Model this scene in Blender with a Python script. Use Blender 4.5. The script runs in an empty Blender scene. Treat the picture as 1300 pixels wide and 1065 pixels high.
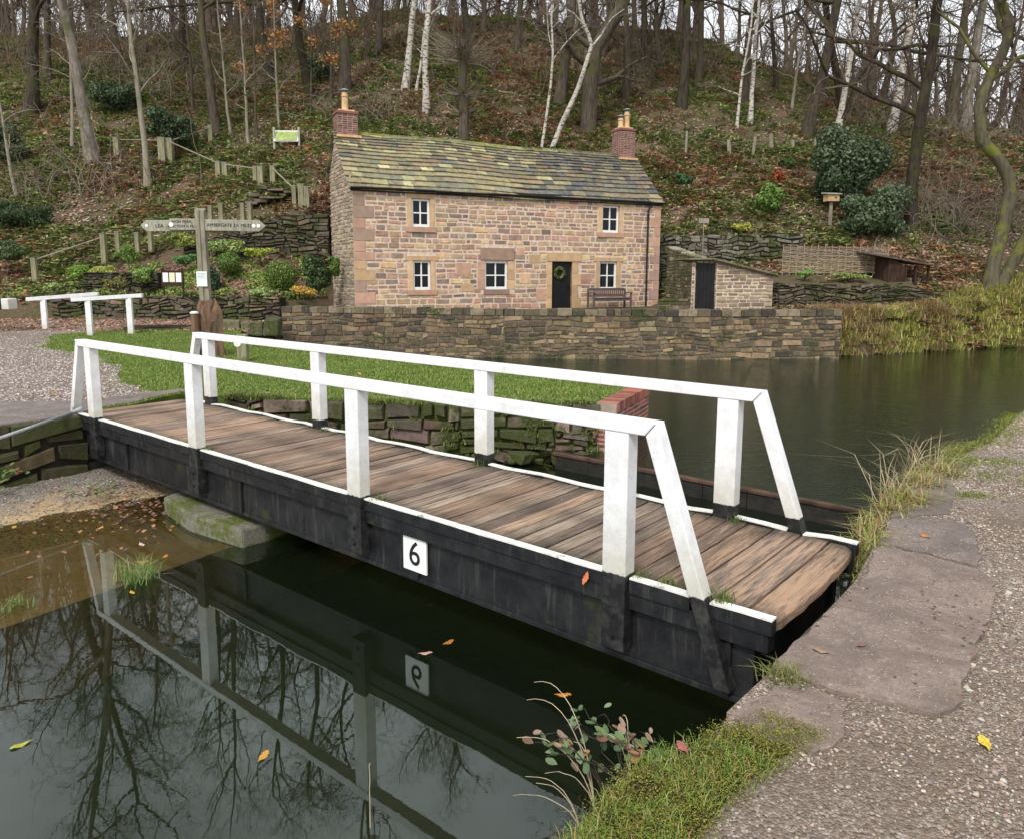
import bpy, math, random
import numpy as np
from mathutils import Vector, Matrix
from mathutils.geometry import tessellate_polygon
random.seed(7); rng = np.random.default_rng(7)
R = math.radians
SC = bpy.context.scene; COL = SC.collection

# ------------------------------------------------------------------ camera model (matches the photo)
FPX, PITCH, ROLL, HC = 959.7, .1448162, .0029, 2.0
def ray(px, py):
    u, v = px-650, py-487.5
    c, s = math.cos(ROLL), math.sin(ROLL); u, v = u*c+v*s, -u*s+v*c
    c, s = math.cos(PITCH), math.sin(PITCH)
    X, Y = u/FPX, -v/FPX
    return np.array([X, c+Y*s, -s+Y*c])
def G(px, py, z=0.0):
    r = ray(px, py); t = (z-HC)/r[2]; return (r[0]*t, r[1]*t)
def V(px, py, Y):
    r = ray(px, py); t = Y/r[1]; return (r[0]*t, r[2]*t+HC)
BA = -.698109; BD = np.array([math.cos(BA), math.sin(BA)]); BN = np.array([-BD[1], BD[0]]); P4 = np.array([.711381, 4.810229])
def ST(s, t): p = P4+BD*s+BN*t; return (float(p[0]), float(p[1]))
def toST(x, y): q = np.array([x, y])-P4; return (float(q@BD), float(q@BN))
WL, WB = -.903, -.72          # water levels: canal under the bridge, basin above the stop boards

# ------------------------------------------------------------------ noise and the hillside
def vnoise(x, y, seed=0):
    x = np.asarray(x, float); y = np.asarray(y, float)
    xi = np.floor(x).astype(np.int64); yi = np.floor(y).astype(np.int64); fx = x-xi; fy = y-yi
    fx = fx*fx*(3-2*fx); fy = fy*fy*(3-2*fy)
    def h(a, b):
        n = (a*374761393+b*668265263+seed*1274126177) & 0xffffffff
        n = ((n ^ (n >> 13))*1274126177) & 0xffffffff
        return ((n ^ (n >> 16)) & 0xffff)/65535.0
    return (h(xi, yi)*(1-fx)+h(xi+1, yi)*fx)*(1-fy)+(h(xi, yi+1)*(1-fx)+h(xi+1, yi+1)*fx)*fy
def fbm(x, y, seed=0): return .5*vnoise(x, y, seed)+.3*vnoise(x*2.1, y*2.1, seed+1)+.2*vnoise(x*4.3, y*4.3, seed+2)
SL = .577
def prof(pts, slope=SL):
    pts = list(pts); y, z = pts[-1]; pts.append((y+100, z+slope*100)); return np.array(pts)
PR = [(-60, prof([(24, .2), (29, .3), (31, 1.2)])), (-17, prof([(24, .2), (28.55, .27), (28.9, 1.05), (30.5, 1.5), (33, 3.2)])),
      (-12.5, prof([(24, .2), (28.0, .26), (28.35, 1.0), (31.5, 2.55), (32.1, 3.8), (33, 4.3)])),
      (-8.6, prof([(24, .2), (27.55, .25), (27.9, 1.05), (31.75, 2.55), (32.3, 4.3), (33, 4.9)])),
      (-7.4, prof([(24.2, .58), (31.6, .62), (32.4, 3.5), (34, 5.2)])),
      (-5, prof([(24.2, .58), (32.4, .62), (33.2, 3.6), (34.5, 5.2)])),
      (4.4, prof([(24.2, .58), (36.6, .62), (37.2, 3.8), (38, 5.2)])), (6.2, prof([(24.2, .58), (34.6, .62), (34.9, 3.4), (37, 4.9)])),
      (8.5, prof([(24.2, .58), (29.3, .6), (29.8, 1.5), (34.1, 2.4), (34.5, 3.7)])),
      (13, prof([(24.2, .5), (29.2, .62), (29.6, 1.5), (33.4, 2.5), (33.9, 3.3)])),
      (16.5, prof([(24.2, -.2), (26, .0), (29.5, .9), (31, 1.6), (34, 3.2)], .55)), (22, prof([(26, -.6), (29, .5), (32, 1.9)], .5)), (60, prof([(26, -.6), (29, .5), (32, 1.9)], .45))]
PX = np.array([p[0] for p in PR], float)
CAPX = [-60, -30, -12, 0, 14, 24, 31, 37, 60]; CAPZ = [23, 24, 25, 26, 24.5, 20, 15.5, 12.5, 10]
def HT(x, y):
    x = np.atleast_1d(np.asarray(x, float)); y = np.atleast_1d(np.asarray(y, float)); x, y = np.broadcast_arrays(x, y)
    P = np.stack([np.interp(y, p[:, 0], p[:, 1]) for _, p in PR])
    i = np.clip(np.searchsorted(PX, x)-1, 0, len(PX)-2); f = np.clip((x-PX[i])/(PX[i+1]-PX[i]), 0, 1)
    I = np.arange(x.size).reshape(x.shape)
    Pf = P.reshape(len(PR), -1); z = Pf[i.ravel(), I.ravel()]*(1-f.ravel())+Pf[(i+1).ravel(), I.ravel()]*f.ravel(); z = z.reshape(x.shape)
    cap = np.interp(x*60/np.maximum(y, 30), CAPX, CAPZ)-.10*np.maximum(y-62, 0)
    fb = np.interp(x, [10, 10.6, 19.5, 60, 110], [24.4, 24.75, 28.75, 46, 46]); z = np.where(x > 10.62, np.minimum(z, -1.5+(y-fb)*1.7+.12*np.sin(x*2.1)), z)
    k = .55; m = np.minimum(z, cap); z = m-np.log(np.exp(-k*(z-m))+np.exp(-k*(cap-m)))/k
    w = np.clip((z-3.5)/3, 0, 1)
    return z+w*((fbm(x*.22, y*.22, 3)-.5)*1.7+(fbm(x*.9, y*.9, 5)-.5)*.5)
def hz(x, y): return float(HT(x, y)[0])
def HP(px, py):
    r = ray(px, py); ts = np.arange(25, 100, .1)/r[1]; xs, ys, zs = r[0]*ts, r[1]*ts, r[2]*ts+HC
    b = np.nonzero(zs < HT(xs, ys))[0]
    i = b[0] if len(b) else 420
    return (float(xs[i]), float(ys[i]), float(HT(xs[i], ys[i])[0]))

# ------------------------------------------------------------------ object helpers
def link(o, parent=None):
    COL.objects.link(o)
    if parent is not None: o.parent = parent
    return o
def tag(o, label=None, cat=None, group=None, kind=None):
    if label: o['label'] = label
    if cat: o['category'] = cat
    if group: o['group'] = group
    if kind: o['kind'] = kind
    return o
def empty(name, loc=(0, 0, 0), rz=0, label=None, cat=None, group=None):
    o = bpy.data.objects.new(name, None); o.empty_display_size = .2; o.location = loc; o.rotation_euler = (0, 0, rz); link(o)
    return tag(o, label, cat, group)
def copy_tree(o, parent=None):
    c = o.copy(); COL.objects.link(c); c.parent = parent
    for ch in list(o.children): copy_tree(ch, c)
    return c
def fast(name, verts, faces, mat, parent=None, cols=None, smooth=False, loc=None):
    """verts (n,3); faces: list of int arrays (m,k); cols: per-face colours (sum m,3)"""
    me = bpy.data.meshes.new(name); verts = np.asarray(verts, np.float32)
    faces = [np.asarray(f, np.int32) for f in faces if len(f)]
    me.vertices.add(len(verts)); me.vertices.foreach_set('co', verts.ravel())
    lv = np.concatenate([f.ravel() for f in faces]); tot = np.concatenate([np.full(len(f), f.shape[1], np.int32) for f in faces])
    me.loops.add(len(lv)); me.loops.foreach_set('vertex_index', lv)
    me.polygons.add(len(tot)); me.polygons.foreach_set('loop_start', np.concatenate([[0], np.cumsum(tot)[:-1]]).astype(np.int32))
    try: me.polygons.foreach_set('loop_total', tot)
    except Exception: pass
    me.polygons.foreach_set('use_smooth', np.full(len(tot), smooth, bool))
    me.update(calc_edges=True)
    if cols is not None:
        c = np.ones((len(tot), 4), np.float32); c[:, :3] = cols
        at = me.attributes.new('Col', 'FLOAT_COLOR', 'FACE'); at.data.foreach_set('color', c.ravel())
    me.validate()
    for m in (mat if isinstance(mat, (list, tuple)) else [mat]): me.materials.append(m)
    o = bpy.data.objects.new(name, me); link(o, parent)
    if loc is not None: o.location = loc
    return o
class MB:
    def __init__(s): s.v = []; s.f = []; s.c = []
    def face(s, pts, col=None):
        i = len(s.v); s.v += [tuple(p) for p in pts]; s.f.append(tuple(range(i, i+len(pts)))); s.c.append(col or (.5, .5, .5))
    def quads(s, V8, idx, col=None):
        i = len(s.v); s.v += [tuple(p) for p in V8]
        for q in idx: s.f.append(tuple(i+k for k in q)); s.c.append(col or (.5, .5, .5))
    def box(s, a, b, col=None, jit=0):
        x0, y0, z0 = a; x1, y1, z1 = b
        P = [(x0, y0, z0), (x1, y0, z0), (x1, y1, z0), (x0, y1, z0), (x0, y0, z1), (x1, y0, z1), (x1, y1, z1), (x0, y1, z1)]
        if jit: P = [tuple(c+random.uniform(-jit, jit) for c in p) for p in P]
        s.quads(P, [(0, 3, 2, 1), (4, 5, 6, 7), (0, 1, 5, 4), (1, 2, 6, 5), (2, 3, 7, 6), (3, 0, 4, 7)], col)
    def hexa(s, P, col=None):   # 8 points: 4 bottom, 4 top
        s.quads(P, [(0, 3, 2, 1), (4, 5, 6, 7), (0, 1, 5, 4), (1, 2, 6, 5), (2, 3, 7, 6), (3, 0, 4, 7)], col)
    def prism(s, poly, z0, z1, col=None):
        n = len(poly); i = len(s.v)
        zb = z0 if callable(z0) else (lambda x, y: z0); zt = z1 if callable(z1) else (lambda x, y: z1)
        s.v += [(x, y, zb(x, y)) for x, y in poly]+[(x, y, zt(x, y)) for x, y in poly]
        ar = sum(poly[k][0]*poly[(k+1) % n][1]-poly[(k+1) % n][0]*poly[k][1] for k in range(n))
        for k in range(n):
            q = (i+k, i+(k+1) % n, i+n+(k+1) % n, i+n+k); s.f.append(q if ar > 0 else q[::-1]); s.c.append(col or (.5, .5, .5))
        for t in tessellate_polygon([[Vector((x, y, 0)) for x, y in poly]]):
            a, b, c = t; A, B_, C_ = poly[a], poly[b], poly[c]
            if (B_[0]-A[0])*(C_[1]-A[1])-(C_[0]-A[0])*(B_[1]-A[1]) < 0: b, c = c, b
            s.f.append((i+n+a, i+n+b, i+n+c)); s.c.append(col or (.5, .5, .5))
    def cyl(s, a, b, r0, r1=None, n=10, col=None, caps=True):
        a = Vector(a); b = Vector(b); r1 = r0 if r1 is None else r1
        t = (b-a).normalized(); u = t.orthogonal().normalized(); w = t.cross(u); i = len(s.v)
        for p, r in ((a, r0), (b, r1)):
            for k in range(n):
                an = 2*math.pi*k/n; s.v.append(tuple(p+u*math.cos(an)*r+w*math.sin(an)*r))
        for k in range(n): s.f.append((i+k, i+(k+1) % n, i+n+(k+1) % n, i+n+k)); s.c.append(col or (.5, .5, .5))
        if caps:
            s.f.append(tuple(i+n+k for k in range(n))); s.c.append(col or (.5, .5, .5)); s.f.append(tuple(i+k for k in range(n))[::-1]); s.c.append(col or (.5, .5, .5))
    def lathe(s, c, prf, n=14, col=None):
        i = len(s.v)
        for r, z in prf:
            for k in range(n): an = 2*math.pi*k/n; s.v.append((c[0]+r*math.cos(an), c[1]+r*math.sin(an), c[2]+z))
        for j in range(len(prf)-1):
            for k in range(n):
                s.f.append((i+j*n+k, i+j*n+(k+1) % n, i+(j+1)*n+(k+1) % n, i+(j+1)*n+k)); s.c.append(col or (.5, .5, .5))
    def build(s, name, mat, parent=None, bevel=0, smooth=False, loc=None):
        me = bpy.data.meshes.new(name); me.from_pydata(s.v, [], s.f)
        at = me.attributes.new('Col', 'FLOAT_COLOR', 'FACE'); c = np.ones((len(s.f), 4), np.float32); c[:, :3] = np.array(s.c); at.data.foreach_set('color', c.ravel())
        for m in (mat if isinstance(mat, (list, tuple)) else [mat]): me.materials.append(m)
        if smooth: me.polygons.foreach_set('use_smooth', [True]*len(me.polygons))
        o = bpy.data.objects.new(name, me); link(o, parent)
        if loc is not None: o.location = loc
        if bevel:
            b = o.modifiers.new('bevel', 'BEVEL'); b.width = bevel; b.segments = 2; b.limit_method = 'ANGLE'; b.angle_limit = R(40)
        return o
def text_mesh(name, body, size, mat, parent, M, ext=.003, align='CENTER'):
    cu = bpy.data.curves.new(name, 'FONT'); cu.body = body; cu.size = size; cu.extrude = ext; cu.align_x = align; cu.align_y = 'CENTER'
    t = bpy.data.objects.new('tmp', cu); COL.objects.link(t); bpy.context.view_layer.update()
    me = bpy.data.meshes.new_from_object(t.evaluated_get(bpy.context.evaluated_depsgraph_get()))
    bpy.data.objects.remove(t); me.name = name; me.transform(M); me.materials.clear(); me.materials.append(mat)
    return link(bpy.data.objects.new(name, me), parent)

# ------------------------------------------------------------------ materials
class N:
    def __init__(s, name):
        s.m = bpy.data.materials.new(name); s.m.use_nodes = True; s.t = s.m.node_tree; s.b = s.t.nodes['Principled BSDF']
        s.out = s.t.nodes['Material Output']
        s.co = s.t.nodes.new('ShaderNodeTexCoord').outputs['Object']
    def new(s, t, **k):
        n = s.t.nodes.new(t)
        for a, b in k.items(): setattr(n, a, b)
        return n
    def lk(s, a, b): s.t.links.new(a, b)
    def val(s, sock, v):
        if hasattr(v, 'links') or hasattr(v, 'is_linked'): s.lk(v, sock)
        else:
            if isinstance(v, tuple) and len(v) == 3 and sock.type == 'RGBA': v = v+(1,)
            sock.default_value = v
    def map(s, scale=(1, 1, 1), rot=(0, 0, 0), co=None):
        n = s.new('ShaderNodeMapping'); n.inputs['Scale'].default_value = scale; n.inputs['Rotation'].default_value = rot
        s.lk(co or s.co, n.inputs['Vector']); return n.outputs[0]
    def noise(s, scale=5, det=4, rough=.6, co=None, dist=0):
        n = s.new('ShaderNodeTexNoise'); n.inputs['Scale'].default_value = scale; n.inputs['Detail'].default_value = det
        n.inputs['Roughness'].default_value = rough; n.inputs['Distortion'].default_value = dist; s.lk(co or s.co, n.inputs['Vector']); return n.outputs['Fac']
    def vor(s, scale=5, co=None, feat='F1', out='Distance'):
        n = s.new('ShaderNodeTexVoronoi'); n.feature = feat; n.inputs['Scale'].default_value = scale; s.lk(co or s.co, n.inputs['Vector']); return n.outputs[out]
    def ramp(s, f, stops):
        n = s.new('ShaderNodeValToRGB'); e = n.color_ramp.elements
        while len(e) < len(stops): e.new(.5)
        for i, (p, c) in enumerate(stops):
            e[i].position = p; e[i].color = (c, c, c, 1) if not isinstance(c, tuple) else c+(1,)
        s.lk(f, n.inputs['Fac']); return n.outputs['Color']
    def mix(s, f, a, b, mode='MIX'):
        n = s.new('ShaderNodeMix', data_type='RGBA', blend_type=mode); s.val(n.inputs['Factor'], f); s.val(n.inputs['A'], a); s.val(n.inputs['B'], b); return n.outputs['Result']
    def math(s, op, a, b=0.0):
        n = s.new('ShaderNodeMath', operation=op); s.val(n.inputs[0], a); s.val(n.inputs[1], b); return n.outputs[0]
    def attr(s, n='Col'):
        a = s.new('ShaderNodeAttribute'); a.attribute_name = n; return a.outputs['Color']
    def bump(s, h, st=.4, d=.01, prev=None):
        n = s.new('ShaderNodeBump'); n.inputs['Strength'].default_value = st; n.inputs['Distance'].default_value = d; s.val(n.inputs['Height'], h)
        if prev: s.lk(prev, n.inputs['Normal'])
        return n.outputs[0]
    def done(s, col, rough=.8, nrm=None, spec=.3):
        s.val(s.b.inputs['Base Color'], col); s.val(s.b.inputs['Roughness'], rough); s.b.inputs['Specular IOR Level'].default_value = spec
        if nrm: s.lk(nrm, s.b.inputs['Normal'])
        return s.m
def sepz(n, co=None):
    x = n.new('ShaderNodeSeparateXYZ'); n.lk(co or n.co, x.inputs[0]); return x.outputs
def mat_flat(name, col, rough=.6, var=.15, scale=12, bump=.1, spec=.3, d=.01):
    n = N(name); f = n.noise(scale, 5); c = n.mix(n.ramp(f, [(.3, 0.), (.7, 1.)]), tuple(x*(1-var) for x in col), tuple(min(1, x*(1+var)) for x in col))
    return n.done(c, rough, n.bump(n.noise(scale*3, 5), bump, d), spec)
def mat_vc(name, rough=.85, var=.35, scale=9, bump=.5, d=.02, moss=None, mossamt=.5, spots=None, spec=.25, mscale=1.3):
    n = N(name); a = n.attr(); f = n.noise(scale, 6, .65)
    c = n.mix(1.0, a, n.ramp(f, [(.25, 1-var), (.75, 1+var)]), 'MULTIPLY')
    if moss:
        m = n.ramp(n.math('ADD', n.math('MULTIPLY', n.noise(mscale, 4), .7), n.math('MULTIPLY', n.noise(scale*1.7, 3), .3)), [(.62-mossamt*.22, 0.), (.70-mossamt*.2, 1.)])
        c = n.mix(m, c, moss)
    if spots:
        sp = n.ramp(n.noise(scale*2.6, 4, .7), [(.60, 0.), (.68, 1.)]); c = n.mix(n.math('MULTIPLY', sp, .7), c, spots)
    return n.done(c, rough, n.bump(n.noise(scale*2.2, 6, .7), bump, d), spec)
def mat_leaf(name, rough=.55, tr=.25):
    n = N(name); a = n.attr(); n.val(n.b.inputs['Base Color'], a); n.b.inputs['Roughness'].default_value = rough; n.b.inputs['Specular IOR Level'].default_value = .3
    t = n.new('ShaderNodeBsdfTranslucent'); n.lk(a, t.inputs['Color']); mx = n.new('ShaderNodeMixShader'); mx.inputs[0].default_value = tr
    n.lk(n.b.outputs[0], mx.inputs[1]); n.lk(t.outputs[0], mx.inputs[2]); n.lk(mx.outputs[0], n.out.inputs[0]); return n.m
M = {}
def white_paint(name, zcut=None):
    n = N(name); f = n.noise(7, 6, .7); fine = n.noise(45, 5, .7)
    c = n.mix(n.ramp(f, [(.42, 0.), (.78, 1.)]), (.80, .81, .83), (.60, .60, .58))
    c = n.mix(n.ramp(fine, [(.62, 0.), (.70, 1.)]), c, (.40, .39, .34)); c = n.mix(n.ramp(n.noise(1, 5, .7, co=n.map((60, 60, 4))), [(.60, 0.), (.72, .5)]), c, (.45, .44, .40))
    z = sepz(n)[2]
    dirt = n.ramp(n.math('ADD', z, n.math('MULTIPLY', n.math('SUBTRACT', n.noise(9, 5, .7), .5), .7)), [(.08, 1.), (.55, 0.)])
    c = n.mix(n.math('MULTIPLY', dirt, .6), c, (.42, .39, .28))
    if zcut is not None:
        k = n.ramp(n.math('ADD', z, n.math('ADD', n.math('MULTIPLY', n.math('SUBTRACT', n.noise(30, 3), .5), .03), .5-zcut)), [(.497, 1.), (.503, 0.)])
        g = n.noise(10, 6, .7); bl = n.mix(n.ramp(g, [(.45, 0.), (.8, 1.)]), (.012, .012, .013), (.07, .07, .065))
        c = n.mix(k, c, bl)
    return n.done(c, .5, n.bump(n.noise(28, 5, .7), .35, .004), .3)
def black_paint(name):
    n = N(name); f = n.noise(4, 7, .7); st = n.noise(1, 5, .7, co=n.map((14, 14, 1.6)))
    c = n.mix(n.ramp(f, [(.4, 0.), (.75, 1.)]), (.007, .007, .009), (.028, .028, .029))
    c = n.mix(n.math('MULTIPLY', n.ramp(st, [(.55, 0.), (.75, 1.)]), .35), c, (.13, .13, .12))
    c = n.mix(n.ramp(n.noise(3, 5), [(.62, 0.), (.7, 1.)]), c, (.03, .035, .012))
    return n.done(c, .5, n.bump(n.noise(20, 6, .7), .5, .006), .35)
def deck_mat(name):
    n = N(name); a = n.attr()
    co = n.map((26, 1.6, 26)); g = n.noise(1, 7, .75, co=co, dist=.6); g2 = n.noise(1, 5, .6, co=n.map((90, 5, 90)))
    c = n.mix(1.0, a, n.ramp(g, [(.30, .28), (.48, .85), (.75, 1.6)]), 'MULTIPLY')
    c = n.mix(1.0, c, n.ramp(g2, [(.3, .75), (.7, 1.2)]), 'MULTIPLY')
    s = sepz(n)
    wear = n.ramp(n.math('ADD', n.math('MULTIPLY', n.math('ADD', s[0], .9), .35), n.math('MULTIPLY', n.math('SUBTRACT', g, .55), 1.9)), [(.35, 0.), (.6, 1.)])
    c = n.mix(n.math('MULTIPLY', wear, .75), c, (.42, .27, .17))
    # algae-dark dirty margins beside the kerbs
    ed = n.math('ABSOLUTE', n.math('SUBTRACT', s[1], .84))
    e2 = n.ramp(n.math('ADD', ed, n.math('MULTIPLY', n.math('SUBTRACT', n.noise(6, 6, .7), .5), .55)), [(.54, 0.), (.80, 1.)])
    c = n.mix(n.math('MULTIPLY', e2, .8), c, (.045, .042, .03))
    c = n.mix(n.math('MULTIPLY', n.ramp(n.noise(160, 2), [(.68, 0.), (.73, 1.)]), .6), c, (.5, .47, .42))
    return n.done(c, .8, n.bump(n.math('ADD', g, n.math('MULTIPLY', g2, .5)), .9, .012), .2)
def water(name, rough, wscale, wst, tint):
    n = N(name); t = n.t; t.nodes.remove(n.b)
    co = n.map((1, 2.6, 1), (0, 0, R(0)))
    b = n.bump(n.math('ADD', n.noise(wscale, 4, .6, co=co), n.math('MULTIPLY', n.noise(wscale*.28, 2), 1.2)), wst, .02)
    fr = n.new('ShaderNodeFresnel'); fr.inputs['IOR'].default_value = 1.65; n.lk(b, fr.inputs['Normal'])
    gl = n.new('ShaderNodeBsdfGlossy'); gl.inputs['Roughness'].default_value = rough; gl.inputs['Color'].default_value = (.86, .95, .93, 1); n.lk(b, gl.inputs['Normal'])
    tr = n.new('ShaderNodeBsdfTransparent'); tr.inputs['Color'].default_value = tint+(1,)
    df = n.new('ShaderNodeBsdfDiffuse'); df.inputs['Color'].default_value = (.05, .075, .035, 1)
    m0 = n.new('ShaderNodeMixShader'); m0.inputs[0].default_value = .09; n.lk(tr.outputs[0], m0.inputs[1]); n.lk(df.outputs[0], m0.inputs[2])
    mx = n.new('ShaderNodeMixShader'); n.lk(fr.outputs[0], mx.inputs[0]); n.lk(m0.outputs[0], mx.inputs[1]); n.lk(gl.outputs[0], mx.inputs[2]); n.lk(mx.outputs[0], n.out.inputs[0])
    return n.m
def gravel(name, base=(.285, .225, .18), pale=(.44, .39, .34)):
    n = N(name); v = n.vor(75, out='Color'); dist = n.vor(75); v2 = n.vor(150, out='Color'); big = n.noise(.8, 5)
    s1 = n.new('ShaderNodeSeparateColor'); n.lk(v, s1.inputs[0]); s2 = n.new('ShaderNodeSeparateColor'); n.lk(v2, s2.inputs[0])
    c = n.mix(s1.outputs[0], tuple(x*.45 for x in base), tuple(x*1.15 for x in base)); c = n.mix(n.ramp(s1.outputs[1], [(.80, 0.), (.85, 1.)]), c, pale)
    c = n.mix(n.ramp(s2.outputs[0], [(.4, 0.), (.8, .7)]), c, tuple(x*.7 for x in base))
    c = n.mix(n.ramp(big, [(.42, 0.), (.62, .65)]), c, (.15, .11, .08))
    return n.done(c, .9, n.bump(n.math('SUBTRACT', 1.0, dist), .8, .02), .2)
def slab_mat(name, col):
    n = N(name); c = n.mix(n.ramp(n.noise(2.2, 6, .7), [(.3, 0.), (.7, 1.)]), tuple(x*.62 for x in col), tuple(x*1.22 for x in col))
    c = n.mix(n.ramp(n.noise(14, 6, .75), [(.5, 0.), (.75, .8)]), c, tuple(x*.55 for x in col))
    c = n.mix(n.ramp(n.noise(60, 3, .6), [(.60, 0.), (.66, .8)]), c, (.40, .36, .32))
    c = n.mix(n.ramp(n.noise(34, 5, .8), [(.56, 0.), (.64, .75)]), c, tuple(x*.38 for x in col))
    c = n.mix(n.ramp(n.noise(1.6, 7, .75, dist=1.5), [(.48, 0.), (.56, .55)]), c, tuple(x*.6 for x in col))
    c = n.mix(n.ramp(n.noise(1.1, 5), [(.62, 0.), (.72, .5)]), c, (.10, .10, .045))
    return n.done(c, .8, n.bump(n.math('ADD', n.noise(9, 7, .7), n.math('MULTIPLY', n.noise(70, 4), .35)), .75, .02), .3)
def soil_mat(name, a, b, c3, sc=3):
    n = N(name); c = n.mix(n.ramp(n.noise(sc, 6, .7), [(.35, 0.), (.65, 1.)]), a, b); c = n.mix(n.ramp(n.noise(sc*.35, 4), [(.5, 0.), (.65, 1.)]), c, c3)
    c = n.mix(1.0, c, n.ramp(n.noise(sc*9, 5, .75), [(.3, .5), (.7, 1.4)]), 'MULTIPLY')
    return n.done(c, .95, n.bump(n.noise(sc*6, 6, .75), .8, .06), .1)
def bark(name, a, b, moss=None, horiz=False, sc=1.0):
    n = N(name)
    if horiz:
        g = n.noise(1, 4, .6, co=n.map((5, 5, 11))); c = n.mix(n.ramp(g, [(.52, 0.), (.6, 1.)]), a, b)
        c = n.mix(n.ramp(sepz(n)[2], [(0., .85), (.5, 0.)]) if False else n.ramp(n.noise(.7, 3), [(.5, 0.), (.7, .7)]), c, tuple(x*.55 for x in a))
    else:
        g = n.noise(1, 6, .7, co=n.map((9*sc, 9*sc, 1.6*sc))); c = n.mix(n.ramp(g, [(.35, 0.), (.65, 1.)]), a, b)
        c = n.mix(n.ramp(n.noise(.9, 3), [(.5, 0.), (.7, .5)]), c, tuple(x*.5 for x in a))
    if moss: c = n.mix(n.ramp(n.noise(1.4, 4), [(.5, 0.), (.6, .85)]), c, moss)
    return n.done(c, .9, n.bump(g, .9, .05), .1)

M['white'] = white_paint('white_paint'); M['post'] = white_paint('white_paint_black_foot', .045); M['postf'] = white_paint('white_paint_black_foot_tall', .12)
M['black'] = black_paint('black_paint'); M['deck'] = deck_mat('deck_timber'); M['kerb'] = mat_vc('kerb_paint', .6, .25, 14, .5, .004, moss=(.12, .12, .06), mossamt=.12, spots=(.20, .17, .11), mscale=5)
M['plate'] = mat_flat('plate_white', (.80, .80, .78), .5, .06, 8, .1); M['ink'] = mat_flat('ink', (.012, .012, .012), .6, .1)
M['stone'] = mat_vc('sandstone', .9, .38, 6, .7, .03, moss=(.22, .17, .12), mossamt=.12, mscale=.5)
M['ashlar'] = mat_vc('dressed_stone', .88, .22, 4, .3, .01)
M['wetstone'] = mat_vc('wall_stone', .9, .45, 6, .6, .04, moss=(.045, .055, .018), mossamt=.35, spots=(.30, .29, .25), mscale=.9)
M['drystone'] = mat_vc('dry_stone', .95, .45, 6, .6, .05, moss=(.055, .065, .02), mossamt=.66, mscale=1.2)
M['mortar'] = mat_flat('mortar', (.60, .49, .39), .95, .25, 9, .5, .1, .02); M['darkjoint'] = mat_flat('dark_joint', (.035, .03, .024), 1, .4, 6, .6, 0, .04)
M['wetjoint'] = mat_flat('old_mortar', (.15, .125, .09), 1, .5, 4, .6, 0, .04)
M['slate'] = mat_vc('stone_slate', .85, .4, 5, .6, .02, moss=(.21, .20, .085), mossamt=.28, spots=(.50, .50, .33), mscale=1.6)
M['brick'] = mat_vc('brick', .9, .25, 14, .4, .01); M['brickjoint'] = mat_flat('brick_mortar', (.33, .27, .22), .95, .2)
M['pot'] = mat_flat('chimney_pot_clay', (.56, .37, .20), .8, .25, 5)
M['glass'] = mat_flat('window_glass', (.006, .007, .008), .08, .3, 2, 0, .25); M['wframe'] = mat_flat('window_paint', (.80, .80, .78), .5, .05)
M['door'] = mat_flat('door_paint', (.011, .011, .013), .45, .3, 5, .15); M['iron'] = mat_flat('black_iron', (.012, .012, .014), .5, .3, 10, .2)
M['steel'] = mat_flat('galvanised_steel', (.30, .32, .33), .4, .25, 20, .2, .5)
M['benchwood'] = mat_flat('bench_wood', (.105, .085, .085), .7, .3, 14, .3)
M['oldwood'] = bark('weathered_timber', (.17, .15, .11), (.36, .33, .25)); M['postwood'] = bark('pale_post_timber', (.16, .15, .09), (.33, .31, .20), moss=(.13, .14, .05))
M['signwood'] = bark('sign_board_timber', (.26, .25, .19), (.46, .45, .36), sc=2)
M['stump'] = bark('orange_stump_wood', (.07, .05, .04), (.27, .16, .095), sc=1.2, moss=(.12, .10, .07))
M['darktimber'] = bark('dark_creosoted_timber', (.03, .018, .012), (.075, .045, .032)); M['rust'] = mat_flat('rusty_board', (.07, .04, .026), .85, .6, 5, .6)
M['gate'] = mat_flat('wet_black_board', (.02, .017, .014), .5, .6, 5, .5, .4, .02)
M['gravel'] = gravel('gravel'); M['pebble'] = mat_vc('pebble_stone', .75, .15, 40, .2, .002)
M['slab'] = slab_mat('coping_sandstone', (.235, .18, .15)); M['slab2'] = slab_mat('coping_sandstone_grey', (.19, .155, .135)); M['slab3'] = slab_mat('paving_stone_left', (.20, .165, .15))
M['conc'] = mat_vc('mossy_concrete', .9, .3, 9, .6, .03, moss=(.085, .10, .02), mossamt=.75, spots=(.33, .33, .28))
M['lawn'] = soil_mat('lawn_soil', (.08, .11, .025), (.13, .17, .035), (.10, .14, .03), 4)
M['bank'] = soil_mat('bank_soil', (.055, .05, .022), (.035, .03, .018), (.06, .07, .02), 4)
M['hill'] = soil_mat('woodland_floor', (.115, .08, .055), (.075, .08, .032), (.14, .095, .065), 1.2)
M['terrace'] = soil_mat('terrace_paving', (.14, .12, .10), (.10, .085, .07), (.09, .09, .05), 2)
def mud():
    n = N('silt'); z = sepz(n)[2]
    c = n.mix(n.ramp(n.noise(1.6, 6, .7), [(.35, 0.), (.65, 1.)]), (.36, .25, .12), (.50, .36, .20)); c = n.mix(n.ramp(n.noise(14, 5, .7), [(.5, 0.), (.75, .7)]), c, (.17, .12, .055))
    dry = n.mix(n.ramp(n.noise(60, 4, .7), [(.35, 0.), (.65, 1.)]), (.11, .095, .075), (.27, .25, .22))
    k = n.ramp(n.math('ADD', n.math('MULTIPLY', n.math('ADD', z, .90), 8), n.math('MULTIPLY', n.noise(3, 4), .5)), [(.25, 0.), (.62, 1.)])
    return n.done(n.mix(k, c, dry), n.ramp(k, [(0., .35), (1., .9)]), n.bump(n.noise(22, 6, .7), .6, .02), .3)
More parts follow.
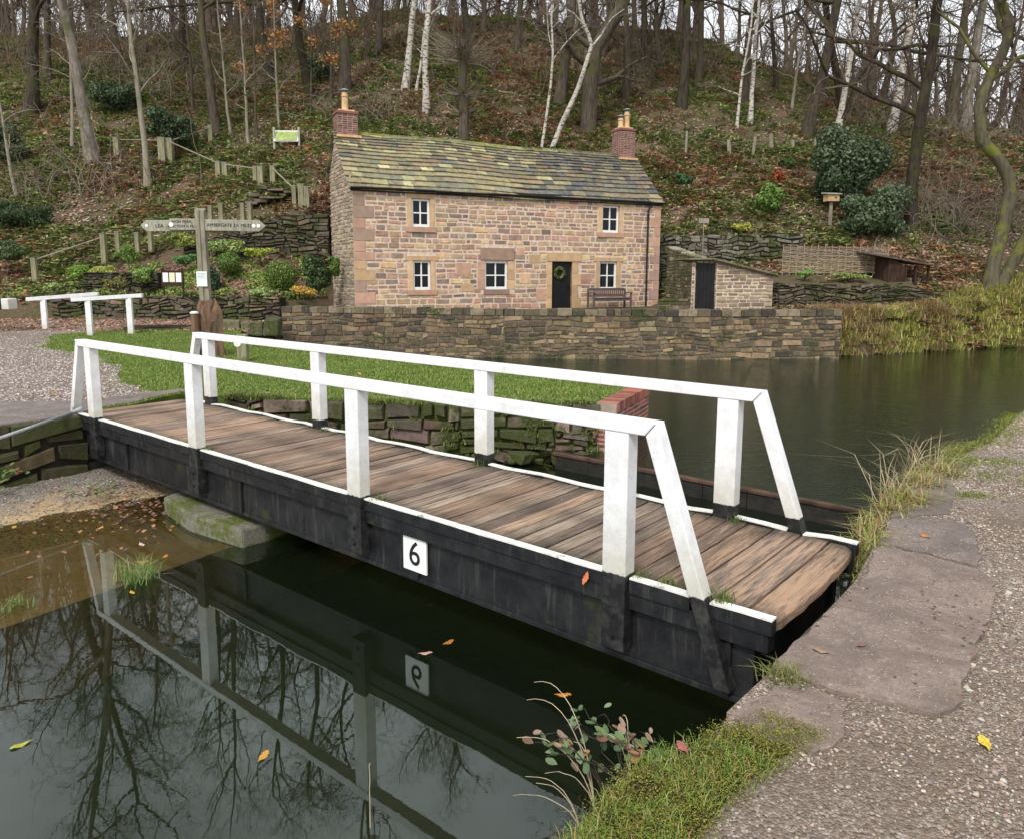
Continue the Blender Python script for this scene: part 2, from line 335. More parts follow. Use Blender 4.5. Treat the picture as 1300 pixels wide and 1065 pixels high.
M['mud'] = mud(); M['bed'] = mat_flat('canal_bed', (.026, .040, .016), .9, .4, 2)
M['water'] = water('still_water', .0, 2.0, .012, (.90, .84, .62)); M['water2'] = water('rippled_water', .02, 6.0, .5, (.55, .58, .40))
M['oak'] = bark('oak_bark', (.045, .035, .027), (.135, .11, .085), moss=(.085, .085, .035)); M['ash'] = bark('grey_bark', (.12, .10, .08), (.29, .26, .22), moss=(.10, .105, .05))
M['dark'] = bark('dark_bark', (.022, .018, .014), (.085, .068, .053), moss=(.06, .065, .022)); M['birch'] = bark('birch_bark', (.50, .46, .40), (.07, .055, .045), horiz=True)
M['pale'] = bark('pale_sapling_bark', (.20, .175, .13), (.34, .31, .24)); M['twig'] = mat_flat('twig_bark', (.115, .086, .063), .9, .3, 3); M['twigp'] = mat_flat('pale_twig_bark', (.20, .165, .125), .9, .3, 3)
M['mossbark'] = bark('mossy_bark', (.06, .055, .035), (.14, .12, .08), moss=(.15, .16, .03))
M['leaf'] = mat_leaf('leaf', .5, .25); M['litter'] = mat_leaf('dry_leaf', .8, .1); M['grass'] = mat_leaf('grass_blade', .55, .3); M['moss'] = mat_vc('moss', .95, .4, 30, .8, .03, spec=.1)
M['wattle'] = mat_vc('wattle_withy', .9, .3, 20, .4, .01); M['rope'] = mat_flat('rope', (.20, .16, .10), .9, .3, 30)
M['paper'] = mat_flat('notice_paper', (.72, .76, .76), .6, .03); M['paper2'] = mat_flat('yellowed_notice_paper', (.72, .70, .48), .6, .03)
M['green'] = mat_flat('sign_green_print', (.26, .34, .10), .5, .35, 6); M['birdbox'] = mat_flat('bird_box_wood', (.48, .33, .18), .8, .25, 9)

# ------------------------------------------------------------------ instanced geometry builders (vectorised)
def tubes(polys, sides):
    """polys: list of (pts (n,3), rad (n,)); returns verts, quads"""
    VV, FF, off = [], [], 0; groups = {}
    for p, r in polys: groups.setdefault(len(p), []).append((p, r))
    ang = np.linspace(0, 2*math.pi, sides, endpoint=False)
    for n, L in groups.items():
        P = np.array([a for a, _ in L], float); Rr = np.array([b for _, b in L], float)
        T = np.gradient(P, axis=1); T /= np.linalg.norm(T, axis=2, keepdims=True)+1e-9
        up = np.where(np.abs(T[:, :1, 2:3]) > .8, np.array([1., 0, 0]), np.array([0, 0, 1.])); up = np.broadcast_to(up, T.shape)
        U = np.cross(T, up); U /= np.linalg.norm(U, axis=2, keepdims=True)+1e-9; W = np.cross(T, U)
        ring = P[:, :, None, :]+Rr[:, :, None, None]*(np.cos(ang)[None, None, :, None]*U[:, :, None, :]+np.sin(ang)[None, None, :, None]*W[:, :, None, :])
        VV.append(ring.reshape(-1, 3)); m = len(L)
        b = off+(np.arange(m)*n*sides)[:, None, None]+(np.arange(n-1)*sides)[None, :, None]
        k = np.arange(sides)[None, None, :]; k2 = (k+1) % sides
        q = np.stack([b+k, b+k2, b+sides+k2, b+sides+k], -1).reshape(-1, 4); FF.append(q); off += m*n*sides
    return np.concatenate(VV), np.concatenate(FF)
def cards(P, nrm, size, asp=.6, spin=True):
    """leaf-like diamond cards at P with normals nrm"""
    n = len(P); a = rng.normal(size=(n, 3)); U = np.cross(nrm, a); U /= np.linalg.norm(U, axis=1, keepdims=True)+1e-9; W = np.cross(nrm, U)
    s = np.asarray(size).reshape(-1, 1)*np.ones((n, 1)); fold = nrm*s*.18
    v = np.stack([P-U*s, P-W*s*asp+fold*.5, P+U*s, P+W*s*asp+fold*.5], 1).reshape(-1, 3)
    return v, np.arange(n*4).reshape(-1, 4)
def blades(P, h, w, lean=.35, dirb=None, curl=.5):
    n = len(P); an = rng.uniform(0, 2*math.pi, n); d = np.stack([np.cos(an), np.sin(an), np.zeros(n)], 1)
    if dirb is not None: d = d*.6+np.asarray(dirb); d /= np.linalg.norm(d, axis=1, keepdims=True)+1e-9
    sd = np.stack([-d[:, 1], d[:, 0], d[:, 2]*0], 1); h = np.asarray(h).reshape(-1, 1)*np.ones((n, 1)); w = np.asarray(w).reshape(-1, 1)*np.ones((n, 1))
    L = rng.uniform(.1, 1, (n, 1))*lean*2
    up = np.array([[0, 0, 1.]])
    m = P+up*h*.55+d*h*L*.35; c = P+up*h*(1-L*curl*.6)+d*h*L*1.0
    v = np.stack([P-sd*w, P+sd*w, m+sd*w*.8, m-sd*w*.8, c], 1).reshape(-1, 3); b = (np.arange(n)*5)[:, None]
    return v, b+np.array([[0, 1, 2, 3]]), b+np.array([[3, 2, 4]])
def colmix(n, pal, var=.2, w=None):
    pal = np.array(pal); c = pal[rng.choice(len(pal), n, p=w)]; return c*(1+rng.uniform(-var, var, (n, 1)))*(1+rng.uniform(-.08, .08, (n, 3)))
def grass_obj(name, P, h, w, pal, lean=.35, parent=None, var=.25, dirb=None, curl=.5, wts=None):
    v, q, t = blades(P, h, w, lean, dirb, curl); c = colmix(len(P), pal, var, wts)
    return fast(name, v, [q, t], M['grass'], parent, np.concatenate([c, c]))
def leaf_cloud(lumps, n, size, pal, shell=.35, wts=None):
    """lumps: list of (cx,cy,cz, rx,ry,rz)"""
    L = np.array(lumps, float); vol = (L[:, 3]*L[:, 4]*L[:, 5])**.7; k = rng.choice(len(L), n, p=vol/vol.sum())
    d = rng.normal(size=(n, 3)); d /= np.linalg.norm(d, axis=1, keepdims=True); r = 1-np.abs(rng.normal(0, shell, n))*.8
    P = L[k, :3]+d*L[k, 3:]*np.clip(r, .1, 1.08)[:, None]
    nr = d+rng.normal(0, .6, (n, 3)); nr /= np.linalg.norm(nr, axis=1, keepdims=True)
    v, q = cards(P, nr, rng.uniform(.6, 1.3, n)*size); return v, q, colmix(n, pal, .3, wts)

# ------------------------------------------------------------------ trees
def grow(path, r0, r1, style, rs):
    """path = trunk polyline (m,3). returns big tubes, fine tubes"""
    big, fine = [], []
    path = np.asarray(path, float); n = len(path); tt = np.linspace(0, 1, n); rad = r0*(1-tt)+r1*tt; rad[0] *= 1.45; 
    if n > 3: rad[1] *= 1.08
    big.append((path, rad))
    def branch(p, d, L, r, lev, maxlev):
        npt = [0, 8, 7, 5, 4][min(lev, 4)]; pts = [p]; dd = d/np.linalg.norm(d); st = L/(npt-1); w = style['wander']*(1+.25*lev)
        for i in range(npt-1):
            dd = dd+rs.normal(0, w, 3); dd[2] += style['up']*(.25 if lev < 3 else .1); dd /= np.linalg.norm(dd); pts.append(pts[-1]+dd*st)
        pts = np.array(pts); rr = r*np.linspace(1, .32 if lev < 3 else .25, npt)
        (big if lev <= 1 else fine).append((pts, rr))
        if lev < maxlev:
            nb = style['nb'][lev]
            for j in range(nb):
                f = .22+.78*(j+rs.uniform(0, 1))/nb; x = f*(npt-1); i = min(int(x), npt-2); q = pts[i]*(1-(x-i))+pts[i+1]*(x-i)
                t = pts[i+1]-pts[i]; t /= np.linalg.norm(t); a = rs.normal(size=3); a -= a@t*t; a /= np.linalg.norm(a)
                nd = t*rs.uniform(.35, .9)+a*rs.uniform(.6, 1.0); branch(q, nd, L*rs.uniform(.38, .66)*(1.1-.4*f), max(rr[i]*rs.uniform(.42, .68), .006), lev+1, maxlev)
    H = path[-1, 2]-path[0, 2]; nl = style['limbs']
    for j in range(nl):
        f = style['clear']+(1-style['clear'])*(j+rs.uniform(.0, .9))/nl; x = f*(n-1); i = min(int(x), n-2); q = path[i]*(1-(x-i))+path[i+1]*(x-i)
        a = rs.uniform(0, 2*math.pi) if j > 1 else j*math.pi+rs.uniform(-.6, .6); el = style['el']*rs.uniform(.6, 1.4)
        d = np.array([math.cos(a), math.sin(a), el]); branch(q, d, style['len']*H*rs.uniform(.6, 1.15)*(1.2-.6*f), rad[i]*rs.uniform(.35, .6), 1, style['lev'])
    for _ in range(3): branch(path[-1], np.array([rs.normal(0, .5), rs.normal(0, .5), 1.]), style['len']*H*.7, r1*.8, 1, style['lev'])
    return big, fine
OAK = dict(wander=.22, up=.12, nb=[0, 7, 7, 5], limbs=10, clear=.22, el=.75, len=.52, lev=4)
TALL = dict(wander=.16, up=.2, nb=[0, 7, 6, 4], limbs=10, clear=.30, el=1.0, len=.38, lev=4)
BIR = dict(wander=.10, up=.02, nb=[0, 6, 5, 3], limbs=10, clear=.4, el=1.1, len=.26, lev=4)
SAP = dict(wander=.14, up=.05, nb=[0, 5, 4, 3], limbs=9, clear=.25, el=.7, len=.26, lev=3)
FAR = dict(wander=.22, up=.12, nb=[0, 6, 5, 3], limbs=9, clear=.12, el=.8, len=.48, lev=3)
def trunk_path(H, rs, bend=.05, n=11):
    p = [np.zeros(3)-np.array([0, 0, .3])]; d = np.array([rs.normal(0, bend), rs.normal(0, bend), 1.])
    for i in range(n-1):
        d = d+np.array([rs.normal(0, bend), rs.normal(0, bend), .12]); d /= np.linalg.norm(d); p.append(p[-1]+d*H/(n-1))
    return np.array(p)
KINDS = {}
def kind(name, seed, H, r0, style, bend=.06):
    rs = np.random.default_rng(seed); p = trunk_path(H*.8, rs, bend); b, f = grow(p, r0, r0*.3, style, rs); KINDS[name] = (tubes(b, 8), tubes(f, 3))
for i in range(6): kind('oak%d' % i, 11+i, 24+i % 3, .33, OAK, .10)
for i in range(4): kind('tall%d' % i, 31+i, 26, .29, TALL, .05)
for i in range(3): kind('birch%d' % i, 51+i, 14, .16, BIR, .05)
for i in range(4): kind('sap%d' % i, 71+i, 8, .07, SAP, .05)
for i in range(4): kind('far%d' % i, 91+i, 14, .25, FAR, .08)
MESH = {}
def tree(k, px, py, label, barkm='oak', scale=1.0, rot=None, lean=(0, 0), thick=1.0, cat='tree', name='bare_tree', group=None, pos=None):
    x, y, z = pos or HP(px, py)
    root = empty(name, (x, y, z), 0, label, cat, group)
    for part, idx, mt in (('trunk', 0, barkm), ('crown', 1, 'twigp' if barkm in ('birch', 'pale') else 'twig')):
        key = (k, part, mt)
        if key not in MESH:
            v, q = KINDS[k][idx]; o = fast(part, v, [q], M[mt], None, smooth=True); MESH[key] = o.data; bpy.data.objects.remove(o)
        o = bpy.data.objects.new(part, MESH[key]); link(o, root)
        o.scale = (scale*thick if part == 'trunk' and thick == 1 else scale, scale, scale)
    root.rotation_euler = (lean[1], lean[0], rot if rot is not None else random.uniform(0, 6.28))
    return root
def tree_path(pts, r0, r1, style, label, barkm, base, seed=3, cat='tree', name='bare_tree', finem='twig', limbs=None):
    rs = np.random.default_rng(seed); b = np.array(base); P = np.array(pts, float)-b
    # resample
    d = np.concatenate([[0], np.cumsum(np.linalg.norm(np.diff(P, axis=0), axis=1))]); s = np.linspace(0, d[-1], 26); P = np.stack([np.interp(s, d, P[:, k]) for k in range(3)], 1)
    root = empty(name, tuple(base), 0, label, cat); st = dict(style)
    if limbs: st['limbs'] = limbs
    big, fine = grow(P, r0, r1, st, rs)
    v, q = tubes(big, 9); fast('trunk', v, [q], M[barkm], root, smooth=True); v, q = tubes(fine, 3); fast('crown', v, [q], M[finem], root, smooth=True)
    return root

# ================================================================== SETTING
# ---- hillside
def hillside():
    xs = np.concatenate([np.arange(-110, -40, 2.5), np.arange(-40, 42, .4), np.arange(42, 112, 2.5)])
    ys = np.concatenate([np.arange(24.2, 40, .3), np.arange(40, 75, .6), np.arange(75, 180, 4)])
    X, Y = np.meshgrid(xs, ys); Z = HT(X, Y); n, m = X.shape
    # front border follows the terrace wall and the banks
    f = np.interp(xs, [-9, -8, -.3, 6.3, 10.6, 19.5, 60, 110], [27.4, 26.75, 24.75, 24.45, 24.9, 28.9, 46, 46])
    Y = np.maximum(Y, f[None, :]+(Y-24.2)*.02); Z = HT(X, Y)
    v = np.stack([X, Y, Z], -1).reshape(-1, 3); i = (np.arange(n-1)[:, None]*m+np.arange(m-1)[None, :]).ravel()
    q = np.stack([i, i+1, i+m+1, i+m], 1); o = fast('hillside', v, [q], M['hill'], smooth=True); o['kind'] = 'structure'
hillside()
# ---- canal bed, ledge, water
def struct(o): o['kind'] = 'structure'; return o
b = MB(); b.face([(-60, -40, -1.75), (90, -40, -1.75), (90, 60, -1.75), (-60, 60, -1.75)]); struct(b.build('canal_bed', M['bed']))
def poly_sheet(name, poly, z, mat):
    b = MB(); zz = z if callable(z) else (lambda x, y: z); pls = [poly]
    if callable(z): pls = [clipy(clipy(poly, ya, False), yb, True) for ya, yb in ((-99, 21), (21, 27), (27, 99))]
    for poly, t in [(q, t) for q in pls if len(q) > 2 for t in tessellate_polygon([[Vector((x, y, 0)) for x, y in q]])]:
        P = [poly[k] for k in t]
        if (P[1][0]-P[0][0])*(P[2][1]-P[0][1])-(P[2][0]-P[0][0])*(P[1][1]-P[0][1]) < 0: P = P[::-1]
        b.face([(x, y, zz(x, y)) for x, y in P])
    return struct(b.build(name, mat))
TB = 4.85
poly_sheet('canal_water', [ST(-11, -40), ST(1.9, -40), ST(1.9, TB), ST(-11, TB)], WL, M['water'])
poly_sheet('basin_water', [ST(-14, TB+.04), ST(2.2, TB+.04), ST(2.2, 60), (70, 60), (-14, 40), (-14, 18)], WB, M['water2'])
# submerged silt ledge rising to mud at the left bank: heightfield in (s,t)
def ledge_edge(t): return -4.5-.14*np.clip(t+2.3, 0, 5)
def ledge():
    s = np.linspace(-11, -4.3, 70); t = np.concatenate([np.linspace(-30, -6, 20), np.linspace(-5.8, 5.4, 90)])
    S, T = np.meshgrid(s, t); e = ledge_edge(T); S = np.minimum(S, e)
    up = np.clip((-6.55-.10*np.clip(-T, 0, 6)-S)/2.2, 0, 1)
    upf = np.clip((T-1.9)/1.6, 0, 1)*np.clip((-4.95-S+.1*T)/.7, 0, 1)
    Z = -.955+.13*up**.8+.14*upf+(fbm(S*2.1, T*2.1, 9)-.5)*.06
    rim = (S >= e-.28) & (up <= 0) & (T < 2); Z = np.where(rim, -.925, Z)
    X = P4[0]+BD[0]*S+BN[0]*T; Y = P4[1]+BD[1]*S+BN[1]*T; n, m = X.shape
    v = np.stack([X, Y, Z], -1).reshape(-1, 3); i = (np.arange(n-1)[:, None]*m+np.arange(m-1)[None, :]).ravel()
    q = [np.stack([i, i+1, i+m+1, i+m], 1)]
    # skirt
    k = len(v); ex, ey = X[:, -1], Y[:, -1]; v = np.concatenate([v, np.stack([ex, ey, np.full(n, -1.8)], 1)])
    j = np.arange(n-1); q.append(np.stack([j*m+m-1, k+j, k+j+1, (j+1)*m+m-1], 1))
    struct(fast('silt_ledge', v, q, M['mud'], smooth=False))
ledge()
# ---- ground of the left bank (lawn side)
EDGEPX = [(40, 531), (100, 524), (129, 519.5), (168, 514), (209, 504), (233, 500)]
dk = [G(*p) for p in EDGEPX]
lawnpoly = [ST(-9.05, -40), ST(-9.05, -.06), G(106, 522.5)]+dk[2:]+[ST(-8.75, 2.15), ST(-8.2, 2.5), ST(-6.8, 3.3), ST(-5.4, 4.15), ST(-4.4, 5.2), ST(-3.75, 5.62), ST(-3.62, 5.75), ST(-4.1, 7.42), (1.85, 14.6), (-.2, 16.7), (-4.5, 18.9), (-8.3, 22.6), (-9.2, 26.6), (-9.2, 27.9), (-17, 28.9), (-60, 29.4), (-60, -40)]
def gz(x, y): return max(0, min(1, (y-21)/6))*.27
def clipy(poly, y0, keep_below):
    o = []; n = len(poly); ins = (lambda p: p[1] <= y0) if keep_below else (lambda p: p[1] >= y0)
    for i in range(n):
        a, c = poly[i], poly[(i+1) % n]
        if ins(a): o.append(a)
        if ins(a) != ins(c): f = (y0-a[1])/(c[1]-a[1]); o.append((a[0]+(c[0]-a[0])*f, y0))
    return o
b = MB()
for ya, yb in ((-99, 21), (21, 27), (27, 99)): pp = clipy(clipy(lawnpoly, ya, False), yb, True); b.prism(pp, -1.7, gz)
struct(b.build('lawn', M['lawn']))
# gravel towpath on the left
gp = [(-60, 8), ST(-9.25, -3.2), ST(-9.2, -.4), G(60, 531), G(100, 521), G(165, 511), G(196, 498), G(150, 480), G(150, 468), G(120, 452), G(60, 441), G(66, 430), G(95, 424, .1), G(190, 419, .15), G(250, 414, .2), G(255, 408, .26), (-10.2, 27.75), (-17, 28.8), (-60, 29.3)]
def subdiv(poly, n=6):
    o = []
    for i in range(len(poly)):
        a, c = poly[i], poly[(i+1) % len(poly)]
        for k in range(n): f = k/n; o.append((a[0]*(1-f)+c[0]*f, a[1]*(1-f)+c[1]*f))
    return o
def rag(poly, amp, sc=2.0):
    o = []
    for x, y in subdiv(poly, 8): o.append((x+(float(vnoise(x*sc, y*sc, 21))-.5)*amp, y+(float(vnoise(x*sc, y*sc, 22))-.5)*amp))
    return o
poly_sheet('left_towpath', rag(gp, .35), lambda x, y: gz(x, y)+.006, M['gravel'])
# coping slabs at the left end of the bridge
b = MB(); cp = [ST(-8.93, -2.2), ST(-8.93, -.02), G(107, 524), G(129, 517.5), G(168, 512), G(209, 502), G(236, 497.5), G(232, 494), G(196, 499), G(150, 505), G(90, 510), G(0, 512)]
b.prism(cp, -.25, .02); tag(b.build('kerb_stone', M['slab3'], bevel=.015), 'worn reddish stone threshold curving along the left end of the bridge deck', 'paving stone')
# ---- right bank
def gz2(x, y): return 0
rp = [ST(1.2, 60), ST(1.25, 9), ST(1.22, 6.5), ST(1.0, 4.9), ST(1.02, 3.2), ST(1.1, 2.1), ST(1.22, 1.0), ST(1.24, -.3), ST(1.22, -1.0), ST(1.35, -1.3), ST(1.5, -1.9), ST(1.55, -3), ST(1.55, -40), ST(60, -40), ST(60, 60)]
b = MB(); b.prism(rp, -1.7, -.012); struct(b.build('right_towpath', M['gravel']))
# sloping earth bank in front of the near wall
def earthbank():
    S, T = np.meshgrid(np.linspace(0, 1, 16), np.linspace(-7, -.95, 60)); w = np.clip((-.95-T)/.5, 0, 1)
    s = 1.6-.12*w-(.52+.22*w*(.6+.4*vnoise(T*1.3, T*0, 5)))*S; z = .0-.04*S-np.clip(S-.48, 0, 1)**1.25*2.3+(fbm(s*5, T*5, 4)-.5)*.09*np.clip(S*4, 0, 1)
    X = P4[0]+BD[0]*s+BN[0]*T; Y = P4[1]+BD[1]*s+BN[1]*T; n, m = X.shape
    v = np.stack([X, Y, z], -1).reshape(-1, 3); i = (np.arange(n-1)[:, None]*m+np.arange(m-1)[None, :]).ravel()
    struct(fast('earth_bank', v, [np.stack([i, i+1, i+m+1, i+m], 1)], M['bank'], smooth=True)); return v
EB = earthbank()
# small strip of bank beyond the bridge (weedy)
def slab(px, label, mat, z=.012, th=.3, name='coping_stone', bev=.012):
    b = MB(); P = [G(x, y, z) for x, y in px]; Q = []
    for i in range(len(P)):
        a, c = P[i], P[(i+1) % len(P)]
        for k in range(7):
            f = k/7; x, y = a[0]*(1-f)+c[0]*f, a[1]*(1-f)+c[1]*f; Q.append((x+(float(fbm(x*9, y*9, 31))-.5)*.07, y+(float(fbm(x*9, y*9, 35))-.5)*.07))
    b.prism(Q, z-th, z); o = b.build(name, mat, bevel=bev); return tag(o, label, 'coping stone')
slab([(981, 845), (1000, 822), (1049, 779), (1094, 739), (1110, 700), (1118, 692), (1180, 704), (1244, 723), (1262, 735), (1260, 770), (1235, 826), (1213, 900), (1188, 905), (1120, 888), (1067, 876)], 'large worn reddish coping slab at the near right end of the bridge deck', M['slab'])
slab([(1119, 688), (1127, 659), (1170, 655), (1215, 660), (1240, 678), (1245, 718), (1180, 701)], 'smaller dark coping slab beyond the cracked joint of the large slab', M['slab2'])
slab([(930, 905), (950, 888), (983, 872), (1013, 867), (1074, 890), (1079, 914), (1054, 945), (1030, 950), (960, 935)], 'low cracked coping slab nearest the camera beside the moss and grass', M['slab'], z=.004)
slab([(1128, 655), (1148, 628), (1165, 604), (1200, 600), (1215, 622), (1205, 652)], 'half buried coping slab past the reeds on the right bank', M['slab2'], z=-.002, bev=.02)
# near canal wall under the slabs, right abutment
def stonewall(b, jb, o, e, nrm, L, z0, z1, hc=(.10, .16), lc=(.18, .42), pal=((.3, .25, .2),), gap=.012, out=.02, holes=(), jit=.008, wts=None, top=None, back=.03, rs=random, bot=None, wob=None):
    """o origin (x,y), e dir, nrm outward dir; z0..z1; top: func(u)->z max; stones in b, joint in jb"""
    e = np.array(e); nrm = np.array(nrm); o = np.array(o)
    wob = (jit*2.6 if jit >= .01 else jit*.9) if wob is None else wob; ph = rs.uniform(0, 6)
    def P(u, d, z):
        q = o+e*u+nrm*d; zz = z+wob*(math.sin(u*1.9+z*3.1+ph)+.7*math.sin(u*4.3-z*4.7+ph*2)+.5*math.sin(u*9.1+z*7+ph)) if z0+.03 < z < z1-.03 else z
        return (q[0], q[1], zz)
    z = z0
    while z < z1-.02:
        h = min(rs.uniform(*hc), z1-z)
        if z1-z-h < hc[0]*.6: h = z1-z
        u = 0
        cuts = []
        for a, c, za, zb in holes:
            if z+h*.5 > za and z+h*.5 < zb: cuts.append((a, c))
        cuts.sort(); segs = []; cur = 0
        for a, c in cuts:
            if a > cur: segs.append((cur, a))
            cur = max(cur, c)
        if cur < L: segs.append((cur, L))
        for sa, sb in segs:
            u = sa
            while u < sb-.01:
                l = rs.uniform(*lc)*(.7+h*2.5)
                if sb-u-l < lc[0]*.6: l = sb-u
                l = min(l, sb-u)
                zt = z+h; 
                if top:
                    tz = top(u+l/2); 
                    if z > tz-.03: u += l; continue
                    zt = min(zt, tz)
                if bot and zt < bot(u+l/2): u += l; continue
                c = pal[rs.choices(range(len(pal)), wts)[0]] if wts else rs.choice(pal); k = rs.uniform(.75, 1.25); c = tuple(x*k*rs.uniform(.94, 1.06) for x in c)
                g = gap*rs.uniform(.5, 1.5); j = lambda: rs.uniform(-jit, jit); d = out*rs.uniform(.5, 1.4); ch = min(.018, h*.15)
                x0, x1, y0, y1 = u+g+j(), u+l-g+j(), z+g+j(), zt-g+j()
                A = [P(x0, -back, y0), P(x1, -back, y0), P(x1, -back, y1), P(x0, -back, y1)]
                Bf = [P(x0+ch+j()*.6, d, y0+ch+j()*.6), P(x1-ch+j()*.6, d, y0+ch+j()*.6), P(x1-ch+j()*.6, d, y1-ch+j()*.6), P(x0+ch+j()*.6, d, y1-ch+j()*.6)]
                b.quads(A+Bf, [(4, 5, 6, 7), (0, 1, 5, 4), (1, 2, 6, 5), (2, 3, 7, 6), (3, 0, 4, 7)], c)
                u += l
        z += h
def frame_box(b, o, e, nrm, u0, u1, d0, d1, z0, z1, col=None):
    e = np.array(e); nrm = np.array(nrm); o = np.array(o)
    def P(u, d, z): q = o+e*u+nrm*d; return (q[0], q[1], z)
    za = z0 if isinstance(z0, tuple) else (z0, z0); zb = z1 if isinstance(z1, tuple) else (z1, z1)
    b.hexa([P(u0, d0, za[0]), P(u1, d0, za[1]), P(u1, d1, za[1]), P(u0, d1, za[0]), P(u0, d0, zb[0]), P(u1, d0, zb[1]), P(u1, d1, zb[1]), P(u0, d1, zb[0])], col)
def wall_thing(name, label, o, e, nrm, L, z0, z1, thick, pal, hc, lc, mat, jm, cap=None, top=None, cat='wall', back_side=True, **k):
    root = empty(name, (0, 0, 0), 0, label, cat); b = MB(); b2 = MB()
    stonewall(b, None, o, e, nrm, L, z0, z1, hc, lc, pal, top=top, **k)
    if back_side:
        oo = np.array(o)+np.array(e)*L-np.array(nrm)*thick; tp = (lambda u: top(L-u)) if top else None
        stonewall(b, None, oo, tuple(-x for x in e), tuple(-x for x in nrm), L, z0, z1, hc, lc, pal, top=tp, **k)
        for oo2, ee, nn in ((np.array(o)-np.array(nrm)*thick, np.array(nrm), -np.array(e)), (np.array(o)+np.array(e)*L, -np.array(nrm), np.array(e))):
            zz = z1 if not top else (top(0) if nn @ np.array(e) < 0 else top(L))
            stonewall(b, None, oo2, ee, nn, thick, z0, zz, hc, lc, pal, **k)
    b.build('stonework', mat, root)
    n = 24 if top else 1
    for i in range(n):
        u0, u1 = L*i/n, L*(i+1)/n; zt = (top(u0)-.012, top(u1)-.012) if top else z1-.012
        frame_box(b2, o, e, nrm, u0, u1, 0, -thick, z0-.5, zt)
    b2.build('core', jm, root)
    if cap:
        b3 = MB(); u = 0; ch, cl, cpal = cap
        while u < L-.02:
            l = min(random.uniform(*cl), L-u); 
            if L-u-l < cl[0]*.5: l = L-u
            c = random.choice(cpal); kk = random.uniform(.75, 1.2); c = tuple(x*kk for x in c); h = ch*random.uniform(.8, 1.2); za = top(u) if top else z1; zb = top(u+l) if top else z1
            frame_box(b3, o, e, nrm, u+.006, u+l-.006, .03*random.uniform(.6, 1.4), -thick-.02, (za, zb), (za+h, zb+h), c); u += l
        b3.build('capstones', mat, root, bevel=.015)
    return root
DK = [(.10, .085, .06), (.13, .11, .075), (.085, .075, .06), (.15, .12, .085), (.11, .10, .085), (.065, .06, .045)]
BR = [(.17, .13, .085), (.13, .10, .07), (.20, .155, .10), (.10, .085, .065), (.15, .12, .09)]
# right canal wall (below the slabs)
a0 = ST(1.20, -1.2); wall_thing('canal_wall', 'dark damp stone canal wall below the coping slabs at the right end of the bridge', ST(1.2, 7), (-BN[0], -BN[1]), (-BD[0], -BD[1]), 8.3, -1.7, -.06, .2, DK, (.16, .26), (.3, .6), M['drystone'], M['darkjoint'], back_side=False)
# left bank wall by the rod
wall_thing('canal_wall', 'mossy stone bank wall below the left towpath behind the grey metal rod', ST(-8.93, -14), (BN[0], BN[1]), (BD[0], BD[1]), 14.05, -1.2, -.02, .15, [(.06, .05, .03), (.08, .065, .035), (.065, .065, .02), (.04, .035, .02)], (.14, .3), (.25, .7), M['drystone'], M['darkjoint'], back_side=False, out=.06, jit=.026)
# abutment behind the left bridge end
def seg_wall(name, label, p0, p1, z0, z1, flip=False, **k):
    p0 = np.array(p0); p1 = np.array(p1); L = float(np.linalg.norm(p1-p0)); e = (p1-p0)/L; nn = np.array([e[1], -e[0]])
    return wall_thing(name, label, p0, e, -nn if flip else nn, L, z0, z1, **k)
seg_wall('bridge_abutment', 'dark stone abutment below the left end of the bridge deck', ST(-8.95, .04), ST(-9.3, 2.0), -1.2, -.06, thick=.1, pal=DK, hc=(.2, .3), lc=(.4, .7), mat=M['drystone'], jm=M['darkjoint'], back_side=False)
# rubble retaining wall in front of the lawn
RUB = [(.13, .10, .075), (.20, .16, .125), (.09, .08, .06), (.24, .185, .15), (.10, .095, .06), (.16, .10, .085)]
def rubble():
    pts = [ST(-8.75, 2.12), ST(-8.2, 2.46), ST(-6.8, 3.26), ST(-5.4, 4.1), ST(-4.4, 5.15), ST(-3.8, 5.52)]
    root = empty('rubble_wall', (0, 0, 0), 0, 'crumbling mossy rubble wall holding up the lawn beyond the bridge', 'wall'); b = MB(); c = MB()
    for a, d in zip(pts, pts[1:]):
        a = np.array(a); d = np.array(d); L = float(np.linalg.norm(d-a)); e = (d-a)/L; nn = np.array([e[1], -e[0]])
        stonewall(b, None, a, e, nn, L, -1.0, -.0, (.09, .24), (.12, .6), RUB, .012, .07, jit=.024, wob=.05)
    b.build('stonework', M['drystone'], root)
    for i in range(46):
        f = random.random()*(len(pts)-1); k = int(f); f -= k; p = np.array(pts[k])*(1-f)+np.array(pts[k+1])*f; p = p-BN*random.uniform(.08, .5); r = random.uniform(.06, .17); cc = random.choice(RUB)
        x, y, z = p[0], p[1], -.86+r*.4
        P = []
        for sz in (-1, 1):
            for an in range(4): a2 = an*1.57+random.uniform(-.3, .3); P.append((x+math.cos(a2)*r*random.uniform(.8, 1.4), y+math.sin(a2)*r*random.uniform(.8, 1.3), z+sz*r*.5*random.uniform(.7, 1.2)))
        c.hexa(P, cc)
    c.build('fallen_stone', M['drystone'], root, bevel=.025)['kind'] = 'stuff'
rubble()
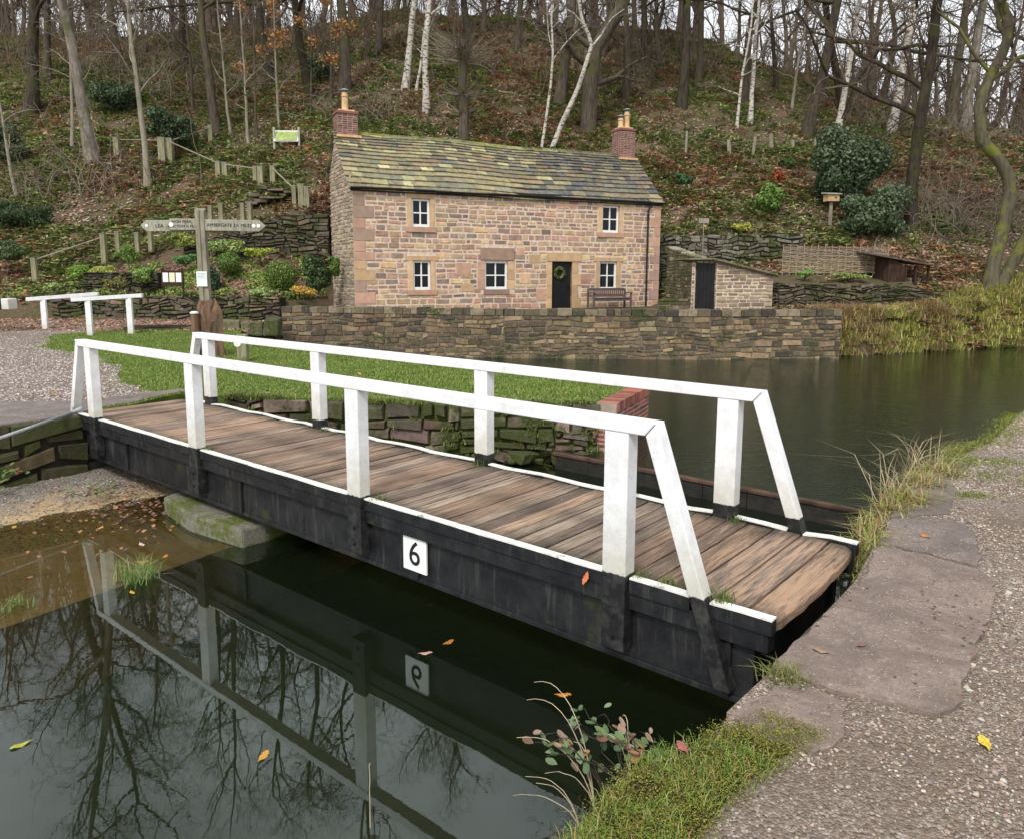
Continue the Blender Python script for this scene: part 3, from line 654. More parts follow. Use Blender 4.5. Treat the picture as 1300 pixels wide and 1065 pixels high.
# brick return wall at the lawn's corner
def brickwall():
    root = empty('brick_wall', (0, 0, 0), 0, 'low red brick wall with brick coping at the corner of the lawn by the basin', 'wall'); b = MB(); j = MB()
    P = [(.26, .075, .05), (.30, .10, .065), (.20, .065, .05), (.27, .12, .085), (.15, .06, .05)]
    oa = np.array(ST(-3.54, 5.6)); ob = np.array(ST(-4.04, 7.45)); o = tuple(oa); L = float(np.linalg.norm(ob-oa)); BN = (ob-oa)/L; BD = np.array([BN[1], -BN[0]])
    stonewall(b, None, o, BN, BD, L, -1.2, -.1, (.073, .076), (.20, .24), P, .005, .004, jit=.002, back=.02)
    stonewall(b, None, o+0*BN, -BD, -BN, .34, -1.2, -.1, (.073, .076), (.10, .23), P, .005, .004, jit=.002, back=.02)
    stonewall(b, None, np.array(o)+BN*L, -BD, BN, .34, -1.2, -.1, (.073, .076), (.10, .23), P, .005, .004, jit=.002, back=.02)
    u = 0
    while u < L-.01:
        c = random.choice(P); kk = random.uniform(.9, 1.3); frame_box(b, o, BN, BD, u+.004, u+.071, .01, -.30, -.1, .045+random.uniform(-.004, .004), tuple(x*kk*1.15 for x in c)); u += .075
    b.build('brickwork', M['brick'], root); frame_box(j, o, BN, BD, 0, L, -.003, -.33, -1.7, .03); j.build('mortar_core', M['brickjoint'], root)
brickwall()
# terrace wall
TW = [G(357, 449, WB), G(640, 455.5, WB), G(900, 457, WB), G(1066, 455, WB)]
TWP = [(.16, .112, .065), (.10, .075, .047), (.20, .14, .08), (.07, .058, .042), (.12, .09, .06), (.26, .19, .11)]
def terrace():
    pts = [np.array((-7.95, 26.15)), np.array((-.26, 24.42)), np.array((6.32, 24.12)), np.array((10.75, 24.72))]
    root = empty('terrace_wall', (0, 0, 0), 0, 'long weathered stone basin wall running in front of the cottage', 'wall'); b = MB(); c = MB(); cp = MB()
    for k, (a, d) in enumerate(zip(pts, pts[1:])):
        L = float(np.linalg.norm(d-a)); e = (d-a)/L; nn = np.array([e[1], -e[0]])
        stonewall(b, None, a, e, nn, L, -1.0, .66, (.08, .22), (.14, .55), TWP, .010, .032, jit=.015, wob=.03)
        frame_box(c, a, e, nn, 0, L, 0, -.42, -1.7, .66)
        u = 0
        while u < L-.02:
            l = min(random.uniform(.22, .5), L-u); cc = random.choice([(.12, .095, .06), (.17, .135, .085), (.08, .068, .045), (.055, .048, .036), (.22, .175, .12)])
            frame_box(cp, a, e, nn, u+.008, u+l-.008, .045*random.uniform(.5, 1.3), -.47, .66, .865+random.uniform(-.025, .02), cc); u += l
    a = pts[0]; stonewall(b, None, a+np.array([.1, .45]), (.0-.2, -1), (-1, .2), .45, -1, .66, (.12, .2), (.2, .4), TWP)
    b.build('stonework', M['wetstone'], root); c.build('core', M['wetjoint'], root); cp.build('capstones', M['wetstone'], root, bevel=.02)
terrace()

# ================================================================== COTTAGE
HL = np.array([-5.64, 27.28]); HE = np.array([.90039655, .43507018]); HM = np.array([-HE[1], HE[0]]); LEN = 13.3; BZ, EZ = .55, 4.98
def HPt(u, d, z): q = HL+HE*u-HM*d; return (q[0], q[1], z)     # d outwards (towards the canal)
RUN, RZ, BACK = 2.3, 7.22, 3.4
CP = [(.46, .275, .19), (.41, .25, .18), (.50, .335, .20), (.33, .215, .17), (.52, .37, .20), (.37, .265, .185), (.47, .285, .215), (.25, .18, .15), (.42, .30, .18)]
ASH = (.53, .355, .205); ASP = (.48, .295, .21)
wins = [(2.17, 2.88, 3.68, 4.70, 's'), (2.19, 2.88, 1.38, 2.46, 's'), (5.08, 6.06, 1.38, 2.47, 'b'), (10.36, 11.2, 3.68, 4.78, 's'), (10.28, 11.14, 1.34, 2.5, 's')]
def cottage():
    root = empty('stone_cottage', HPt(0, 0, BZ), 0, 'pink sandstone cottage with mossy stone slate roof and two chimneys behind the basin wall', 'cottage')
    inv = np.array(root.location)
    def bld(mb, name, mat, parent=root, **k):
        pl = np.array(parent_world(parent)); mb.v = [tuple(np.array(p)-pl) for p in mb.v]; return mb.build(name, mat, parent, **k)
    def parent_world(p):
        w = np.zeros(3)
        while p is not None: w += np.array(p.location); p = p.parent
        return w
    holes = []; dress = [None]; DR = []
    def newd(nm): m_ = MB(); dress[0] = m_; DR.append((nm, m_))
    def db(u0, u1, z0, z1, col, d=.035, k=None):
        kk = random.uniform(.85, 1.15); frame_box(dress[0], HL, HE, -HM, u0, u1, d, -.2, z0, z1, tuple(x*kk for x in col))
    for (u0, u1, z0, z1, kd) in wins:
        newd('window_surround')
        if kd == 's':
            jw = .17; holes.append((u0-jw-.03, u1+jw+.03, z0-.22, z1+.20))
            db(u0-jw-.12, u1+jw+.12, z1, z1+.17, ASH) if z1 < 3 else db(u0-jw, u1+jw, z1, EZ-.03, ASH)
            db(u0-jw, u0, z0, z1, ASH, .03); db(u1, u1+jw, z0, z1, ASH, .03); db(u0-jw-.06, u1+jw+.06, z0-.19, z0, ASP, .06)
        else:
            holes.append((u0-.16, u1+.28, z0-.2, z1+.52)); db(u0-.18, u1+.27, z1+.04, z1+.5, (.36, .24, .18), .06)
            for zz in (z0, z0+.36, z0+.72): db(u1, u1+.3, zz+.005, zz+.35, ASH, .02); db(u0-.3, u0, zz+.005, zz+.35, ASP, .02)
            db(u0-.05, u1+.05, z0-.19, z0, (.30, .2, .16), .05)
            holes.append((u0-.32, u1+.32, z0, z1))
    du0, du1, dz1 = 8.03, 8.97, 2.48; newd('door_surround')
    holes.append((du0-.24, du1+.42, BZ-.1, dz1+.36)); db(du0-.24, du1+.42, dz1, dz1+.35, ASH, .05)
    for zz in np.arange(BZ, dz1-.1, .48): db(du0-.24, du0, zz+.004, min(zz+.476, dz1-.004), ASH, .03); db(du1, du1+random.choice([.28, .42]), zz+.004, min(zz+.476, dz1-.004), ASH, .03)
    # corner quoins
    z = BZ; i = 0; newd('quoin'); ql = dress[0]; newd('quoin'); qr = dress[0]
    while z < EZ-.2:
        h = random.uniform(.3, .45); w = .75 if i % 2 else .42; z1 = min(z+h, EZ-.02); dress[0] = ql; db(0, w, z+.006, z1-.006, random.choice([ASH, ASP, (.36, .25, .19)]), .03); holes.append((-1, w+.01, z, z1))
        w2 = .5 if i % 2 else .3; dress[0] = qr; db(LEN-w2, LEN, z+.006, z1-.006, random.choice([ASP, (.38, .25, .20)]), .03); holes.append((LEN-w2-.01, LEN+1, z, z1)); z = z1; i += 1
    # big random blocks
    for (u, zz, w, h) in [(3.9, 1.9, .6, .5), (4.1, 1.3, .5, .3), (7.0, 2.4, .5, .35), (6.6, 1.6, .45, .4), (7.35, .9, .5, .5), (6.45, 2.7, .3, .3), (9.4, 1.7, .5, .3)]:
        newd('large_block'); db(u, u+w, zz+.006, zz+h-.006, random.choice([ASH, ASP]), .02); holes.append((u, u+w, zz, zz+h))
    st = MB(); stonewall(st, None, HL, HE, -HM, LEN, BZ-.2, EZ, (.125, .235), (.18, .50), CP, .019, .020, holes=holes, jit=.009)
    wall = bld(st, 'wall', M['stone'])
    # the core shell with openings
    core = MB(); us = sorted({0, LEN}|{w[0] for w in wins}|{w[1] for w in wins}|{du0, du1}); op = [(w[0], w[1], w[2], w[3]) for w in wins]+[(du0, du1, BZ-1, dz1)]
    zs = sorted({BZ-.5, EZ}|{o[2] for o in op if o[2] > BZ}|{o[3] for o in op})
    for ua, ub in zip(us, us[1:]):
        za = None
        for z0, z1 in zip(zs, zs[1:]):
            um, zm = (ua+ub)/2, (z0+z1)/2; hole = any(o[0] < um < o[1] and o[2] < zm < o[3] for o in op)
            if not hole: frame_box(core, HL, HE, -HM, ua, ub, .004, -.38, z0, z1)
    # gable: left and right profiles
    def gz_(d):    # roof height at depth d behind the front
        return EZ+(RZ-EZ)*d/RUN if d < RUN else RZ-(RZ-EZ)*.62*(d-RUN)/(BACK-RUN)
    for uu, sgn in ((0, -1), (LEN, 1)):
        gb = MB()
        o = HL+HE*uu; e = HM if sgn > 0 else -HM
        oo = o if sgn > 0 else o+HM*BACK; L = BACK
        tp = (lambda u: gz_(u)-.05) if sgn > 0 else (lambda u: gz_(BACK-u)-.05)
        stonewall(gb, None, oo, e, HE*sgn, L, BZ-.2, RZ, (.11, .2), (.2, .5), [(.33, .27, .19), (.28, .23, .17), (.38, .31, .22), (.24, .20, .15)], .012, .03, top=tp); bld(gb, 'gable', M['stone'])
        nseg = 16
        for k in range(nseg):
            da, dbb = BACK*k/nseg, BACK*(k+1)/nseg; ua, ub = (0.0, .3) if uu == 0 else (LEN-.3, LEN)
            P = lambda u, d, z: HPt(u, -d, z)
            d0 = max(da, .385); 
            if dbb <= .385: continue
            core.hexa([P(ua, d0, BZ-.5), P(ub, d0, BZ-.5), P(ub, dbb, BZ-.5), P(ua, dbb, BZ-.5), P(ua, d0, gz_(d0)-.07), P(ub, d0, gz_(d0)-.07), P(ub, dbb, gz_(dbb)-.07), P(ua, dbb, gz_(dbb)-.07)])
        core.hexa([P(ua, 0.01, EZ), P(ub, .01, EZ), P(ub, .385, EZ), P(ua, .385, EZ), P(ua, .01, EZ+.001), P(ub, .01, EZ+.001), P(ub, .385, gz_(.385)-.07), P(ua, .385, gz_(.385)-.07)])
    for k in (0,): core.hexa([HPt(.3, -BACK+.3, BZ-.5), HPt(LEN-.3, -BACK+.3, BZ-.5), HPt(LEN-.3, -BACK, BZ-.5), HPt(.3, -BACK, BZ-.5), HPt(.3, -BACK+.3, 5.5), HPt(LEN-.3, -BACK+.3, 5.5), HPt(LEN-.3, -BACK, 5.5), HPt(.3, -BACK, 5.5)])
    bld(core, 'mortar', M['mortar']); [bld(m_, nm, M['ashlar'], bevel=.008) for nm, m_ in DR]
    # windows
    for (u0, u1, z0, z1, kd) in wins:
        f = MB(); fw = .08; D0, D1 = -.06, -.13
        def fb(a, b_, c, d_, x=D0, y=D1, m=f): frame_box(m, HL, HE, -HM, a, b_, x, y, c, d_)
        fb(u0, u0+fw, z0, z1); fb(u1-fw, u1, z0, z1); fb(u0+fw, u1-fw, z1-fw, z1); fb(u0+fw, u1-fw, z0, z0+fw*1.3)
        um, zm = (u0+u1)/2, (z0+z1)/2; fb(um-.024, um+.024, z0+fw*1.3, z1-fw, D0-.012, D1+.01); fb(u0+fw, um-.024, zm-.022, zm+.022, D0-.012, D1+.01); fb(um+.024, u1-fw, zm-.022, zm+.022, D0-.012, D1+.01)
        w = bld(f, 'window', M['wframe']); g = MB(); frame_box(g, HL, HE, -HM, u0+.02, u1-.02, D0-.045, D0-.055, z0+.02, z1-.02); bld(g, 'pane', M['glass'], w)
        c = MB()
    # a small plant pot and candle arch behind the panes are left to darkness; door
    dr = MB(); 
    for k in range(6):
        a = du0+(du1-du0)*k/6; frame_box(dr, HL, HE, -HM, a+.004, a+(du1-du0)/6-.004, -.10, -.15, BZ, dz1)
    frame_box(dr, HL, HE, -HM, du0, du1, -.108, -.15, BZ, dz1); door = bld(dr, 'door', M['door'])
    hn = MB(); p = HPt(du1-.1, -.085, 1.45); hn.cyl(p, tuple(np.array(p)+np.array([-HM[0]*.04*-1, 0, 0])*0+np.array([HM[0]*-.05, -HM[1]*.05, 0])), .025, .03, 10); bld(hn, 'handle', M['iron'], door)
    # gutter and pipe
    g = MB(); 
    for k in range(8):
        a0, a1 = math.pi*k/8, math.pi*(k+1)/8
        for r, fl in ((.075, 0), (.062, 1)):
            q = [HPt(-.1, .14-math.cos(a0)*r, 4.99-math.sin(a0)*r), HPt(LEN+.12, .14-math.cos(a0)*r, 4.99-math.sin(a0)*r), HPt(LEN+.12, .14-math.cos(a1)*r, 4.99-math.sin(a1)*r), HPt(-.1, .14-math.cos(a1)*r, 4.99-math.sin(a1)*r)]
            g.face(q if fl else q[::-1])
    for uu in (-.1, LEN+.12): g.face([HPt(uu, .14-math.cos(math.pi*k/8)*.075, 4.99-math.sin(math.pi*k/8)*.075) for k in range(9)])
    frame_box(g, HL, HE, -HM, -.08, LEN+.1, .055, .03, 4.86, 5.03); bld(g, 'gutter', M['iron'])
    p = MB(); p.cyl(HPt(12.72, .14, 4.94), HPt(12.72, .12, 4.85), .04); p.cyl(HPt(12.72, .12, 4.86), HPt(12.60, .09, 4.62), .038); p.cyl(HPt(12.60, .09, 4.64), HPt(12.60, .09, BZ), .038)
    for zz in (4.4, 3.0, 1.6): p.cyl(HPt(12.60, .09, zz), HPt(12.60, .09, zz+.07), .052)
    bld(p, 'downpipe', M['iron'])
    # roof slates, diminishing courses, front and back pitch
    rf = MB(); slope = math.hypot(RUN, RZ-EZ); sd = np.array([RUN/slope, (RZ-EZ)/slope]); nv = np.array([-sd[1], sd[0]])
    SPAL = [(.20, .17, .115), (.25, .215, .13), (.15, .138, .105), (.29, .255, .14), (.115, .118, .11), (.25, .185, .12), (.40, .37, .21), (.19, .185, .125)]
    def pitch(sign, d_e, z_e, dvec, nvec, total, dark_side=True):
        v = -.16; row = 0
        while v < total-.02:
            h = .34-.20*max(v, 0)/total; u = -.14-random.uniform(0, .3)
            while u < LEN+.14:
                l = random.uniform(.28, .75)*(.75+.5*(1-max(v, 0)/total)); u0, u1 = max(u, -.14), min(u+l, LEN+.14)
                if u1-u0 < .05: u += l; continue
                c = SPAL[random.choices(range(8), [3, 3, 3, 2, 2+3*(u > 8), 2, 1.6*(u < 10)+.2, 3])[0]]; kk = random.uniform(.8, 1.22)
                if u > 7.5: kk *= .78
                c = (c[0]*kk, c[1]*kk, c[2]*kk*(1.1 if u > 8 else 1)); t = random.uniform(.03, .055); tl = random.uniform(-.008, .012); e0, e1 = random.uniform(-.015, .015), random.uniform(-.015, .015)
                def P(uu, vv, nn):
                    d = d_e+sign*(dvec[0]*vv+nvec[0]*nn); z = z_e+dvec[1]*vv+nvec[1]*nn-sag(uu, vv); return HPt(uu, -d, z)
                vv1 = min(v+h*1.15, total)
                rf.hexa([P(u0+.004, v+e0, .03+tl), P(u1-.004, v+e1, .03-tl), P(u1-.004, vv1, .0), P(u0+.004, vv1, .0), P(u0+.004, v+e0, .03+t+tl), P(u1-.004, v+e1, .03+t-tl), P(u1-.004, vv1, .012), P(u0+.004, vv1, .012)], c)
                u += l
            v += h
    def sag(u, v): return .045*math.sin(u*.9+1)*math.sin(u*.31)+.05*math.sin(math.pi*u/LEN)
    pitch(1, 0, EZ+.03, sd, nv, slope)
    s2 = math.hypot(BACK-RUN+.2, (RZ-EZ)*.7); pitch(-1, BACK+.15, RZ-(RZ-EZ)*.7, np.array([(BACK-RUN+.15)/s2, (RZ-EZ)*.7/s2]), np.array([-(RZ-EZ)*.7/s2, (BACK-RUN+.15)/s2]), s2)
    roof = bld(rf, 'roof', M['slate'])
    under = MB()
    under.hexa([HPt(-.05, -.0, EZ-.02), HPt(LEN+.05, 0, EZ-.02), HPt(LEN+.05, -RUN, RZ-.10), HPt(-.05, -RUN, RZ-.10), HPt(-.05, 0, EZ-.0), HPt(LEN+.05, 0, EZ-.0), HPt(LEN+.05, -RUN, RZ-.06), HPt(-.05, -RUN, RZ-.06)])
    bld(under, 'roof_underside', M['darkjoint'])
    rg = MB(); u = .85
    while u < LEN-.8:
        l = random.uniform(.4, .6); k = random.uniform(.7, 1.2); c = random.choice([(.20, .21, .05), (.24, .24, .10), (.16, .16, .08)]) if u < 9 else (.14, .14, .09); zz = RZ-sag(u, 0)+.02
        P = lambda uu, d, z: HPt(uu, -d, z)
        rg.hexa([P(u, RUN-.17, zz-.12), P(u+l-.01, RUN-.17, zz-.12), P(u+l-.01, RUN+.15, zz-.12), P(u, RUN+.15, zz-.12), P(u, RUN-.04, zz+.07), P(u+l-.01, RUN-.04, zz+.07), P(u+l-.01, RUN+.04, zz+.07), P(u, RUN+.04, zz+.07)], tuple(x*k for x in c)); u += l
    bld(rg, 'ridge', M['slate'], roof)
    # chimneys
    BP = [(.20, .085, .065), (.16, .07, .06), (.24, .10, .075), (.12, .06, .055)]
    for u0, u1, zt, pots in ((.02, .78, 7.95, 1), (12.5, 13.28, 8.35, 2)):
        d0, d1 = RUN-.32, RUN+.38; ch = MB(); q = lambda u, d: HL+HE*u+HM*d
        zb = 6.7
        for o, e, nn, L in ((q(u0, d0), HE, -HM, u1-u0), (q(u1, d0), HM, HE, d1-d0), (q(u1, d1), -HE, HM, u1-u0), (q(u0, d1), -HM, -HE, d1-d0)):
            stonewall(ch, None, o, e, nn, L, zb, zt-.08, (.073, .077), (.18, .23), BP, .006, .003, jit=.002, back=.01)
        c = bld(ch, 'chimney', M['brick']); cc = MB(); frame_box(cc, HL, HE, HM, u0+.005, u1-.005, d0+.005, d1-.005, zb, zt-.06); bld(cc, 'mortar_core', M['brickjoint'], c)
        cr = MB(); frame_box(cr, HL, HE, HM, u0-.03, u1+.03, d0-.03, d1+.03, zt-.08, zt, (.22, .10, .08)); bld(cr, 'crown_course', M['brick'], c)
        fl = MB(); frame_box(fl, HL, HE, HM, u0-.05, u1+.1, d0-.1, d1+.05, 7.0, 7.0+.09, (.5, .3, .15)); bld(fl, 'mortar_flashing', M['pot'], c); fl = MB(); frame_box(fl, HL, HE, HM, u0+.08, u1-.08, d0+.08, d1-.08, zt, zt+.07, (.5, .3, .15)); bld(fl, 'mortar_flaunching', M['pot'], c)
        for k in range(pots):
            if pots == 1: cen = HPt(u0+.38, -(d0+.35), zt+.05); hgt = .66
            else: cen = HPt(u0+(.22 if k == 0 else .54), -(d0+.35), zt+.05); hgt = (.42, .72)[k]
            pt = MB(); pt.lathe(cen, [(.13, 0), (.145, .04), (.125, .08), (.115, hgt*.75), (.14, hgt*.78), (.14, hgt*.84), (.115, hgt*.86), (.105, hgt), (.06, hgt)], 16); po = bld(pt, 'chimney_pot', M['pot'], c, smooth=False)
            cw = MB(); 
            for a in range(4): an = a*1.57; cw.cyl((cen[0]+math.cos(an)*.09, cen[1]+math.sin(an)*.09, cen[2]+hgt-.02), (cen[0]+math.cos(an)*.09, cen[1]+math.sin(an)*.09, cen[2]+hgt+.10), .012, n=5)
            cw.lathe((cen[0], cen[1], cen[2]+hgt+.09), [(.17, 0), (.16, .02), (.05, .06), (.0, .065)], 14); bld(cw, 'cowl', M['steel'], po)
    return root
cottage()
# wreath hanging on the door
wr = []; c0 = np.array(HPt(8.42, .0, 2.02))
v, q, c = leaf_cloud([(c0[0]+HE[0]*.2*math.cos(a)+HM[0]*.06, c0[1]+HE[1]*.2*math.cos(a)+HM[1]*.06, c0[2]+.2*math.sin(a), .075, .075, .075) for a in np.linspace(0, 6.28, 16)], 900, .035, [(.10, .14, .03), (.20, .24, .07), (.05, .09, .02), (.3, .3, .14)])
tag(fast('wreath', v, [q], M['leaf'], None, c), 'round green leafy wreath hanging on the black cottage door', 'wreath')
# bench
def bench():
    root = empty('garden_bench', HPt(9.4, .55, .6), math.atan2(HE[1], HE[0]), 'grey brown slatted wooden bench under the right ground floor window of the cottage', 'bench'); L = 1.85
    def bx(name, *bs, bev=.008):
        b = MB()
        for a, c in bs: b.box(a, c)
        return b.build(name, M['benchwood'], root, bevel=bev)
    for x in (0, L-.07): bx('leg', ((x, -.45, 0), (x+.07, -.38, .62))); bx('leg', ((x, 0, 0), (x+.07, .07, .80))); bx('armrest', ((x-.01, -.50, .62), (x+.08, 0, .66)))
    bx('seat', *[((.07, -.44+k*.085, .40), (L-.07, -.44+k*.085+.07, .43)) for k in range(5)], ((.07, -.42, .31), (L-.07, -.39, .40)))
    bx('backrest', ((.07, .01, .72), (L-.07, .06, .82)), ((.07, .015, .46), (L-.07, .055, .52)), *[((.15+k*.095, .025, .52), (.15+k*.095+.05, .045, .72)) for k in range(17)])
bench()
# ================================================================== OUTBUILDINGS on the right
def shed():
    C = np.array((6.88, 25.7)); e1 = np.array((.975, .222)); n1 = np.array((.222, -.975)); e0 = np.array((-.72, .694)); 
    root = empty('stone_shed', (0, 0, 0), 0, 'small stone lean-to shed with black plank door beside the cottage', 'shed'); b = MB(); m = MB()
    P = [(.34, .27, .18), (.28, .22, .15), (.38, .30, .20), (.24, .17, .12), (.30, .25, .18), (.22, .15, .11)]
    tp = lambda u: 2.46-.235*u
    stonewall(b, None, C, e1, n1, 2.12, .5, 2.5, (.09, .17), (.2, .5), P, .012, .025, top=tp); W0 = .95
    A = C+e0*W0; n0 = np.array((-.694, -.72))
    stonewall(b, None, A, -e0, n0, W0, .5, 2.47, (.09, .17), (.15, .35), P, .01, .02, holes=[(.12, W0-.08, .4, 2.38)])
    # body
    D = C+e1*2.12; poly = [C, D, D+(A-C)*1.6, A+(A-C)*.6]
    for a, d in ((C+e0*.0, D),): frame_box(m, C, e1, -n1, 0, 2.12, 0, .25, .3, (2.44, 1.94))
    m.hexa([tuple(A)+(.3,), tuple(A-e0*.12)+(.3,), tuple(A-e0*.12-n0*.25)+(.3,), tuple(A-n0*.25)+(.3,), tuple(A)+(2.4,), tuple(A-e0*.12)+(2.4,), tuple(A-e0*.12-n0*.25)+(2.4,), tuple(A-n0*.25)+(2.4,)])
    m.hexa([tuple(D)+(.3,), tuple(D-e1*.25)+(.3,), tuple(D-e1*.25+e0*1.4)+(.3,), tuple(D+e0*1.4)+(.3,), tuple(D)+(1.92,), tuple(D-e1*.25)+(1.98,), tuple(D-e1*.25+e0*1.4)+(1.98,), tuple(D+e0*1.4)+(1.92,)])
    b.build('wall', M['stone'], root); m.build('mortar', M['mortar'], root)
    d = MB()
    for k in range(5): a = .13+k*(W0-.22)/5; frame_box(d, A, -e0, n0, a, a+(W0-.22)/5-.008, -.05, -.09, .5, 2.36)
    frame_box(d, A, -e0, n0, .13, W0-.08, -.06, -.09, .5, 2.36); do = d.build('door', M['door'], root)
    for zz in (.8, 1.5, 2.1): h = MB(); frame_box(h, A, -e0, n0, .16, .55, -.035, -.049, zz, zz+.05); h.build('hinge', M['iron'], do)
    r = MB(); U = [C-e1*.1+n1*.1+n0*.12, D+e1*.12+n1*.1, D+e1*.12+e0*1.6, A+e0*.6+n0*.12-e1*.1]
    zt = [2.50, 1.96, 1.96, 2.56]; Uz = lambda p: 2.48-.235*max(0, float((p-C)@e1))
    pts = [tuple(p)+(Uz(p),) for p in U]; r.hexa(pts+[(x, y, z+.05) for x, y, z in pts], (.2, .19, .13)); r.build('roof', M['conc'], root)
    pts2 = [(x, y, z-.06) for x, y, z in pts]; f = MB(); f.hexa([pts2[0], pts2[1], tuple(np.array(pts2[1])-np.array([n1[0], n1[1], 0])*.04), tuple(np.array(pts2[0])-np.array([n1[0], n1[1], 0])*.04)]+[pts[0], pts[1], tuple(np.array(pts[1])-np.array([n1[0], n1[1], 0])*.04), tuple(np.array(pts[0])-np.array([n1[0], n1[1], 0])*.04)]); f.build('fascia', M['darktimber'], root)
shed()
# garden wall falling from the cottage corner to the shed
p0 = (V(847, 330, 30.2)[0], 30.2); p1 = (V(884, 330, 26.6)[0], 26.6)
seg_wall('garden_wall', 'mossy stone wall stepping down between the cottage corner and the shed', p0, p1, .45, 3.1, thick=.35, pal=[(.20, .155, .10), (.15, .12, .08), (.24, .19, .13), (.11, .09, .065)], hc=(.09, .17), lc=(.2, .45), mat=M['drystone'], jm=M['wetjoint'], top=lambda u: 3.0-.14*u, cap=(.07, (.3, .6), [(.3, .27, .2), (.22, .2, .13)]))
a = V(828, 385, 28.6); seg_wall('garden_wall', 'knee high stone block wall right of the cottage downpipe', (V(835, 385, 27.6)[0], 27.6), (V(874, 385, 27.2)[0], 27.2), .4, 1.02, thick=.4, pal=BR, hc=(.1, .2), lc=(.25, .5), mat=M['drystone'], jm=M['wetjoint'], cap=(.08, (.4, .7), [(.2, .18, .1), (.26, .2, .13)]))
seg_wall('retaining_wall', 'grey dry stone retaining wall on the slope behind the shed', (6.4, 34.4), (12.6, 33.3), 1.2, 3.72, thick=.5, pal=[(.13, .12, .09), (.17, .155, .12), (.09, .085, .06), (.22, .20, .16)], hc=(.1, .22), lc=(.2, .55), mat=M['drystone'], jm=M['darkjoint'], back_side=False, out=.06, jit=.026)
seg_wall('retaining_wall', 'low brown dry stone wall below the woven fence', (V(988, 380, 28.6)[0], 28.6), (V(1204, 380, 29.4)[0], 29.4), .3, 1.66, thick=.5, pal=BR+DK, hc=(.06, .15), lc=(.2, .6), mat=M['drystone'], jm=M['darkjoint'], back_side=True, out=.05, jit=.024, top=lambda u: 1.68-.02*u-(max(0, u-5.2)*.22))
b = MB(); b.face([(9.9, 28.7, 1.62), (15.6, 29.3, 1.5), (16, 33.4, 2.5), (9.6, 33.4, 2.4)]); 
tag(struct(b.build('raised_bed_soil', M['hill'])))
# wattle fence
def wattle():
    Y = 30.6; x0, x1 = V(994, 330, Y)[0], V(1127, 330, Y)[0]; zb, zt = V(1050, 347, Y)[1], V(1050, 313, Y)[1]
    root = empty('wattle_fence', (x0, Y, zb), 0, 'pale woven wattle hurdle fence above the low dry stone wall', 'fence'); L = x1-x0; H = zt-zb; poly, cs = [], []
    n = int(H/.028); ns = 15
    for i in range(n):
        z = H*i/n; xs = np.linspace(0, L, ns*3+1); ph = (i % 2)*math.pi; y = .035*np.sin(xs/L*ns*math.pi+ph+.5); zz = z+.012*np.sin(xs*2.3+i)+rng.normal(0, .006, len(xs))
        poly.append((np.stack([xs+rng.uniform(-.06, .06), y, zz], 1), np.full(len(xs), rng.uniform(.010, .016))))
    v, q = tubes(poly, 5); per = len(q)//n; c = np.repeat(colmix(n, [(.33, .26, .17), (.42, .35, .25), (.25, .19, .13), (.30, .25, .19)], .25), per, 0); fast('weave', v, [q], M['wattle'], root, c, smooth=True)
    for k in range(ns+1): b = MB(); x = L*k/ns; h = H+random.uniform(.02, .1); b.cyl((x, 0, -.15), (x, 0, h), .018, .016, 6, (.3, .24, .17)); b.build('stake', M['wattle'], root)
wattle()
# log store
def logstore():
    Y = 29.9; xl, xr = V(1128, 340, Y)[0], V(1207, 340, Y)[0]; z = 1.45
    root = empty('timber_shelter', (xl, Y, z), R(18), 'low dark timber shelter with leaf strewn sloping roof half sunk in the hillside', 'shelter'); W = 2.1
    b = MB()
    for k in range(12): b.box((.0+k*.07, 0, 0), (.065+k*.07, .03, 1.25-k*.035))
    b.box((0, .03, 0), (.03, 1.5, 1.2)); b.box((0, 1.47, 0), (W, 1.5, .8)); b.build('plank_wall', M['darktimber'], root)
    for x in (.85, 1.35, 2.0): p = MB(); p.box((x, 0, -.1), (x+.08, .08, .92)); p.build('post', M['darktimber'], root)
    r = MB(); r.hexa([(-.75, -.15, 1.27), (2.35, -.15, .86), (2.35, 1.7, 1.0), (-.75, 1.7, 1.5), (-.75, -.15, 1.33), (2.35, -.15, .92), (2.35, 1.7, 1.06), (-.75, 1.7, 1.56)]); r.build('roof', mat_flat('felt_roof', (.10, .075, .06), .9, .4, 5), root)
    lg = MB()
    for k in range(22): x = .95+random.uniform(0, .95); zz = .08+random.choice([0, .14, .28]); lg.cyl((x, .25, zz), (x, .9, zz), .065, .065, 8)
    lg.build('stacked_logs', M['oldwood'], root)
logstore()
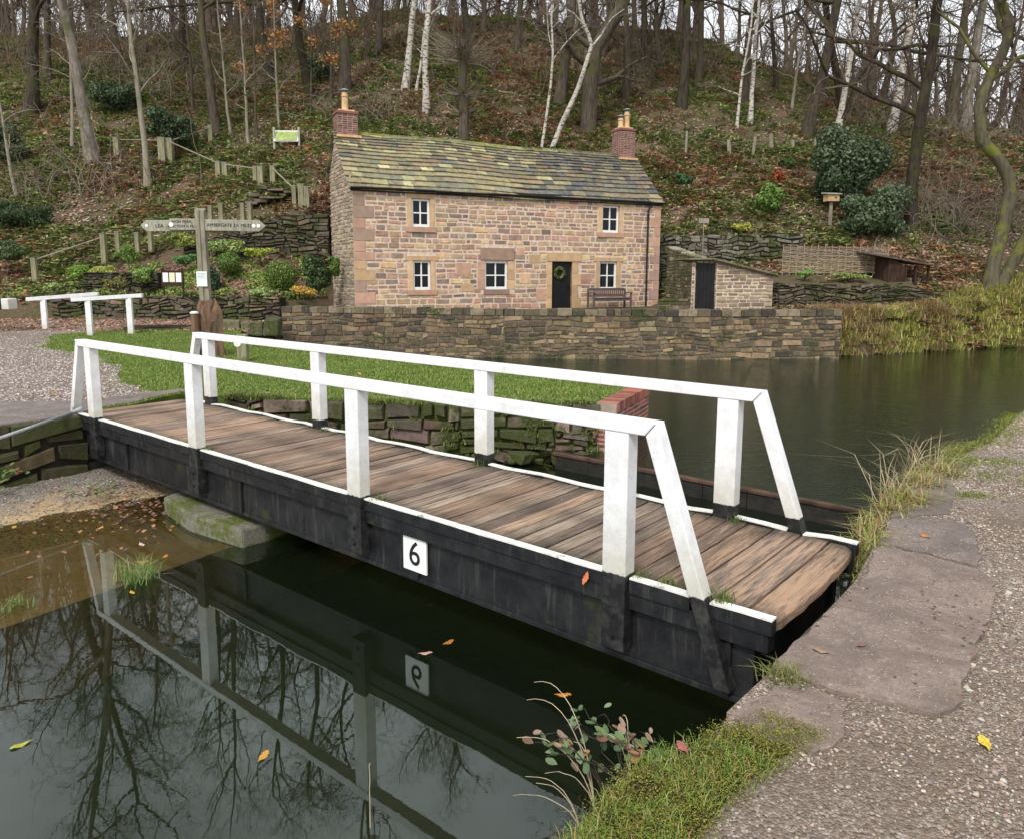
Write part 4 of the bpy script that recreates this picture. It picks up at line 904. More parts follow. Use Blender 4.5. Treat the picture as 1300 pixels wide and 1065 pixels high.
# ================================================================== SWING BRIDGE (local frame s,t,z)
def bridge():
    root = empty('swing_bridge', (P4[0], P4[1], 0), BA, 'low timber canal swing bridge with white handrails, black sides and number 6 plate', 'bridge')
    b = MB(); s = -9.2; rs = random.Random(4)
    SPL = [(.28, .19, .135), (.25, .18, .135), (.33, .225, .155), (.22, .165, .13), (.31, .24, .18)]
    while s < .98:
        w = min(rs.uniform(.125, .165) if s < .1 else rs.uniform(.19, .23), 1.06-s); 
        if 1.06-s-w < .1: w = 1.06-s
        if s+w >= 1.05: w = 1.06-s
        n = 14; c = rs.choice(SPL); k = rs.uniform(.68, 1.25); c = tuple(x*k for x in c); zj = rs.uniform(-.006, .006); g = rs.uniform(.004, .010); tw = rs.uniform(-.004, .004)
        last = s+w > 1.04; t0, t1 = .055, 1.622; i0 = len(b.v); na = 5
        # cross-section with slightly cupped, worn top
        rows = []
        for i in range(n+1):
            t = t0+(t1-t0)*i/n; wear = -.004*math.sin(math.pi*i/n)+rs.uniform(-.0015, .0015); wob = rs.uniform(-.0025, .0025)
            end = 0
            if last: end = -.03+.035*math.sin(math.pi*(i/n)**.8)+rs.uniform(-.007, .007)
            top = zj+wear+tw*(i/n)
            e1 = s+w-g+wob+end; e0 = s+g+wob
            dr = (.016+.014*rs.random()) if last else .004
            rows.append([(e0, t, top-.06), (e0, t, top-.004), (e0+.008, t, top), (e0+(e1-e0)*.65, t, top+(0 if not last else -.002)), (e1-(.03 if last else .008), t, top-(.010 if last else 0)), (e1, t, top-dr-(.012 if last else 0)), (e1, t, top-.06-(.03 if last else 0))])
        m = len(rows[0])
        for r in rows: b.v += r
        for i in range(n):
            for j in range(m-1): b.f.append((i0+i*m+j, i0+i*m+j+1, i0+(i+1)*m+j+1, i0+(i+1)*m+j)[::-1]); b.c.append(c)
        b.f.append(tuple(i0+j for j in range(m))); b.c.append(c); b.f.append(tuple(i0+n*m+j for j in range(m))[::-1]); b.c.append(c)
        s += w
    b.build('deck', M['deck'], root)
    sub = MB(); sub.box((-9.2, .3, -.14), (.98, 1.38, -.066)); sub.build('deck_bearer', M['black'], root)
    posts = [0, -2.7175, -5.606, -8.38]
    for side in (0, 1):
        T = 0 if side == 0 else 1.677; sg = -1 if side == 0 else 1      # sg: outward direction
        def tt(x): return T+sg*x
        def bx(mb, s0, s1, x0, x1, z0, z1, col=None, jit=0):
            y0, y1 = sorted((tt(x0), tt(x1))); mb.box((s0, y0, z0), (s1, y1, z1), col, jit)
        # fascia beam and girder
        f = MB(); bx(f, -9.3, 1.03, 0.0, -.10, -.20, -.075); f.build('edge_beam', M['black'], root, bevel=.006)
        g = MB(); bx(g, -9.2, .93, -.06, -.14, -.585, -.203)
        for a in np.arange(-7.6, .9, 2.78): bx(g, a, a+.05, -.03, -.06, -.575, -.206)
        bx(g, -9.2, .93, -.045, -.06, -.60, -.56)
        g.build('girder', M['black'], root, bevel=.004)
        # posts
        pm = M['post'] if side == 0 else M['postf']
        for i, s0 in enumerate(posts):
            p = MB(); p.box((s0-.09, tt(0)-.06, -.49), (s0+.09, tt(0)+.06, .999)); p.build('post', pm, root, bevel=.007)
            bl = MB()
            for dz in (-.25, -.40): bl.cyl((s0, tt(.06), dz), (s0, tt(.075), dz), .016, .014, 6)
            bl.build('bolt', M['iron'], root)
        # rail, slightly proud of the posts
        r = MB(); n = 24
        for k in range(n):
            a, c = -8.78+9.05*k/n, -8.78+9.05*(k+1)/n; r.box((a, tt(0)-.066, .935), (c, tt(0)+.066, 1.008)) if False else None
        y0, y1 = T-.066, T+.066
        r.hexa([(-8.67, y0, 1.000), (.205, y0, 1.000), (.205, y1, 1.000), (-8.67, y1, 1.000), (-8.74, y0, 1.085), (.28, y0, 1.085), (.28, y1, 1.085), (-8.74, y1, 1.085)]); r.build('handrail', M['white'], root, bevel=.006)
        # sloping end braces
        for (sa, za, sb, zb, wd) in ((.245, 1.083, .78, -.50, .105), (-8.705, 1.083, -9.25, -.45, -.105)):
            q = MB(); y0, y1 = T-.055, T+.055; zt_ = 1.0
            # top cut to the mitre
            q.hexa([(sb-wd/2, y0, zb), (sb+wd/2, y0, zb), (sb+wd/2, y1, zb), (sb-wd/2, y1, zb), (sa-wd*.35, y0, .997), (sa+wd*.33, y0, 1.083), (sa+wd*.33, y1, 1.083), (sa-wd*.35, y1, .997)]); q.build('brace', pm, root, bevel=.006)
        # kerb strips between the posts: dark timber with white painted top
        cuts = sorted([(x-.10, x+.10) for x in posts]+[(.53, .66), (-9.2, -9.1)]); s0 = -9.2; segs = []
        for a, c in cuts:
            if a-s0 > .08: segs.append((s0, a))
            s0 = c
        segs.append((s0, 1.05))
        for a, c in segs:
            k = MB(); k2 = MB(); n = max(2, int((c-a)/.22))
            for i in range(n):
                u0, u1 = a+(c-a)*i/n, a+(c-a)*(i+1)/n; w = lambda u: .011*math.sin(u*6.3+side)+.008*math.sin(u*14+2)
                yA0, yA1 = tt(.018+w(u0)*.5), tt(.018+w(u1)*.5); yB0, yB1 = tt(-.05+w(u0)), tt(-.05+w(u1)); zt0, zt1 = .026+w(u0)*.5, .026+w(u1)*.5
                q = [(u0, yA0, zt0-.012), (u1, yA1, zt1-.012), (u1, yB1, zt1-.012), (u0, yB0, zt0-.012), (u0, yA0, zt0), (u1, yA1, zt1), (u1, yB1, zt1), (u0, yB0, zt0)]
                k.hexa(q if side == 0 else [q[3], q[2], q[1], q[0], q[7], q[6], q[5], q[4]], (.72, .71, .66))
                q2 = [(u0, yA0, -.075), (u1, yA1, -.075), (u1, tt(-.055), -.075), (u0, tt(-.055), -.075), (u0, yA0, zt0-.014), (u1, yA1, zt1-.014), (u1, tt(-.055), zt1-.014), (u0, tt(-.055), zt0-.014)]
                k2.hexa(q2 if side == 0 else [q2[3], q2[2], q2[1], q2[0], q2[7], q2[6], q2[5], q2[4]], (.05, .04, .03))
            kb = k2.build('kerb_rail', M['black'], root); k.build('white_strip', M['kerb'], kb)
    # cross beams
    for a in (.80, -2.0, -4.8, -7.5, -9.1): e = MB(); e.box((a, .145, -.5), (a+.1, 1.53, -.145)); e.build('cross_beam', M['black'], root)
    # number plate
    pl = MB(); pl.box((-2.165, .026, -.505), (-1.88, .044, -.205)); po = pl.build('number_plate', M['plate'], root, bevel=.003)
    Mx = Matrix.Translation((-2.022, .0235, -.355)) @ Matrix.Rotation(R(90), 4, 'X'); text_mesh('numeral', '6', .30, M['ink'], po, Mx, .0022)
    return root
bridge()
# weeds along the deck edges: small tufts, each its own thing
def tuft(P, n, h, spread, pal, label, name='grass_tuft', cat='grass tuft', group=None, w=.004, lean=.5):
    x, y, z = P; k = rng.normal(0, spread, (n, 2)); pts = np.stack([k[:, 0], k[:, 1], np.zeros(n)], 1)
    o = grass_obj(name, pts, rng.uniform(.5, 1.2, n)*h, w, pal, lean); o.location = P; return tag(o, label, cat, group)
GP = [(.10, .16, .03), (.15, .20, .04), (.20, .22, .06), (.07, .12, .025)]
def b3(s, t, z): x, y = ST(s, t); return (x, y, z)
for s, t, h, lab in [(-2.50, .06, .07, 'small weed tuft on the deck right of the third near post'), (.14, .05, .06, 'low moss and grass tuft right of the tall near right post'), (.32, .10, .055, 'small green sprout on the deck between near right post and its brace'), (.72, .06, .10, 'grass tuft sprouting behind the foot of the near right brace'),
                 (-5.45, .06, .05, 'tiny weed beside the second near post'), (-2.72, 1.60, .06, 'low green weed at the foot of the third far post'), (.12, 1.60, .05, 'little grass tuft at the foot of the far right post'), (-5.4, 1.6, .05, 'small weed at the foot of the second far post')]:
    tuft(b3(s, t, .0), 60, h*1.25, .035, GP, lab, w=.003)
# ================================================================== stop boards across the canal
b = MB(); root = empty('stop_gate', (P4[0], P4[1], 0), BA, 'wet black stop boards with rusty top edge across the canal beyond the bridge', 'stop boards')
for k in range(9):
    s0 = -4.1+k*.6; b.box((s0+.004, TB-.05, -1.7), (s0+.596, TB, -.70))
b.build('board', M['gate'], root); b = MB(); b.box((-4.15, TB-.075, -.698), (1.3, TB+.03, -.655), jit=.0); b.build('top_edge', M['rust'], root, bevel=.008)
for s0 in (-2.2, -.6, .5): b = MB(); b.box((s0, TB-.09, -1.7), (s0+.09, TB-.052, -.72)); b.build('batten', M['gate'], root)
# concrete pier block
b = MB(); zt = -.70; poly = [G(207, 630, zt), G(240, 652, zt), G(306, 672, zt), G(337, 664, zt), ST(-4.75, 1.2), ST(-6.9, 1.2)]
b.prism(subdiv(poly, 3), -1.2, zt, (.17, .16, .13)); tag(b.build('concrete_block', M['conc'], bevel=.03), 'moss topped concrete block on the shallow ledge under the bridge', 'concrete block')
# rod
b = MB(); A0 = G(0, 562, -.35); pz = [(ST(-8.95, -.12), .0), (ST(-9.05, -.5), -.12)]
e0 = b3(-8.97, -.08, .04); v0 = np.array([V(0, 556, 9.3)[0], 9.3, V(0, 556, 9.3)[1]]); v0 = np.array([*G(0, 556, -.05), -.05])
b = MB(); b.cyl(tuple(v0-(np.array(e0)-v0)*.4), e0, .022, .022, 10); b.cyl(e0, (e0[0]+.12, e0[1]+.05, e0[2]+.06), .030, .030, 10); b.cyl((e0[0]-.02, e0[1], e0[2]-.1), (e0[0]+.0, e0[1], e0[2]+.07), .018, .018, 8)
tag(b.build('steel_rod', M['steel'], smooth=True), 'grey galvanised rod fixed to the left end of the bridge', 'rod')

# ================================================================== left side furniture
def handrail(label, r0, r1, posts, Y, name='white_handrail'):
    root = empty(name, (0, 0, 0), 0, label, 'handrail'); xa, za = V(*r0, Y[0]); xb, zb = V(*r1, Y[1])
    b = MB(); d = .06; b.hexa([(xa, Y[0]-d, za-.06), (xb, Y[1]-d, zb-.06), (xb, Y[1]+d, zb-.06), (xa, Y[0]+d, za-.06), (xa, Y[0]-d, za+.06), (xb, Y[1]-d, zb+.06), (xb, Y[1]+d, zb+.06), (xa, Y[0]+d, za+.06)]); b.build('rail', M['white'], root, bevel=.008)
    for px in posts:
        f = (px-r0[0])/(r1[0]-r0[0]); y = Y[0]*(1-f)+Y[1]*f; x = xa*(1-f)+xb*f; z1 = za*(1-f)+zb*f-.062; z0 = gz(x, y)
        p = MB(); p.box((x-.085, y-.05, z0-.3), (x+.085, y+.05, z1)); p.build('post', M['white'], root, bevel=.008)
handrail('white handrail farther left of the two beyond the gravel, on one visible post', (34, 380.5), (125, 373.5), (54,), (24.4, 25.4))
handrail('white handrail on two posts in front of the dry stone garden wall', (91, 381), (181, 375.5), (111, 163), (22.9, 23.6))
x, z = V(-6, 386, 24); root = empty('white_beam', (x, 24, z-.17), R(-8), 'white painted beam end with black strap at the left edge beyond the towpath', 'beam')
b = MB(); b.box((-1.2, -.2, 0), (.62, .2, .34), jit=.01); b.build('beam', M['white'], root, bevel=.03); b = MB(); b.box((.30, -.208, -.006), (.38, .208, .348)); b.build('strap', M['iron'], root)
# signpost
def signpost():
    x, y = G(265, 449); root = empty('signpost', (x, y, 0), R(2), 'weathered wooden fingerpost with three arms standing on the lawn', 'signpost')
    P = lambda px, py: V(px, py, y)
    top = P(253, 265)[1]; xo = 0
    b = MB(); b.hexa([(-.09, -.08, .2), (.13, -.08, .2), (.13, .1, .2), (-.09, .1, .2), (-.11, -.08, top-.01), (.09, -.08, top-.05), (.09, .1, top+.02), (-.11, .1, top)]); 
    b.box((-.12, -.11, .2), (-.01, -.082, top-.02)); b.build('post', M['oldwood'], root, bevel=.012)
    cx, zc = P(253, 287)[0]-x, P(253, 286)[1]
    def arm(x0, x1, z, tip, yy, h=.27, dz=0, name='arm'):
        a = MB(); s = 1 if x1 > x0 else -1; L = abs(x1-x0)
        prof = [(0, -h/2), (L-tip, -h/2), (L, 0), (L-tip, h/2), (0, h/2)]
        pts = [(x0+s*u, yy, z+v+dz*u) for u, v in prof]; pb = [(p[0], yy+.05, p[2]) for p in pts]; i = len(a.v); a.v += pts+pb; n = 5
        f1 = tuple(range(n)); a.f.append(f1 if s > 0 else f1[::-1]); a.c.append((.4, .4, .3)); f2 = tuple(range(n, 2*n)); a.f.append(f2[::-1] if s > 0 else f2); a.c.append((.4, .4, .3))
        for k in range(n):
            q = (k, k+n, (k+1) % n+n, (k+1) % n); a.f.append(q if s > 0 else q[::-1]); a.c.append((.4, .4, .3))
        return a.build(name, M['signwood'], root, bevel=.006)
    xr = P(337, 286)[0]-x; ar = arm(.08, xr, zc, .16, -.05, dz=-.015)
    Rx = lambda X, Z, yy, rot=0: Matrix.Translation((X, yy, Z)) @ Matrix.Rotation(rot, 4, 'Y') @ Matrix.Rotation(R(90), 4, 'X')
    text_mesh('lettering', 'AMBERGATE 3½ MILES', .108, M['ink'], ar, Rx(.10+(xr-.10)*.40, zc-.012, -.054, R(.9)), .002)
    for dx in (.17, .285): d = MB(); d.cyl((xr-dx, -.052, zc-.02), (xr-dx, -.060, zc-.02), .045, .045, 16); d.build('waymark_disc', M['plate'], ar)
    xl = P(211, 286)[0]-x; al = arm(-.10, xl, zc+.01, .14, -.07)
    text_mesh('lettering', 'HIGH PEAK', .095, M['ink'], al, Rx(-.15+(xl+.15)*.42, zc+.07, -.074), .002); text_mesh('lettering', 'JUNCTION ½ MLS', .085, M['ink'], al, Rx(-.15+(xl+.15)*.42, zc-.04, -.074), .002)
    d = MB(); d.cyl((xl+.16, -.072, zc), (xl+.16, -.080, zc), .055, .055, 16); d.build('waymark_disc', M['plate'], al)
    xl2 = P(178, 287)[0]-x; a3 = arm(-.1, xl2, zc-.02, .14, .06); text_mesh('lettering', 'LEA', .12, M['ink'], a3, Rx(xl2+.46, zc-.03, .056), .002)
    d = MB(); d.cyl((xl2+.15, .058, zc-.02), (xl2+.15, .052, zc-.02), .035, .035, 12); d.build('waymark_disc', M['plate'], a3)
    nt = MB(); xa, za = P(252.5, 364); xb, zb = P(264.5, 345); nt.box((xa-x, -.125, za), (xb-x, -.115, zb)); no = nt.build('notice', M['paper'], root)
    for k in range(6): l = MB(); l.box((xa-x+.03, -.127, zb-.06-k*.035), (xb-x-.03-.02*(k % 3), -.1252, zb-.05-k*.035)); l.build('printed_line', M['steel'], no) if k < 4 else None
signpost()
def stump():
    x, y = G(268, 452); y -= .15; root = empty('tree_stump', (x, y, 0), 0, 'broken orange brown tree stump at the foot of the signpost', 'stump'); b = MB()
    n = 18
    prev = None
    for j, (z, k) in enumerate([(-.1, 1.15), (.15, 1.0), (.5, .92), (.85, .98), (1.05, .95), (1.2, .6)]):
        ring = []
        for i in range(n):
            a = 2*math.pi*i/n; r = .29*k*(1+.18*math.sin(a*3+1)+.12*math.sin(a*7+z*2)); zz = z+(.16*math.sin(a*2+.5)+random.uniform(-.07, .07) if j > 3 else 0); ring.append((r*math.cos(a), r*.7*math.sin(a)+.1, zz))
        i0 = len(b.v); b.v += ring
        if prev is not None:
            for i in range(n): b.f.append((prev+i, prev+(i+1) % n, i0+(i+1) % n, i0+i)); b.c.append((.3, .2, .1))
        prev = i0
    b.f.append(tuple(prev+i for i in range(n))); b.c.append((.3, .2, .1)); b.build('trunk', M['stump'], root)
    x2 = V(251.5, 400, y)[0]-x; p = MB(); p.cyl((x2, -.22, 0), (x2, -.22, V(251, 398, y)[1]), .085, .08, 12); po = p.build('side_post', M['stump'], root); c = MB(); c.lathe((x2, -.22, V(251, 398, y)[1]+.002), [(.095, 0), (.10, .03), (.05, .05), (.02, .04)], 12); c.build('white_cap', M['plate'], po)
stump()
x, y = G(309, 459); root = empty('waymark_post', (x, y, 0), 0, 'short grey green timber post with round disc behind the far handrail', 'post'); b = MB(); b.box((-.11, -.1, -.1), (.11, .1, .62)); b.build('post', M['postwood'], root, bevel=.02)
b = MB(); b.cyl((-.08, -.102, .42), (-.08, -.112, .42), .08, .08, 16); b.build('disc', M['plate'], root)
# noticeboard
x0, _ = V(205, 350, 27.9); x1, _ = V(230, 350, 27.9); root = empty('noticeboard', (x0, 27.95, 1.05), 0, 'small dark noticeboard with three paper notices in the garden', 'noticeboard'); W = x1-x0
b = MB(); b.box((-.04, 0, .45), (W+.04, .03, 1.02)); b.build('board', M['darktimber'], root)
for xx in (-.02, W-.02): b = MB(); b.box((xx, .03, -.2), (xx+.06, .08, 1.1)); b.build('leg', M['darktimber'], root)
for k in range(3): b = MB(); b.box((.02+k*W/3, -.008, .60), (.02+k*W/3+W/3-.04, -.002, .94)); b.build('paper', M['paper2'] if k == 1 else M['paper'], root)
# garden walls on the left
def lz(px, py, Y): return V(px, py, Y)[1]
seg_wall('garden_wall', 'mossy dry stone wall along the front of the terraced garden', (V(65, 380, 28.4)[0], 28.4), (-8.35, 27.3), .1, 1.12, thick=.5, pal=DK+BR, hc=(.07, .16), lc=(.2, .6), mat=M['drystone'], jm=M['darkjoint'], back_side=False, out=.06, jit=.026)
seg_wall('kerb_wall', 'low mossy stone edging below the leaf strewn path near the signpost', (V(157, 420, 24.2)[0], 24.2), (-8.0, 25.2), -.3, .26, thick=1.1, pal=[(.08, .075, .04), (.11, .10, .06), (.06, .06, .035)], hc=(.2, .3), lc=(.4, .9), mat=M['drystone'], jm=M['darkjoint'], back_side=False, out=.04, jit=.02)
seg_wall('retaining_wall', 'tall dry stone retaining wall at the back of the terraced garden', (V(232, 300, 31.4)[0], 31.4), (-7.6, 31.9), 1.8, 4.45, thick=.5, pal=DK+BR, hc=(.07, .19), lc=(.2, .6), mat=M['drystone'], jm=M['darkjoint'], back_side=False, out=.06, jit=.026, top=lambda u: 3.0+min(u, 4)*.34)
seg_wall('garden_wall', 'short curved dry stone bed edging on the left of the garden', (V(105, 350, 29.3)[0], 29.3), (V(200, 350, 28.9)[0], 28.9), 1.2, 2.0, thick=.4, pal=DK, hc=(.07, .16), lc=(.2, .5), mat=M['drystone'], jm=M['darkjoint'], back_side=False, out=.06, jit=.026)
def blocks():
    root = empty('stone_blocks', (0, 0, 0), 0, 'row of rough boulders between the signpost and the left end of the basin wall', 'boulders'); b = MB()
    for px, w, h in ((292, .8, .45), (322, .75, .42), (346, .5, .5)):
        x = V(px, 420, 25.0)[0]; b.box((x-w/2, 24.8, -.05), (x+w/2, 25.3, h), (.14, .125, .08), jit=.05)
    b.build('boulder', M['drystone'], root, bevel=.06)
blocks()
# timber posts of the woodland steps, with sloping rails
def hpost(px, py_top, py_bot, wpx, label, Y=None):
    x, y, z = HP(px, py_bot) if Y is None else (V(px, py_bot, Y)[0], Y, V(px, py_bot, Y)[1])
    h = (py_bot-py_top)/960*y; w = wpx/960*y; root = empty('timber_post', (x, y, z-.15), random.uniform(-.2, .2), label, 'post', 'timber posts beside the woodland steps')
    b = MB(); b.box((-w/2, -w/2, 0), (w/2, w/2, h+.15)); b.build('shaft', M['postwood'], root, bevel=.015); t = MB(); t.box((-w/2-.01, -w/2-.01, h+.15), (w/2+.01, w/2+.01, h+.17)); t.build('cap', M['steel'], root); return (x, y, z+h*.9)
PS = [(150, 177, 199, 7, 'lone pale timber post highest on the left of the steps'), (207, 179, 208, 8, 'left post of the tall mossy pair beside the birch'), (216, 180, 208, 9, 'right post of the tall mossy pair beside the birch'), (268, 163, 184, 5, 'slim post standing up the slope behind the steps'),
      (278, 208, 226, 6, 'left post of the yellowish pair in mid slope'), (286, 209, 227, 6, 'right post of the yellowish pair in mid slope'), (325, 214, 236, 5, 'leftmost of the three grey posts in a row near the lectern sign'), (332, 214, 238, 7, 'middle of the three grey posts near the lectern sign'), (347, 214, 236, 6, 'rightmost grey post of the group below the lectern sign'),
      (374, 239, 266, 5, 'left post of the trio standing on the retaining wall'), (383, 238, 266, 7, 'middle post of the trio standing on the retaining wall'), (390, 240, 266, 6, 'right post of the trio standing on the retaining wall')]
tops = [hpost(*p) for p in PS]
P2 = [(45, 329, 353, 6, 'lowest timber post at the foot of the steps on the far left'), (133, 299, 331, 6, 'stout post behind the green mound at the left of the garden'), (150, 296, 318, 5, 'slim post left above the heather bush in the garden'), (175, 297, 318, 5, 'post right above the heather bush in the garden'), (192, 294, 316, 5, 'post just below the left signpost arm'),
      (268, 263, 284, 5, 'first short post above the right signpost arm'), (281, 260, 284, 5, 'second short post above the right signpost arm'), (309, 260, 284, 5, 'third short post above the right signpost arm'), (318, 260, 284, 5, 'fourth short post above the right signpost arm')]
YY = [29.5, 30.8, 31.3, 31.4, 31.4, 31.9, 31.9, 32.0, 32.0]
t2 = [hpost(*p, Y=yy) for p, yy in zip(P2, YY)]
def srail(a, c, label):
    b = MB(); b.cyl(a, c, .035, .03, 7); tag(b.build('sloping_rail', M['oldwood']), label, 'rail')
srail(tops[2], tops[4], 'grey rail running down from the tall pair of posts to the mid slope pair'); srail(tops[5], tops[6], 'grey rail between mid slope pair and the three grey posts'); srail(tops[8], tops[9], 'grey rail dropping to the trio on the retaining wall')
srail(t2[0], t2[1], 'long weathered rail climbing from the lowest left post'); srail(tops[0], tops[1], 'thin rail between the lone high post and the tall pair'); srail(tops[2], tops[3], 'rail rising to the slim post behind the steps')
# lectern sign
x, y, z = HP(364, 192); root = empty('information_board', (x, y, z), 0, 'tilted green information board on two posts up the woodland slope', 'information board'); s = y/960
b = MB(); w = 30*s; b.hexa([(-w/2, -.1, .42), (w/2, -.1, .42), (w/2, .0, .40), (-w/2, .0, .40), (-w/2, .25, .42+14*s), (w/2, .25, .42+14*s), (w/2, .30, .40+14*s), (-w/2, .30, .40+14*s)]); b.build('frame', M['plate'], root)
b = MB(); k = .07; b.face([(-w/2+k, -.115, .47), (w/2-k, -.115, .47), (w/2-k, .22, .38+14*s), (-w/2+k, .22, .38+14*s)]); b.build('panel', M['green'], root)
for xx in (-w/2-.05, w/2-.03): b = MB(); b.box((xx, -.02, -.3), (xx+.1, .1, .55+14*s)); b.build('leg', M['signwood'], root, bevel=.01)
# bird box
x, y, z = HP(1053, 292); s = y/960; root = empty('bird_box', (x, y, z-.3), R(10), 'pale wooden bird box on a tall post in front of the big holly', 'bird box')
b = MB(); b.box((-.06, -.05, 0), (.06, .05, 36*s+.3)); b.build('post', M['oldwood'], root); zz = 34*s+.3; b = MB(); b.box((-.28, -.2, zz), (.28, .2, zz+.30)); bo = b.build('box', M['birdbox'], root, bevel=.006); b = MB(); b.hexa([(-.36, -.28, zz+.30), (.36, -.28, zz+.30), (.36, .25, zz+.36), (-.36, .25, zz+.36), (-.36, -.28, zz+.34), (.36, -.28, zz+.34), (.36, .25, zz+.42), (-.36, .25, zz+.42)]); b.build('roof', M['signwood'], root)
b = MB(); b.cyl((.1, -.201, zz+.16), (.1, -.206, zz+.16), .04, .04, 12); b.build('entrance_hole', M['ink'], bo)
x, y, z = V(892, 320, 33)[0], 33, 2.6; root = empty('small_sign', (x, y, z), 0, 'little blank sign on a thin stake before the grey retaining wall', 'sign'); b = MB(); b.cyl((0, 0, 0), (0, 0, 1.6), .02, .02, 6); b.build('stake', M['oldwood'], root); b = MB(); b.box((-.22, -.03, 1.55), (.22, 0, 1.75)); b.build('panel', M['oldwood'], root)
# fence stakes on the hill right
fr = [(870, 169, 200, 3, 'tall thin pale stake left in the hill fence behind the cottage'), (926, 180, 200, 5, 'second pale stake from the left in the hill fence'), (955, 176, 200, 4, 'grey stake in the hill fence between two pale ones'), (979, 172, 190, 5, 'broad pale stake in the hill fence near the middle'), (1007, 179, 190, 5, 'short pale stake in the hill fence left of the oak'), (1034, 176, 190, 3, 'leaning orange stake in the hill fence'), (1047, 168, 184, 3, 'slim stake in the hill fence just above the holly'), (1076, 163, 182, 4, 'pale stake rising behind the holly top')]
fp = []
for i, (px, a, c, w, lab) in enumerate(fr):
    x, y, z = HP(px, c); h = (c-a)/960*y; ww = w/960*y; root = empty('fence_stake', (x, y, z-.2), 0, lab, 'fence stake', 'stakes of the hill fence'); root.rotation_euler = (random.uniform(-.08, .08), random.uniform(-.12, .12), random.random())
    b = MB(); b.cyl((0, 0, 0), (0, 0, h+.2), ww/2, ww*.45, 6); b.build('shaft', M['pale'], root); fp.append((x, y, z+h*.8))
for k, zo in enumerate((0,)):
    poly = [(np.array([(p[0], p[1], p[2]+zo) for p in fp], float), np.full(len(fp), .006))]; v, q = tubes(poly, 4); tag(fast('fence_wire', v, [q], M['steel']), ['upper wire strung between the hill fence stakes', 'lower wire strung between the hill fence stakes'][k], 'wire')
